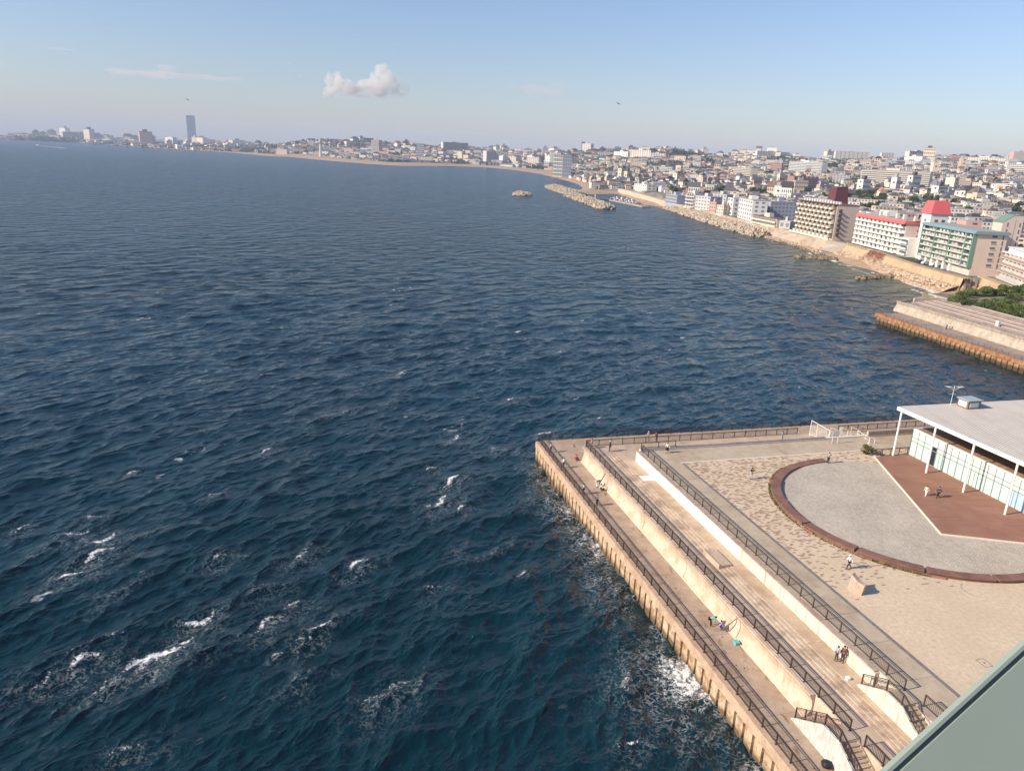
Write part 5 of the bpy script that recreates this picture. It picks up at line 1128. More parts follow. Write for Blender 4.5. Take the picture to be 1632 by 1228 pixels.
# --- red-eaved block
A, B = (200.0, 452.5), (200.6, 396.5); ang, L = place(A, B); H_ = 17.4
r = base('apartment_block', A, ang, 6.5, 'white apartment block with a coral red roof edge and gridded balconies', group='apartment blocks on the sea front')
pt_child('wall', bx_mesh('wall', 'pink_beige', (0, 0, 0, L, 14, H_-1)), r)
mb = MB(); mb.sweep([(-1.9, H_-1.5), (-1.2, H_+.2), (14.6, H_+.2), (14.9, H_-1.2), (14.2, H_-1.25), (-1.1, H_-1.25)], [-.5, L+.6], lambda t, a, b: Vector((t, a, b))); o = mb.build('roof', M['red'], None); o.parent = r
pt_child('roof_deck', bx_mesh('roof_deck', 'roofgrey', (0, -.9, H_+.2, L, 14.2, H_+.32)), r)
nf = 6; fh = (H_-1.4)/nf; nb = 11; bw = (L-.5)/nb
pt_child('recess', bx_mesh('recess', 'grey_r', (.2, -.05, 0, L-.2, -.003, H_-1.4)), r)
bm_ = bx_mesh('balcony', 'white_r', (0, -1.75, -.12, bw, -.06, .1), (0, -1.75, .1, bw, -1.63, .75), (-.11, -1.4, .1, .11, -.06, fh-.12)); wm_ = bx_mesh('window', 'win', (1.2, -.1, .1, bw-.7, -.051, 1.9)); cm_ = bx_mesh('window', 'lightg', (1.2, -.1, .1, bw-.7, -.051, 1.9)); ac = bx_mesh('partition', 'white_r', (.3, -1.0, .1, 1.2, -.4, 1.9))
for i in range(nf):
    for j in range(nb):
        if i < 2 and j > 9: continue
        pt_child('balcony', bm_, r, .25+j*bw, 0, .5+i*fh); pt_child('window', cm_ if rg.random() < .5 else wm_, r, .25+j*bw, 0, .5+i*fh); pt_child('partition', ac, r, .25+j*bw, 0, .5+i*fh)
sm_ = bx_mesh('window', 'win', (L+.003, 6, 0, L+.08, 10.5, 1.0)); fr_ = bx_mesh('balcony', 'pink_beige', (L+.003, 6, -.3, L+1.0, 10.7, -.1), (L+.9, 6, -.1, L+1.0, 10.7, .5))
for i in (3, 4, 5): pt_child('window', sm_, r, 0, 0, 1.3+i*fh); pt_child('side_balcony', fr_, r, 0, 0, 1.3+i*fh)
pt_child('annex', bx_mesh('annex', 'white_r', (L, -1.6, 0, L+8, 10, 9.4)), r)
am = bx_mesh('balcony', 'white_r', (L+.2, -2.7, -.1, L+8.1, -1.61, .1), (L+.2, -2.7, .1, L+8.1, -2.6, .85)); aw = bx_mesh('window', 'win', (L+.6, -1.68, .2, L+7.6, -1.605, 1.9))
for i in range(3): pt_child('balcony', am, r, 0, 0, .9+i*2.9); pt_child('window', aw, r, 0, 0, .9+i*2.9)
for i in range(6): pt_child('chimney', bx_mesh('chimney', 'cream', (0, 0, 0, 1.5, 1.5, 2.6)) if i == 0 else vt2, r, 6+i*9.5+(i % 2)*2, 3.2, H_+.3) if i else None; vt2 = bx_mesh('chimney', 'cream', (0, 0, 0, 1.5, 1.5, 2.6)) if i == 0 else vt2
pt_child('roof_house', bx_mesh('roof_house', 'white_r', (10, 7, H_+.3, 20, 12, H_+3)), r)
# red topped stair tower with lettering board
tp = Vector((208.5, 386, 6)); r = base('stair_tower', tp, ang, 6, 'white stair tower topped by a coral red sloping roof with white lettering', 'tower')
mb = MB(); mb.box(-4.0, -4.4, 0, 4.4, 4.4, 23.2); o = mb.build('wall', M['white_r'], None); o.parent = r
mb = MB(); mb.add([(-4.6,-5.1,23),(5.1,-5.1,23),(5.1,5.1,23),(-4.6,5.1,23),(-3.0,-3.6,29.2),(3.9,-3.6,29.2),(3.9,3.6,29.2),(-3.0,3.6,29.2)], [(0,1,5,4),(1,2,6,5),(2,3,7,6),(3,0,4,7),(4,5,6,7),(0,3,2,1)]); o = mb.build('roof', M['red'], None); o.parent = r
def letters(name, txt, size, p, parent, m, rot, ext=.02):
    cu = bpy.data.curves.new(name, 'FONT'); cu.body = txt; cu.size = size; cu.extrude = ext; cu.align_x = 'CENTER'; cu.materials.append(m)
    o = bpy.data.objects.new(name, cu); C.objects.link(o); me = bpy.data.meshes.new_from_object(o.evaluated_get(bpy.context.evaluated_depsgraph_get())); bpy.data.objects.remove(o)
    me.materials.clear(); me.materials.append(m); o = bpy.data.objects.new(name, me); C.objects.link(o)
    o.parent = parent; o.matrix_local = Matrix.Translation(p) @ rot; return o
slr = Matrix(((0,-.2,1,0),(1,0,0,0),(0,.98,.2,0),(0,0,0,1)))
LT = lambda y0, z0, y1, z1: [(4.98-(z-23.6)*.194+dx, y, z) for dx in (0, .12) for (y, z) in ((y0, z0), (y1, z0), (y1, z1), (y0, z1))]; lf = [(0,1,2,3),(7,6,5,4),(0,4,5,1),(1,5,6,2),(2,6,7,3),(3,7,4,0)]
mb = MB()
for q_ in ((-2.1, 24.3, -1.75, 26.7), (-.75, 24.3, -.4, 26.7), (-1.75, 26.35, -.75, 26.7)): mb.add(LT(*q_), lf)
mb.build('emblem', M['white_paint'], r)
for y_ in (.1, 1.3, 2.5):
    mb = MB()
    for q_ in ((y_, 24.4, y_+.7, 24.6), (y_, 24.9, y_+.7, 25.1), (y_+.25, 24.6, y_+.45, 25.3)): mb.add(LT(*q_), lf)
    mb.build('letter', M['white_paint'], r)
wq = bx_mesh('window', 'win', (4.403, -2.2, 0, 4.46, -.6, 1.3)); pt_child('window', wq, r, 0, 0, 19); pt_child('window', wq, r, 0, 3.5, 19); wq2 = bx_mesh('window', 'win', (-1, -4.46, 0, .5, -4.403, 1.3)); pt_child('window', wq2, r, 0, 0, 19)
# --- green-trimmed block
A, B = (197.3, 371.5), (195.4, 325.3); ang, L = place(A, B); H_ = 18.2; Dp = 12.5
r = base('apartment_block', A, ang, 6.5, 'apartment block with green balconies and a teal roof edge', group='apartment blocks on the sea front')
pt_child('wall', bx_mesh('wall', 'pink_beige', (0, 0, 3, L, Dp, H_-.5), (30, -.2, 0, L, Dp, 3)), r)
mb = MB(); mb.sweep([(-2.0, H_-.4), (-1.2, H_+.8), (Dp+.3, H_+.8), (Dp+.8, H_-.4)], [-.6, L+1.2], lambda t, a, b: Vector((t, a, b))); o = mb.build('roof', M['teal'], None); o.parent = r
pt_child('roof_deck', bx_mesh('roof_deck', 'roofgrey', (0, -.7, H_+.8, L+.7, Dp+.1, H_+.9)), r)
pt_child('recess', bx_mesh('recess', 'shade', (.2, -.05, 3.2, L-.2, -.003, H_-.6)), r)  # thin sheet, balcony shade put into its dark colour
nf = 6; fh = (H_-3.6)/nf; nb = 14; bw = (L-1.0)/nb
bm_ = bx_mesh('balcony', 'green', (0, -1.6, -.1, bw, -.06, .08), (0, -1.6, .75, bw, -1.53, .83), (0, -1.6, .08, bw, -1.58, .14)); gpn = bx_mesh('panel', 'lightg', (.05, -1.575, .16, bw-.05, -1.54, .72)); kinds = [bx_mesh('window', k_, (.2, -.1, .1, bw-.2, -.051, 1.95)) for k_ in ('curt', 'curt2', 'white_r', 'win', 'curt')]
pn = bx_mesh('partition', 'white_r', (-.1, -1.45, .08, .1, -.06, 1.9)); ln = [bx_mesh('laundry', k_, (.5, -1.45, .5, 1.6, -1.40, 1.6)) for k_ in ('white_r', 'curt')]
for i in range(nf):
    for j in range(nb):
        z = 3.5+i*fh; x = .5+j*bw; pt_child('balcony', bm_, r, x, 0, z); pt_child('panel', gpn, r, x, 0, z); pt_child('window', rg.choice(kinds), r, x, 0, z)
        if rg.random() < .7: pt_child('partition', pn, r, x, 0, z)
        if rg.random() < .4: pt_child('laundry', rg.choice(ln), r, x, 0, z)
pl = bx_mesh('pillar', 'green', (-.35, -1.7, 3.2, .35, -.06, H_-.5))
for x in (.4, 13.5, 27, 40.5, L-.2): pt_child('pillar', pl, r, x, 0, 0)
gp = bx_mesh('ground_pillar', 'white_r', (0, -1.4, 0, 1.7, 1.4, 3.2))
for k in range(6): pt_child('ground_pillar', gp, r, 2+k*5.6, 0, 0)
pt_child('parking_back', bx_mesh('parking_back', 'shade', (0, 6.5, 0, 30, 6.7, 3.0)), r)  # back sheet coloured dark for the shade of the open ground floor
mb = MB(); mb.add([(L+.01, -.3, H_-.5), (L+.01, Dp, H_-.5), (L+.01, Dp, H_-3.4), (L+.01, 3.5, H_-3.2)], [(0, 1, 2, 3)])
w1_ = bx_mesh('window', 'win', (L+.003, 6.2, 0, L+.07, 8.3, .95)); w2_ = bx_mesh('window', 'win', (L+.003, 10.6, 0, L+.07, 11.1, 1.9)); s1_ = bx_mesh('sill', 'white_r', (L+.003, 6.0, -.12, L+.25, 8.5, 0))
for i in range(6): pt_child('window', w1_, r, 0, 0, 4.3+i*fh); pt_child('sill', s1_, r, 0, 0, 4.3+i*fh); pt_child('window', w2_, r, 0, 0, 3.6+i*fh)
r3 = base('stair_tower', (210.5, 332.5), ang, 6.5, 'tall beige stair tower with a green sloping cap beside the green block', 'tower')
mb = MB(); mb.box(-4.2, -3.0, 0, 3.2, 5.5, 23.0); mb.add([(-4.2,-3.0,23),(3.2,-3.0,23),(3.2,5.5,23),(-4.2,5.5,23),(-4.2,1.5,25.8),(3.2,1.5,25.8),(3.2,5.5,25.8),(-4.2,5.5,25.8)], [(0,1,5,4),(1,2,6,5),(2,3,7,6),(3,0,4,7),(4,5,6,7)]); o = mb.build('wall', M['pink_beige'], None); o.parent = r3
mb = MB(); mb.add([(-4.5,-3.4,22.8),(3.3,-3.4,22.8),(3.3,1.5,26.0),(-4.5,1.5,26.0)], [(0,1,2,3)]); mb.box(-4.4,1.5,25.85,3.3,5.6,26.05); o = mb.build('roof', M['green'], None); o.parent = r3
w3_ = bx_mesh('window', 'win', (3.203, 0, 0, 3.26, .5, 1.7)); 
for i in range(8): pt_child('window', w3_, r3, 0, 4.1, 1.5+i*2.8); 
for i in (5, 6, 7): pt_child('window', w3_, r3, 0, -1.0, 1.5+i*2.8)
mb = MB(); mb.bar((3.25, 2.2, 0), (3.25, 2.2, 24), .09, 5); o = mb.build('drainpipe', M['wall_grey'], None); o.parent = r3
# --- brown and white balcony block at the picture edge
A, B = (209.6, 329.2), (200.8, 294.0); ang, L = place(A, B); H_ = 11.2
r = base('apartment_block', A, ang, 6.2, 'low white apartment block with brown balcony parapets at the picture edge', group='apartment blocks on the sea front')
pt_child('wall', bx_mesh('wall', 'white_r', (0, 0, -3, L, 13, H_)), r)
nf = 4; fh = 2.9; nb = 8; bw = L/nb
pt_child('recess', bx_mesh('recess', 'grey_r', (.1, -.05, 0, L-.1, -.003, H_-.2)), r)
bm_ = bx_mesh('balcony', 'brown', (0, -1.55, .0, bw-.06, -1.45, .95)); sl_ = bx_mesh('slab', 'white_r', (0, -1.6, -.16, L, -.06, 0)); wm_ = bx_mesh('window', 'win', (.5, -.1, 0, 2.2, -.051, 1.9)); cm_ = bx_mesh('window', 'curt', (.5, -.1, 0, 2.2, -.051, 1.9)); pn_ = bx_mesh('partition', 'white_r', (-.1, -1.4, 0, .1, -.06, 2.6))
for i in range(nf):
    pt_child('slab', sl_, r, 0, 0, .3+i*fh)
    for j in range(nb): pt_child('balcony', bm_ if i else bx_mesh('balcony', 'grey_r', (0, -1.55, .0, bw-.06, -1.45, .95)), r, j*bw, 0, .32+i*fh); pt_child('window', rg.choice((wm_, cm_, cm_)), r, j*bw, 0, .32+i*fh); pt_child('partition', pn_, r, j*bw, 0, .32+i*fh)
pt_child('roof', bx_mesh('roof', 'white_paint', (-.3, -1.7, H_, L*.3, 13, H_+.25), (L*.3, -1.7, H_+2.6, L+.2, 13, H_+2.85)), r); pt_child('top_floor', bx_mesh('top_floor', 'white_r', (L*.3+.1, -1.2, H_, L, 12.8, H_+2.6)), r)
pt_child('canopy', bx_mesh('canopy', 'roofgrey', (-6, -2.5, 3, -.5, 2, 3.2)), r); pt_child('canopy_post', bx_mesh('canopy_post', 'wall_grey', (-5.8, -2.3, 0, -5.5, -2, 3)), r)
# cars in the open ground floor
def car(p, ang, col, label):
    r = empty('parked_car', p, ang, label, 'car', 'cars under the green block'); m = plain('car paint', col, .3, .5)
    mb = MB(); mb.sweep([(-2.1,.35),(2.1,.35),(2.1,.75),(1.3,.85),(.8,1.38),(-1.3,1.42),(-1.9,.95),(-2.1,.9)], [-.82,.82], lambda t, a, b: Vector((a, t, b))); o = mb.build('body', m, None); o.parent = r
    mb = MB(); mb.sweep([(1.18,.92),(.78,1.32),(-1.25,1.34),(-1.7,.95)], [-.84,.84], lambda t, a, b: Vector((a, t, b))); o = mb.build('window', M['win'], None); o.parent = r
    wm = MB(); wm.bar((0,-.1,0),(0,.1,0),.32,12); wmm = wm.mesh('wheel', M['dark'])
    for x in (-1.3,1.3):
        for y in (-.78,.78): child('wheel', wmm, r, (x,y,.33))
for (x, y, c, l) in ((197.5,366.5,(.02,.03,.06),'dark blue car parked leftmost under the green block'),(196.6,360.8,(.75,.75,.74),'white car parked between the first white pillars'),(198,355,(.7,.7,.7),'second white car under the green block'),(198.5,349,(.03,.03,.03),'black car parked rightmost under the green block')): car((x-1.5, y, 6.52), .15, c, l)

# ---------------------------------------------------------------- generic block for the middle distance
M['wing'] = plain('distant glazing', (.20,.21,.22), .3, .5)
def gfoot(px, py):
    for _ in range(40):
        d = FW+RT*((px-PW/2)/FPX)-UP*((py-PH/2)/FPX); d.normalize(); t = 300.
        while t < 9500:
            p = Vector((0, 0, CAM_H))+d*t
            if p.z <= hgt(p.x, p.y): return p
            t *= 1.008
        py += .75
    return at(px, py, 0)
def block(name, px0, py0, px1, py1, hgt_m, depth, wallm, roofm='roofgrey', floors=None, bays=6, style='windows', trim='white_r', label='', cat='apartment block', group='apartment blocks in the town', z0=None, gabled=False, win='wing'):
    'front facade from pixel foot (px0,py0) to (px1,py1)'
    def foot(px, py):
        if z0 is not None: return at(px, py, z0)
        for _ in range(40):
            p = march(px, py)
            if p: return p
            py += .75
        return at(px, py, 0)
    def march(px, py):
        d = FW+RT*((px-PW/2)/FPX)-UP*((py-PH/2)/FPX); d.normalize(); t = 300.
        while t < 9500:
            p = Vector((0, 0, CAM_H))+d*t
            if p.z <= hgt(p.x, p.y): return p
            t *= 1.008
        return None
    A = foot(px0, py0); D0 = A.xy.length
    # keep the facade at one distance scale: second foot on the same level unless the rows differ
    B_ = foot(px1, py1); zz = A.z
    if (B_-A).length > 4*abs(px1-px0)/FPX*D0+12:
        d = (RT*((px1-px0)/FPX*D0)); B_ = A+Vector((d.x, d.y, 0))
    ang, L = place(A, B_)
    r = base(name, A, ang, zz-3, label, cat, group); H_ = hgt_m+3
    floors = floors or max(2, round(hgt_m/3)); fh = hgt_m/floors
    pt_child('wall', bx_mesh('wall', wallm, (0, 0, 0, L, depth, H_)), r)
    if gabled:
        mb = MB(); mb.add([(-.4,-.5,H_),(L+.4,-.5,H_),(L+.4,depth+.5,H_),(-.4,depth+.5,H_),(-.4,depth/2,H_+depth*.28),(L+.4,depth/2,H_+depth*.28)], [(0,1,5,4),(2,3,4,5),(0,4,3),(1,2,5),(0,3,2,1)]); o = mb.build('roof', M[roofm], None); o.parent = r
    else:
        pt_child('roof', bx_mesh('roof', roofm, (-.15, -.15, H_, L+.15, depth+.15, H_+.3)), r); pt_child('roof_house', bx_mesh('roof_house', wallm, (L*.35, depth*.3, H_+.3, L*.55, depth*.7, H_+3.0)), r)
    fw_ = M[win] if isinstance(win, str) else win
    if style == 'balcony':
        bmn = bx_mesh('balcony', trim, (.2, -1.3, 0, L-.2, -.003, .15), (.2, -1.3, .15, L-.2, -1.18, 1.1)); wn_ = bx_mesh('window_row', fw_, (.5, -.08, .2, L-.5, -.002, fh-.5)); fin = bx_mesh('partition', trim, (-.1, -1.25, .15, .1, -.1, fh))
        for i in range(floors):
            pt_child('window_row', wn_, r, 0, 0, 3+i*fh); pt_child('balcony', bmn, r, 0, 0, 3+i*fh)
        if bays*floors <= 100:
            for i in range(floors):
                for j in range(1, bays): pt_child('partition', fin, r, j*L/bays, 0, 3+i*fh)
    elif style == 'windows':
        w_ = bx_mesh('window', fw_, (0, -.08, 0, L/bays*.55, -.002, fh*.5))
        for i in range(floors):
            for j in range(bays):
                if bays*floors > 100 and (i*bays+j) % 2: continue
                pt_child('window', w_, r, (j+.22)*L/bays, 0, 3+i*fh+fh*.28)
        w2 = bx_mesh('window', fw_, (L+.002, 0, 0, L+.08, depth*.18, fh*.45))
        for i in range(floors):
            for j in (0, 1): pt_child('window', w2, r, 0, depth*(.2+.42*j), 3+i*fh+fh*.28)
    elif style == 'rows':
        wn_ = bx_mesh('window_row', fw_, (.5, -.08, 0, L-.5, -.002, fh*.5))
        for i in range(floors): pt_child('window_row', wn_, r, 0, 0, 3+i*fh+fh*.3)
    return r
BL = [
 # shore row left of the staggered block
 ('w', 1175,346.3,1195.7,352.3,15.8,12,'white_r','roofgrey',5,6,'windows','white_r','white sea front block with large square windows next to the low long house',6.4),
 ('w', 1200,349.5,1224,349.5,15.0,10,'lightg','roofgrey',4,2,'windows','white_r','plain grey side block with three stacked windows',6.4),
 ('w', 1225,350.5,1266,352,14.5,10,'bluegrey','roofgrey',5,7,'windows','white_r','blue grey block with dark square windows behind the low long house',6.4),
 ('w', 1157,341.5,1166,343.5,14.5,10,'white_r','roofgrey',4,2,'windows','white_r','narrow white block with tall windows on the sea wall',6.4),
 ('w', 1166.5,342,1175,342.5,14,9,'grey_r','roofgrey',4,2,'balcony','grey_r','narrow grey block in shade beside the narrow white one',6.4),  # grey wall colour has the shade of this side painted in
 ('w', 1129,338,1140,339,9,9,'pinkr','roofgrey',3,3,'windows','white_r','salmon pink house with dark windows on the sea wall',6.4),
 ('w', 1141,341,1152,342.5,8,9,'cream','roofgrey',3,3,'windows','white_r','small cream house right of the salmon one',6.4),
 ('w', 1092,329,1106,331,13,12,'white_r','roofgrey',4,4,'balcony','lightg','pale terraced apartment house with stacked balconies',6.4),
 ('w', 1107,332,1130,335,12,14,'lightg','bluegrey',4,5,'windows','white_r','grey stepped apartment house with a bluish flat roof',6.4),
 ('w', 1131,329,1156,332,13,14,'grey_r','roofgrey',4,5,'windows','white_r','wide grey apartment house behind the salmon pink one',6.4),
 ('w', 1060,323,1078,326,9,14,'bluegrey','bluegrey',3,4,'rows','white_r','dark blue grey hall beside the harbour wall',6.4),
 # town, right half
 ('w', 1369,297,1478,303,30,14,'cream','brownroof',9,22,'balcony','cream','very wide cream apartment slab above the red stair tower',None),
 ('w', 1262,308,1301,308,26,13,'brick','brick',8,6,'balcony','pinkr','brick red apartment block left of the maroon tower',None),
 ('w', 1325,296,1352,296,20,12,'grey_r','roofgrey',6,5,'windows','white_r','grey office block behind the maroon tower',None),
 ('w', 1256,276,1308,280,26,13,'white_r','roofgrey',8,12,'balcony','white_r','long white apartment slab on the slope left of the wide cream one',None),
 ('w', 1330,250,1384,250.5,38,14,'cream','brownroof',10,16,'windows','white_r','large cream hilltop apartment complex with brown roof line on the skyline',None),
 ('w', 1306,252,1340,252,22,14,'cream','roofgrey',6,8,'windows','white_r','lower cream hilltop block left of the large complex',None),
 ('w', 1403,250,1420,250,34,14,'cream','roofgrey',10,5,'windows','white_r','single cream hilltop tower right of the large complex',None),
 ('w', 1447,252,1483,252,26,14,'lightg','roofgrey',8,9,'windows','white_r','grey white hilltop block with a taller left end',None),
 ('w', 1206,250,1256,250,22,14,'white_r','roofgrey',6,12,'windows','white_r','long white hilltop block left of the slender chimney',None),
 ('w', 1612,262,1640,262,27,16,'pinkr','roofgrey',14,8,'balcony','white_r','pale pink high rise at the picture edge skyline',None),
 ('w', 1530,260,1612,262,14,12,'cream','roofgrey',4,20,'windows','white_r','row of low cream housing slabs under the wooded ridge',None),
 ('w', 1440,260,1468,261,16,12,'white_r','roofgrey',5,8,'windows','white_r','white housing slab below the grey white hilltop block',None),
 ('w', 1410,262,1440,262,10,16,'bluegrey','bluegrey',2,6,'rows','bluegrey','dark blue flat hall on the hillside left part',None),
 ('w', 1466,263,1500,264,11,20,'bluegrey','bluegrey',2,6,'rows','bluegrey','dark blue flat hall in the middle of the hillside',None),
 ('w', 1523,268,1562,269,11,18,'bluegrey','bluegrey',2,6,'rows','bluegrey','dark blue flat hall under the ridge of trees',None),
 ('w', 1602,276,1636,280,18,16,'white_r','roofgrey',5,8,'balcony','white_r','white apartment slab with long balconies near the picture edge',None),
 ('w', 1548,302,1568,304,12,14,'cream','brick',3,6,'windows','cream','cream school like building with a tile red roof',None),
 ('w', 1505,298,1545,300,12,16,'pinkr','roofgrey',4,8,'rows','pinkr','long pinkish shopping hall left of the bird sign',None),
 ('w', 1596,303,1618,306,11,16,'white_r','pinkr',3,6,'rows','white_r','white shop hall with a reddish roof right of the bird sign',None),
 ('w', 1470,292,1502,293,9,14,'cream','teal',3,6,'rows','cream','low building with a bright blue roof',None),
 ('w', 1225,262,1262,262,14,12,'cream','roofgrey',4,9,'windows','white_r','cream housing slab below the long white hilltop block',None),
 # middle
 ('w', 1004,252,1036,252.5,26,16,'cream','pinkr',7,9,'windows','white_r','cream hospital like building on the hill in the middle of the picture',None),
 ('w', 1036,254,1060,254,20,14,'white_r','roofgrey',5,6,'windows','white_r','white wing right of the hospital like building',None),
 ('w', 953,252,976,252,24,14,'cream','roofgrey',6,7,'windows','white_r','pale block left of the hospital like building',None),
 ('w', 978,251,1000,251,20,14,'white_r','roofgrey',5,6,'windows','white_r','white block in front of the green hilltop',None),
 ('w', 876,262,893,262,46,18,'white_r','roofgrey',9,5,'balcony','white_r','bright white stepped apartment tower behind the beach',None),
 ('w', 868,262,877,262,34,16,'white_r','roofgrey',7,3,'windows','white_r','narrow white apartment house left of the stepped tower',None),
 ('w', 881,281,896,282,50,22,'brick','roofgrey',6,5,'balcony','white_r','pinkish banded apartment block standing alone on the beach',4),
 ('w', 896,282,909,281,50,22,'bluegrey','roofgrey',6,4,'windows','white_r','shaded grey half of the banded beach apartment block',4),  # shaded side of the banded block, its shade put into wall colour
 ('w', 839,262,858,262,30,18,'cream','roofgrey',6,6,'windows','white_r','cream block with a tall mast behind it',None),
 ('w', 810,262,822,262,32,18,'cream','roofgrey',7,4,'windows','white_r','cream block on the shore road',None),
 ('w', 775,261,788,261,52,24,'lightg','roofgrey',9,5,'balcony','white_r','tall brownish beige apartment tower at the end of the long beach',None),
 ('w', 788,261,800,261,50,22,'bluegrey','roofgrey',9,4,'windows','white_r','shaded blue grey apartment tower joined to the beige one',None),  # unlit side of the beige tower, shade given by the wall colour
 ('w', 801,262,809,262,34,20,'white_r','roofgrey',7,3,'windows','white_r','slim pale tower right of the shaded one',None),
 ('w', 706,243,746,244,46,22,'lightg','roofgrey',9,14,'balcony','white_r','long grey white apartment slab on the far hill',None),
 ('w', 592,246,604,246,62,24,'pinkr','roofgrey',11,4,'balcony','cream','orange and cream apartment tower by the far beach',None),
 ('w', 664,254,675,254,64,22,'white_r','white_r',8,3,'rows','white_r','white rounded tower like apartment house on the far beach',None),
 ('w', 920,241,926,241,48,18,'bluegrey','bluegrey',10,2,'rows','bluegrey','slender blue glass tower on the skyline',None),
 ('w', 927,240,941,240,40,20,'cream','roofgrey',8,5,'windows','white_r','beige hilltop building right of the blue glass tower',None),
 ('w', 1040,276,1071,276,20,18,'grey_r','roofgrey',5,9,'balcony','white_r','grey apartment slab with white uprights in the middle town',None),
 ('w', 1040,304,1060,305,12,20,'bluegrey','bluegrey',3,6,'rows','bluegrey','low slate roofed hall above the harbour wall',None),
 ('w', 1010,304,1030,305,11,16,'white_r','roofgrey',3,6,'windows','white_r','white two part house above the pale harbour wall',None),
 ('w', 1168,281,1196,284,20,16,'cream','roofgrey',6,9,'balcony','cream','cream stepped apartment block on the terraced slope',None),
 ('w', 1132,268,1200,270,12,16,'cream','roofgrey',3,16,'windows','white_r','row of cream housing slabs along the hill crest',None),
 # far left shore
 ('w', 101,222.5,127,223,66,40,'lightg','roofgrey',11,8,'balcony','lightg','far left grey apartment slab of the group of three on the distant shore',None),
 ('w', 128,223,139,223,66,40,'grey_r','roofgrey',11,4,'balcony','grey_r','middle slab of the three distant shore apartments',None),
 ('w', 140,224.5,161,225,70,40,'lightg','roofgrey',12,6,'balcony','lightg','right hand slab of the three distant shore apartments',None),
 ('w', 211,223,220,223,66,30,'bluegrey','roofgrey',12,3,'windows','grey_r','distant grey tower with a lighter top on the far left shore',None),
 ('w', 264,233,276,234,64,30,'white_r','roofgrey',11,4,'windows','white_r','distant white pair apartment house on the sand, left half',None),
 ('w', 277,233,297,234,50,28,'lightg','roofgrey',9,5,'balcony','lightg','distant pale apartment house on the sand, right half',None),
 ('w', 182,228,201,228,30,30,'grey_r','roofgrey',5,5,'balcony','grey_r','distant low dark apartment row on the far left shore',None),
 ('w', 329,226,344,226,52,28,'pinkr','brick',9,5,'windows','pinkr','distant brownish high house right of the dark skyscraper',None),
]
for i, b in enumerate(BL):
    (_, x0, y0, x1, y1, hm, dp, wm, rm, fl, nb, stl, tr, lb, z_) = b
    block('apartment_block' if stl != 'rows' else 'hall', x0, y0, x1, y1, hm, dp, wm, rm, fl, nb, stl, tr, lb, 'apartment block' if stl != 'rows' else 'hall', 'apartment blocks in the town' if stl != 'rows' else 'flat halls in the town', z_)
# low long house on the sea wall
r = block('seaside_house', 1198, 354.5, 1237, 362.5, 5.6, 9, 'cream', 'brownroof', 2, 12, 'balcony', 'cream', 'low long cream house with brown eaves on the sea wall', 'house', 'houses on the sea wall', 6.4)
r = block('seaside_house', 1241, 363.5, 1258, 365.3, 5.2, 8, 'grey_r', 'lightg', 1, 2, 'windows', 'white_r', 'small grey cube house between the low long one and the staggered block', 'house', 'houses on the sea wall', 6.4)
# the tall dark tower, far left
p = at(307, 231.5, 12.0); D = p.xy.length; k = D/FPX
r = base('skyscraper', p, 0.12, 5, 'tall dark slender skyscraper rising alone above the distant shore', 'tower'); W_ = 11.6*k; H_ = 40*k
pt_child('wall', bx_mesh('wall', plain('dark tower glass', (.11,.125,.15), .4, var=.1), (-W_*.5, 0, 0, W_*.42, 26, H_)), r); pt_child('crown', bx_mesh('crown', 'wall_grey', (-W_*.45, 2, H_, W_*.36, 24, H_+5)), r)
fl_ = bx_mesh('floor_band', 'grey_r', (-W_*.505, -.4, 0, W_*.425, -.05, 1.6))
for i in range(30): pt_child('floor_band', fl_, r, 0, 0, 8+i*(H_-12)/30)
# observatory-like tower with dome
p = at(511, 249, 8); k = p.xy.length/FPX; r = base('clock_tower', p, 0, 5, 'tall pale tower with a bulging top on the distant shore', 'tower')
mb = MB(); mb.bar((0,0,0), (0,0,18*k), 2.2*k, 8, 1.7*k); o = mb.build('shaft', M['lightg'], None); o.parent = r
mb = MB(); mb.ball((0,0,21.5*k), 2.6*k, 2.6*k, 3.6*k, 10, 6); mb.bar((0,0,24*k), (0,0,30*k), .6*k, 6, .1*k); o = mb.build('cupola', M['grey_r'], None, True); o.parent = r
# castle-roofed dark hotel
p = at(675, 244, 40); k = p.xy.length/FPX; r = base('hilltop_hall', p, .05, 36, 'dark red brown hilltop hall with stepped roof and a spire on the skyline', 'hall')
mb = MB(); mb.box(-9*k, 0, -30, 8*k, 30, 7*k); mb.box(-8*k, 2, 7*k, 4*k, 28, 9.2*k); mb.box(-6*k, 4, 9.2*k, 0, 26, 10.4*k); o = mb.build('wall', M['brick'], None); o.parent = r
mb = MB(); mb.bar((-6.3*k, 8, 10.4*k), (-6.3*k, 8, 14.5*k), .7*k, 6, .15*k); o = mb.build('spire', M['wall_grey'], None); o.parent = r
# white chimneys and masts
def mast(px, py, hpx, rpx, label, m='white_r', z=30, name='chimney', n=8):
    p = at(px, py, z); k = p.xy.length/FPX; r = base(name, p, 0, z-8, label, 'mast' if rpx < .5 else 'tower', None)
    mb = MB(); mb.bar((0,0,-8), (0,0,hpx*k+8), rpx*k, n, rpx*k*.8); o = mb.build('shaft', M[m], None); o.parent = r
    mb = MB(); mb.bar((0,0,hpx*k+7.5), (0,0,hpx*k+9), rpx*k*1.15, n); o = mb.build('cap', M['wall_grey'], None); o.parent = r
mast(1310, 249, 13, 1.6, 'slender white chimney on the right skyline', z=38); mast(1496, 250, 9, 1.2, 'small white skyline tower between the hilltop blocks', z=38)
mast(847, 268, 30, .45, 'tall thin white mast behind the shore road', z=6, name='mast'); mast(1042, 237, 7, .6, 'white twin mast on the wooded hill', z=44, name='mast'); mast(1047, 238, 5, 1.0, 'white dome like tank on the wooded hill', z=44)
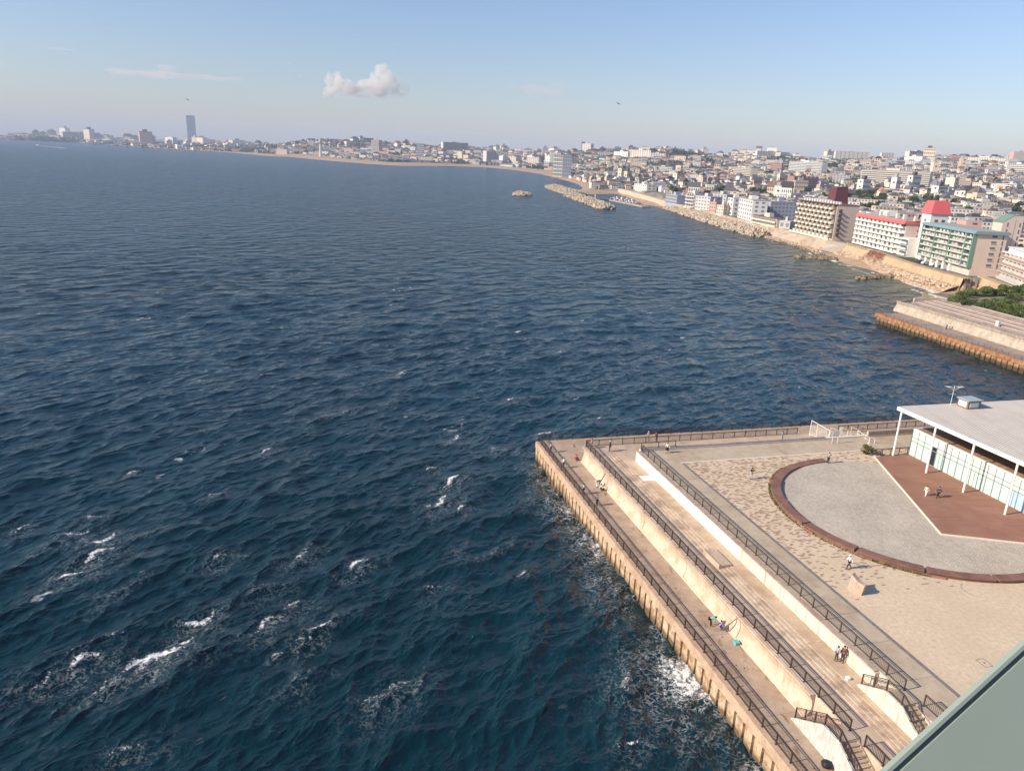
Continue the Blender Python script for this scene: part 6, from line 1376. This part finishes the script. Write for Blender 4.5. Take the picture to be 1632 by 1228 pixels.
mast(1612, 345, 28, .35, 'pale grey utility pole beside the stair tower', 'grey_r', 8, 'utility_pole'); mast(1600, 340, 26, .35, 'utility pole left of the one by the stair tower', 'grey_r', 8, 'utility_pole'); mast(1585, 343, 22, .3, 'third utility pole above the green block roof', 'grey_r', 8, 'utility_pole')
# temple-like dark hill pagoda
p = at(1139, 244, 48); k = p.xy.length/FPX; r = base('hilltop_pagoda', p, 0, 40, 'dark stepped pagoda like hilltop structure on the skyline', 'pagoda'); mb = MB()
for i, (w0, z0_, z1_) in enumerate(((9, -20, 3), (6, 3, 6), (3.4, 6, 9), (1.2, 9, 12))): mb.box(-w0*k, -w0*k*.5, z0_ if z0_ < 0 else z0_*k, w0*k, w0*k*.5, z1_*k)
o = mb.build('wall', M['grey_wall'], None); o.parent = r
# bird sign board
p = gfoot(1591, 313); k = p.xy.length/FPX; r = base('sign_board', p, -.25, p.z+6*k, 'large white square sign board with an orange bird emblem', 'sign'); w_ = 11.5*k/2
mb = MB(); mb.box(-w_, 0, 0, w_, 1.0, 10.5*k); o = mb.build('board', M['white_r'], None); o.parent = r
mb = MB()
for x_ in (-w_*.6, w_*.6): mb.bar((x_, .5, -8*k), (x_, .5, 0), .35, 6)
o = mb.build('pole', M['wall_grey'], None); o.parent = r
mb = MB(); c0 = (0, 5.6*k); n = 20; vs = [(c0[0]+3.6*k*math.cos(t)*(1 if math.sin(t) > 0 else .85), -.06, c0[1]-1.2*k+2.9*k*max(-.5, math.sin(t))) for t in [6.283*i/n for i in range(n)]]; mb.add(vs, [tuple(range(n))])
o = mb.build('emblem', plain('orange emblem', (.85,.36,.04), .6), None); o.parent = r
# ================================================================ the town: houses and trees
SPECIAL = [(o.matrix_world.translation.x, o.matrix_world.translation.y, o) for o in C.objects if o.parent is None and o.get('category') in ('apartment block', 'hall', 'tower', 'house', 'sign')]
bpy.context.view_layer.update()
occ = []       # oriented footprints already taken
for _, _, o in SPECIAL:
    xs = []; inv = o.matrix_world
    for c in o.children:
        if c.type == 'MESH' and c.name.split('.')[0] in ('wall', 'annex', 'cladding', 'roof', 'board'):
            for v in c.bound_box: xs.append((c.matrix_local @ Vector(v)))
    if xs: occ.append((o.matrix_world.inverted(), min(p.x for p in xs), max(p.x for p in xs), min(p.y for p in xs), max(p.y for p in xs), o.matrix_world.translation.copy()))
def taken(x, y, mrg):
    for inv, x0, x1, y0, y1, c in occ:
        if abs(c.x-x) > 260 or abs(c.y-y) > 260: continue
        p = inv @ Vector((x, y, 0))
        if x0-mrg < p.x < x1+mrg and y0-mrg-5 < p.y < y1+mrg: return True
    return False
rg = random.Random(77); cand = []
d_ = 470.0
tree_spots = []
while d_ < 9000:
    s_ = max(13.0, d_/112.); n_az = int((R(38 if d_ < 6200 else -19)-R(-33))*d_/s_)
    for k in range(n_az):
        a = R(-33)+(k+rg.uniform(-.25, .25))*s_/d_; D = d_+rg.uniform(-.25, .25)*s_; x, y = D*math.sin(a), D*math.cos(a)
        cand.append((x, y, s_))
    d_ += s_*(1.0 if d_ < 1500 else 1.25)
cx = np.array([c[0] for c in cand]); cy = np.array([c[1] for c in cand]); ins = inside(cx, cy, LANDPOLY); dcs = distline(cx, cy, COAST); twn = inside(cx, cy, TOWN); dtw = distline(cx, cy, [tuple(t) for t in TOWN[:20]])
green = vnoise(cx/70.+3, cy/70.)*.6+vnoise(cx/24., cy/24.+8)*.4
green_far = vnoise(cx/260.+3, cy/200.+1)*.55+vnoise(cx/60., cy/60.+8)*.45
bnd = (dcs > 26) & ((dcs > 60) | (cy > 1200)) & ((dcs > 115) | (cy < 1900) | (cx < -1500)) & ~((cx < -80) & (cx > -1150) & (cy > 2200) & (cy < 4000) & (dcs < 180)); houses = []; trees = []
for i, (x, y, s_) in enumerate(cand):
    if not ins[i] or not bnd[i]: continue
    if not twn[i] and y < 1200: continue
    if twn[i] and dtw[i] < 24 and y < 900: continue
    D = math.hypot(x, y)
    if D < 1300 and y < 700 and x < 232: continue
    px, py, kk = proj((x, y, hgt(x, y)))
    if not (-60 < px < 1720): continue
    if taken(x, y, 6): continue
    g = green[i] if D < 1500 else green_far[i]
    crest_ = 0
    if g > .66 or rg.random() < .07: trees.append((x, y, s_, px, py)); continue
    houses.append((x, y, s_, px, py, D))
WALLC = {'white': (.74,.69,.60), 'cream': (.70,.59,.43), 'grey': (.48,.45,.42), 'beige': (.54,.44,.34), 'salmon': (.52,.33,.26), 'brown': (.30,.21,.16)}
ROOFC = {'slate': (.13,.135,.15), 'dark grey': (.11,.11,.115), 'brown': (.20,.125,.09), 'terracotta': (.40,.19,.11), 'silver': (.36,.35,.34), 'blue': (.14,.19,.27), 'black': (.05,.05,.055)}
wk = ['white','white','white','cream','cream','cream','grey','beige','beige','salmon']; rk = ['slate','slate','dark grey','dark grey','brown','silver','terracotta','black','silver','brown','dark grey','blue']
def house_geo(shape, w_, d2, h_):
    'walls, roof, windows as (verts, faces) in local space, front = -y'
    wv = MB(); rv = MB(); wi = MB()
    wv.box(-w_/2, -d2/2, -4, w_/2, d2/2, h_)
    if shape == 'gabled':
        e = .5; rh = d2*.26; rv.add([(-w_/2-e, -d2/2-e, h_-.1), (w_/2+e, -d2/2-e, h_-.1), (w_/2+e, d2/2+e, h_-.1), (-w_/2-e, d2/2+e, h_-.1), (-w_/2-e, 0, h_+rh), (w_/2+e, 0, h_+rh)], [(0,1,5,4),(2,3,4,5),(0,4,3),(1,2,5),(0,3,2,1)])
    elif shape == 'hipped':
        e = .6; rh = d2*.24; q = min(w_, d2)*.33; rv.add([(-w_/2-e, -d2/2-e, h_-.1), (w_/2+e, -d2/2-e, h_-.1), (w_/2+e, d2/2+e, h_-.1), (-w_/2-e, d2/2+e, h_-.1), (-w_/2+q, 0, h_+rh), (w_/2-q, 0, h_+rh)], [(0,1,5,4),(2,3,4,5),(0,4,3),(1,2,5),(0,3,2,1)])
    else:
        rv.box(-w_/2-.1, -d2/2-.1, h_, w_/2+.1, d2/2+.1, h_+.35); rv.box(-w_*.2, -d2*.2, h_+.35, w_*.15, d2*.25, h_+2.2)
    n = max(2, int(w_/2.8)); f = max(1, int(h_/2.9))
    for i in range(f):
        for j in range(n):
            x0 = -w_/2+(j+.25)*w_/n; z0 = i*h_/f+1.0; wi.box(x0, -d2/2-.06, z0, x0+w_/n*.5, -d2/2-.002, z0+1.2)
        for sx in (-1, 1): wi.box(sx*(w_/2+.002) if sx > 0 else -w_/2-.06, -d2*.2, i*h_/f+1.0, sx*(w_/2+.06) if sx > 0 else -w_/2-.002, d2*.1, i*h_/f+2.1)
    return wv, rv, wi
MW = {k: plain(k+' house wall', c, .85, var=.08) for k, c in WALLC.items()}; MR = {k: plain(k+' roof tiles', c, .75, var=.12, scale=1) for k, c in ROOFC.items()}
SH = []
for (shape, w_, d2, h_, word) in (('gabled', 10, 8, 5.8, 'small'), ('hipped', 11, 9, 6.0, 'square'), ('gabled', 15, 9, 6.2, 'long'), ('flat', 11, 9, 8.6, 'boxy'), ('flat', 19, 10, 12.0, 'tall'), ('hipped', 14, 10, 6.2, 'wide'), ('flat', 26, 11, 9.0, 'broad')): SH.append((shape, w_, d2, h_, word)+house_geo(shape, w_, d2, h_))
me_cache = {}
def part_mesh(i, what, key):
    k = (i, what, key)
    if k not in me_cache:
        m = {'wall': MW, 'roof': MR}.get(what, {}).get(key) or M['win']
        me_cache[k] = SH[i][{'wall': 5, 'roof': 6, 'window': 7}[what]].mesh(what, m)
    return me_cache[k]
LM = [(1345,350,'the staggered balcony block'),(1410,380,'the coral roofed block'),(1486,330,'the red stair tower'),(1540,400,'the teal roofed block'),(1606,350,'the green capped tower'),(1336,310,'the maroon tower'),(1282,295,'the brick red block'),(1424,288,'the very wide cream slab'),(1590,300,'the bird sign'),(1240,330,'the blue grey block'),
      (1190,330,'the white square windowed block'),(1112,322,'the pale terraced house'),(1069,318,'the dark harbour hall'),(1020,300,'the white harbour house'),(1055,268,'the grey upright slab'),(1180,272,'the stepped cream slope block'),(1280,268,'the long white slope slab'),(895,270,'the banded beach block'),(1558,296,'the tile roofed school'),(1355,245,'the large hilltop complex'),(1020,243,'the hospital like building'),(848,255,'the shore road mast')]
def pick():
    si = rg.choices(range(7), (30, 22, 14, 16, 5, 10, 3))[0]; w = rg.choice(wk); r_ = rg.choice(rk)
    if SH[si][0] == 'flat': r_ = rg.choice(['silver', 'silver', 'dark grey', 'slate'])
    return si, w, r_
for h in houses: pass
hs = [(x, y, s_, px, py, D)+pick()+(rg.choice((0, 0, math.pi/2))+(vnoise(np.array([x/300.]), np.array([y/300.]))[0]-.5)*1.6+rg.uniform(-.12, .12)+.15,) for (x, y, s_, px, py, D) in houses]
# which ones show largest: near, inside the frame, not behind the sea front blocks
def hid(px, py): return (1262 < px < 1632 and py > 352-(0 if px < 1440 else -4)) or (1180 < px < 1262 and py > 334)
vis = sorted([h for h in hs if 0 < h[3] < 1632 and not hid(h[3], h[4])], key=lambda h: h[5])
near = vis[:290]; nset = set(id(h) for h in near)
lab = {}
for h in near:
    l = min(LM, key=lambda q: (q[0]-h[3])**2+(2.2*(q[1]-h[4]))**2); side = 'left' if h[3] < l[0]-3 else 'right'
    key = (SH[h[6]][4], h[7], h[8], SH[h[6]][0], l[2], side); lab.setdefault(key, []).append((math.hypot(h[3]-l[0], h[4]-l[1]), id(h)))
lbl = {}
ow = ['','second ','third ','fourth ','fifth ','sixth ','seventh ','eighth ','ninth ']
for key, v in lab.items():
    v.sort()
    for n_, (_, hid_) in enumerate(v): lbl[hid_] = f"{key[0]} {key[1]} house with {key[2]} {key[3]} roof, {ow[min(n_, 8)]}{key[5]} of {key[4]}"
def window_meshes(i):
    if ('panes', i) not in me_cache:
        src = SH[i][7]; out = []
        for q in range(0, len(src.v), 8): mb = MB(); mb.add(src.v[q:q+8], [(0, 2, 3, 1), (4, 5, 7, 6), (0, 1, 5, 4), (2, 6, 7, 3), (0, 4, 6, 2), (1, 3, 7, 5)]); out.append(mb.mesh('window', M['win']))
        me_cache[('panes', i)] = out
    return me_cache[('panes', i)]
for hn, h in enumerate(near):
    x, y, s_, px, py, D, si, wcol, rcol, ang = h
    r = bpy.data.objects.new('house', None); C.objects.link(r); r.location = (x, y, hgt(x, y)); r.rotation_euler = (0, 0, ang); tag(r, lbl[id(h)], 'house', 'houses of the town')
    sep_ = hn < 150 or si in (4, 6)
    if sep_:
        for wm_ in window_meshes(si): o = bpy.data.objects.new('window', wm_); C.objects.link(o); o.parent = r
    for nm, key in (('wall', wcol), ('roof', rcol), ('window', ''))[:2 if sep_ else 3]: o = bpy.data.objects.new(nm, part_mesh(si, nm, key)); C.objects.link(o); o.parent = r
# the rest of the town, past the first three hundred
def col_mat(name, rough):
    m = bpy.data.materials.new(name); m.use_nodes = True; t = m.node_tree; a = t.nodes.new('ShaderNodeAttribute'); a.attribute_name = 'paint'; b = t.nodes['Principled BSDF']; b.inputs['Roughness'].default_value = rough; b.inputs['Specular IOR Level'].default_value = .2
    t.links.new(a.outputs['Color'], b.inputs['Base Color']); return m
mb = MB(); cols = []
def addcol(part, M_, c):
    n0 = len(mb.f); mb.add([M_ @ Vector(v) for v in part.v], part.f); cols.extend([c]*(len(mb.f)-n0))
for h in hs:
    if id(h) in nset: continue
    x, y, s_, px, py, D, si, wcol, rcol, ang = h
    k = max(.95, s_/14.)*rg.uniform(.8, 1.15); kz = max(.9, k*.62)*rg.uniform(.8, 1.2)
    if rg.random() < .05 and D > 900: kz *= rg.uniform(1.6, 3.0)
    M_ = Matrix.Translation((x, y, hgt(x, y))) @ Matrix.Rotation(ang, 4, 'Z') @ Matrix.Diagonal((k, k, kz, 1)); j = rg.uniform(.85, 1.12)
    wc = [c*j for c in WALLC[wcol]]; rc = [c*j for c in ROOFC[rcol]]
    addcol(SH[si][5], M_, wc); addcol(SH[si][6], M_, rc)
    if D < 2600: addcol(SH[si][7], M_, (.07,.08,.09))
me = bpy.data.meshes.new('distant_houses'); me.from_pydata(mb.v, [], mb.f); a = me.attributes.new('paint', 'FLOAT_COLOR', 'FACE'); a.data.foreach_set('color', np.array([(*c, 1) for c in cols], np.float32).ravel()); me.materials.append(col_mat('painted houses', .85)); me.update()
o = bpy.data.objects.new('distant_houses', me); C.objects.link(o); tag(o, 'mass of small distant houses covering the slopes behind the shore', kind='stuff'); del mb, cols
# stepped salmon terraces on the slope
for i in range(6):
    x0 = 1108+i*9; y0 = 262+i*3.2
    block('terrace_house', x0, y0+2, x0+34-i*2, y0+5, 6, 9, 'pinkr', 'brick', 2, 8, 'rows', 'pinkr', f"salmon stepped terrace row on the slope, {['uppermost','second from the top','third from the top','third from the bottom','second from the bottom','lowest'][i]} of six", 'house', 'stepped terraces', None)
# trees of the town
protoT = []
for i in range(4):
    rr = random.Random(300+i); e = empty('tree', (0, 0, -60), 0, 'x', 'tree', 'trees between the houses'); mb = MB(); crown(mb, (0, 0, 6.2), 4.0, 4.0, 3.6, 420, .62, rr); o = mb.build('crown', M['leaf_far'] if i % 2 else M['leaf_dark'], None); o.parent = e
    mb = MB(); mb.bar((0, 0, -3), (0, 0, 3.6), .38, 6, .25); 
    for q in range(4): t_ = q*1.57+.4; mb.bar((0, 0, 3.2), (2.0*math.cos(t_), 2.0*math.sin(t_), 6.0), .2, 5, .08)
    o = mb.build('trunk', M['bark'], None); o.parent = e; protoT.append(e)
tv = sorted([t for t in trees if 0 < t[3] < 1632 and not hid(t[3], t[4])], key=lambda t: math.hypot(t[0], t[1])); nearT = tv[:170]; tset = set(id(t) for t in nearT); lab = {}
for t in nearT:
    l = min(LM, key=lambda q: (q[0]-t[3])**2+(2.2*(q[1]-t[4]))**2); side = 'left' if t[3] < l[0] else 'right'; lab.setdefault((l[2], side), []).append((math.hypot(t[3]-l[0], t[4]-l[1]), t))
ow2 = ['nearest','second nearest','third nearest','fourth nearest','fifth nearest','sixth nearest','seventh nearest','eighth nearest','ninth nearest','tenth nearest']+[w_+' nearest' for w_ in ['eleventh','twelfth','thirteenth','fourteenth','fifteenth','sixteenth','seventeenth','eighteenth','nineteenth','twentieth']+['twenty-'+q_ for q_ in ('first','second','third','fourth','fifth','sixth','seventh','eighth','ninth')]+['thirtieth']+['thirty-'+q_ for q_ in ('first','second','third','fourth','fifth')]]
for (nm, side), v in lab.items():
    v.sort(key=lambda q: q[0])
    for i, (_, t) in enumerate(v):
        s = rg.uniform(.8, 1.5); place_tree(protoT, rg.randrange(4), (t[0], t[1], hgt(t[0], t[1])), (s, s, s*rg.uniform(.8, 1.1)), rg.uniform(0, 6), f"dark green tree among houses, {ow2[min(i, 34)]} on the {side} of {nm}", 'trees between the houses')
for e in protoT:
    if id(e) not in shrub_used:
        for c in list(e.children): bpy.data.objects.remove(c)
        bpy.data.objects.remove(e)
mb = MB()
def clump(x, y, r_, h_, n, s):
    z = hgt(x, y)
    for _ in range(n):
        d = Vector((rg.gauss(0, .5)*r_, rg.gauss(0, .5)*r_, 0)); q = max(0, 1-(d.length/r_)**2*.6); p = Vector((x+d.x, y+d.y, z+h_*rg.uniform(.15, 1)*q)); a = Vector((rg.gauss(0, 1), rg.gauss(0, 1), rg.gauss(0, .6))).normalized()*s; b = a.cross(Vector((rg.gauss(0, .5), rg.gauss(0, .5), 1))).normalized()*s*.8
        mb.add([p-a, p-b, p+a, p+b], [(0, 1, 2, 3)])
for t in trees:
    if id(t) in tset: continue
    clump(t[0], t[1], t[2]*.8, 6+t[2]*.10, 26, t[2]*.13)
for (px, D, n, w_, hh) in ((1555, 2480, 120, 420, 16),(1600, 2400, 60, 300, 16),(1520, 2500, 60, 200, 15),(1035, 2720, 26, 240, 14),(1200, 3300, 25, 350, 14),(880, 3300, 60, 300, 14),(560, 4300, 120, 700, 22),(640, 4000, 120, 600, 20),(500, 4400, 80, 500, 20),(70, 7200, 70, 500, 40),(270, 6300, 60, 600, 22),(345, 5000, 90, 500, 20),(940, 3500, 50, 200, 14),(1380, 2900, 70, 500, 14),(1130, 2300, 60, 160, 14),(1490, 1650, 60, 140, 13),(1330, 1500, 30, 60, 14),(1580, 1500, 30, 90, 12)):
    a = math.atan2(px-PW/2, FPX*1.03)
    for _ in range(n):
        x = D*math.sin(a)+rg.gauss(0, .5)*w_; y = D*math.cos(a)+rg.gauss(0, .3)*w_*.6
        if not taken(x, y, 4): clump(x, y, D/130., hh*.6+D/400., 22, D/900.)
tag(mb.build('woods', M['leaf_far']), 'dark far woods and tree clumps on the hills behind the town', kind='stuff'); del mb

# ================================================================ boat, birds, window edge, clouds, haze
p = at(60, 232, .3); bt = empty('motorboat', p, R(175), 'tiny distant motorboat trailing a long white wake', 'boat'); mb = MB()
mb.sweep([(-1, 2.2), (-.7, 0), (.7, 0), (1, 2.2)], [-10, -4, 2, 7, 10], lambda t, a, b: Vector((t, a*3*(1-max(0, t/10)**2*.9), b))); o = mb.build('hull', M['white_paint'], None); o.parent = bt
mb = MB(); mb.box(-3, -1.8, 2.1, 3, 1.8, 5); o = mb.build('cabin', M['white_paint'], None); o.parent = bt
a = at(62, 232.4, .22); b = at(104, 236.2, .22); d = (b-a).normalized(); n_ = Vector((-d.y, d.x, 0)); mb = MB(); N_ = 30; vs = []
for i in range(N_+1): t = i/N_; c = a+(b-a)*t; w_ = (5+10*t)*(1+.3*math.sin(i*2.1))*(1-.5*t); vs += [c+n_*w_, c-n_*w_]
mb.add(vs, [(2*i, 2*i+2, 2*i+3, 2*i+1) for i in range(N_)]); tag(mb.build('wake', plain('wake foam', (.62,.66,.68), .7)), kind='structure')
def bird(px, py, dist, span, label, roll):
    d = (FW+RT*((px-PW/2)/FPX)-UP*((py-PH/2)/FPX)).normalized(); p = Vector((0, 0, CAM_H))+d*dist; r = empty('bird', p, .6, label, 'bird', 'birds in the sky'); s = span/1.4; r.scale = (s, s, s); r.rotation_euler = (roll, .25, .6)
    mb = MB(); mb.sweep([(math.cos(t), math.sin(t)) for t in [6.283*i/8 for i in range(8)]], [-.26, -.18, 0, .16, .24, .30, .34], lambda t, a, b: Vector((a*.075*max(.12, 1-abs(t*2.4)**2) if t < .22 else a*.028*(1.3-(t-.22)*6), t, b*.07*max(.12, 1-abs(t*2.4)**2) if t < .22 else b*.026)))
    mb.add([(-.05, -.22, 0), (.05, -.22, 0), (.10, -.46, .01), (0, -.42, .01), (-.10, -.46, .01)], [(0, 1, 2, 3, 4)]); o = mb.build('body', M['feather'], None); o.parent = r
    for s_ in (-1, 1):
        mb = MB(); pl = [(.03, .10), (.34, .16), (.62, .05), (.70, -.10), (.60, -.12), (.52, -.10), (.30, -.12), (.03, -.12)]
        up_ = lambda x: .10*math.sin(min(1, x/.5)*1.5)-.10*max(0, x-.4); mb.add([(s_*x, y, up_(x)+.012) for x, y in pl]+[(s_*x, y, up_(x)-.012) for x, y in pl], [tuple(range(8)), tuple(range(8, 16))[::-1]]+[(i, 8+i, 8+(i+1) % 8, (i+1) % 8) for i in range(8)]); o = mb.build('wing', M['feather'], None); o.parent = r
M['feather'] = plain('dark feathers', (.03,.025,.02), .8)
bird(985, 165, 150, 1.3, 'dark bird gliding in the sky right of the cloud', .5); bird(299, 159, 260, 1.1, 'tiny far bird above the dark skyscraper', -.4)
# window ledge of the look-out right in front of the camera
def cray(px, py, t): d = (FW+RT*((px-PW/2)/FPX)-UP*((py-PH/2)/FPX)); return Vector((0, 0, CAM_H))+d*t
M['ledge'] = plain('grey green painted steel', (.27,.325,.275), .45, .4, var=.03); M['ledge_edge'] = plain('dark green edge strip', (.075,.11,.105), .5)
wf = empty('window_frame', cray(1560, 1180, 1.5), 0, 'grey green steel window frame edge close to the camera in the lower corner', 'window frame')
e1, e2 = cray(1330, 1301, 1.5), cray(1720, 944, 1.62); ed = (e2-e1).normalized(); inn = (RT*1.0-UP*.9).normalized(); inn = (inn-ed*inn.dot(ed)).normalized(); nn = ed.cross(inn).normalized()
if nn.dot(FW) > 0: nn = -nn
def slab(name, o0, o1, t0, t1, m): mb = MB(); V8 = [e1+(e2-e1)*s_+inn*o_+nn*t_ for t_ in (t0, t1) for o_ in (o0, o1) for s_ in (-.3, 1.3)]; mb.add(V8, [(0,2,3,1),(4,5,7,6),(0,1,5,4),(2,6,7,3),(0,4,6,2),(1,3,7,5)]); mb.build(name, M[m], wf)
slab('face_plate', .022, 1.2, -.012, .0, 'ledge'); slab('edge_strip', .0, .008, -.012, .003, 'ledge'); slab('gasket', .0082, .0218, -.014, -.004, 'ledge_edge')
# clouds: bodies of droplets far out over the land
def cloud(name, label, blobs, D, dens, seed, vox, disp):
    rr = random.Random(seed); k = D/FPX; mb = MB()
    for (px, py, rx, rz) in blobs:
        c = cray(px, py, D); mb.ball(c, rx*k, rx*k*.9, rz*k, 16, 12)
    o = mb.build(name, None); o.data.materials.append(cloud_mat(dens)); tag(o, label, 'cloud', 'clouds over the far shore')
    rm = o.modifiers.new('merge', 'REMESH'); rm.mode = 'VOXEL'; rm.voxel_size = vox
    for sz, st in disp:
        tx = bpy.data.textures.new('puffs', 'CLOUDS'); tx.noise_scale = sz; tx.noise_depth = 3; dm = o.modifiers.new('puffs', 'DISPLACE'); dm.texture = tx; dm.texture_coords = 'GLOBAL'; dm.strength = st; dm.mid_level = .5
    return o
def cloud_mat(dens):
    m = bpy.data.materials.new('cloud'); m.use_nodes = True; t = m.node_tree; t.nodes.clear(); v = t.nodes.new('ShaderNodeVolumePrincipled'); v.inputs['Color'].default_value = (1, .97, .92, 1); v.inputs['Density'].default_value = dens; v.inputs['Anisotropy'].default_value = .1
    o = t.nodes.new('ShaderNodeOutputMaterial'); t.links.new(v.outputs[0], o.inputs['Volume']); return m
cloud('cumulus_cloud', 'pinkish white double topped cumulus cloud over the far shore', [(527,127,10,12),(537,121,9,8),(541,135,13,12),(528,143,12,9),(522,152,9,6),(560,140,14,10),(577,135,9,7),(590,137,9,9),(597,124,8,9),(606,115,10,10),(612,107,6,5),(619,126,12,13),(604,140,14,11),(629,139,10,9),(638,148,9,6)], 13000, .0070, 1, 15, ((300, 190), (110, 110), (45, 45)))
cloud('haze_cloud', 'thin veil hanging below and right of the big cumulus', [(580,150,58,8),(635,140,22,15),(600,146,40,12)], 13300, .0012, 9, 30, ((260, 160), (90, 60)))
cloud('cumulus_cloud', 'tiny white cloudlet left above the big cumulus', [(462,101,4,4),(468,108,4,3),(478,122,4,3)], 13000, .0016, 2, 22, ((120, 70),))
cloud('haze_cloud', 'thin pale streak of cloud left of the big cumulus', [(250,119,75,3.5),(330,123,60,2.5),(265,106,22,1.8),(200,113,40,1.8),(95,79,30,1.5)], 14000, .0011, 3, 40, ((500, 60),))
cloud('haze_cloud', 'faint greyish cloud right of the big cumulus', [(850,142,34,7),(890,140,22,8),(812,137,12,6),(870,150,42,6)], 14000, .0006, 4, 40, ((300, 120),))
# air between the camera and the far shore
mb = MB(); mb.box(-11000, -900, -6, 11000, 15000, 330); hz = mb.build('haze', None)
m = bpy.data.materials.new('haze'); m.use_nodes = True; t = m.node_tree; t.nodes.clear(); v = t.nodes.new('ShaderNodeVolumePrincipled'); v.inputs['Color'].default_value = (.62, .72, .90, 1); v.inputs['Density'].default_value = .000078; v.inputs['Anisotropy'].default_value = .0
o = t.nodes.new('ShaderNodeOutputMaterial'); t.links.new(v.outputs[0], o.inputs['Volume']); hz.data.materials.append(m); tag(hz, kind='stuff', label='pale blue haze over sea and town')
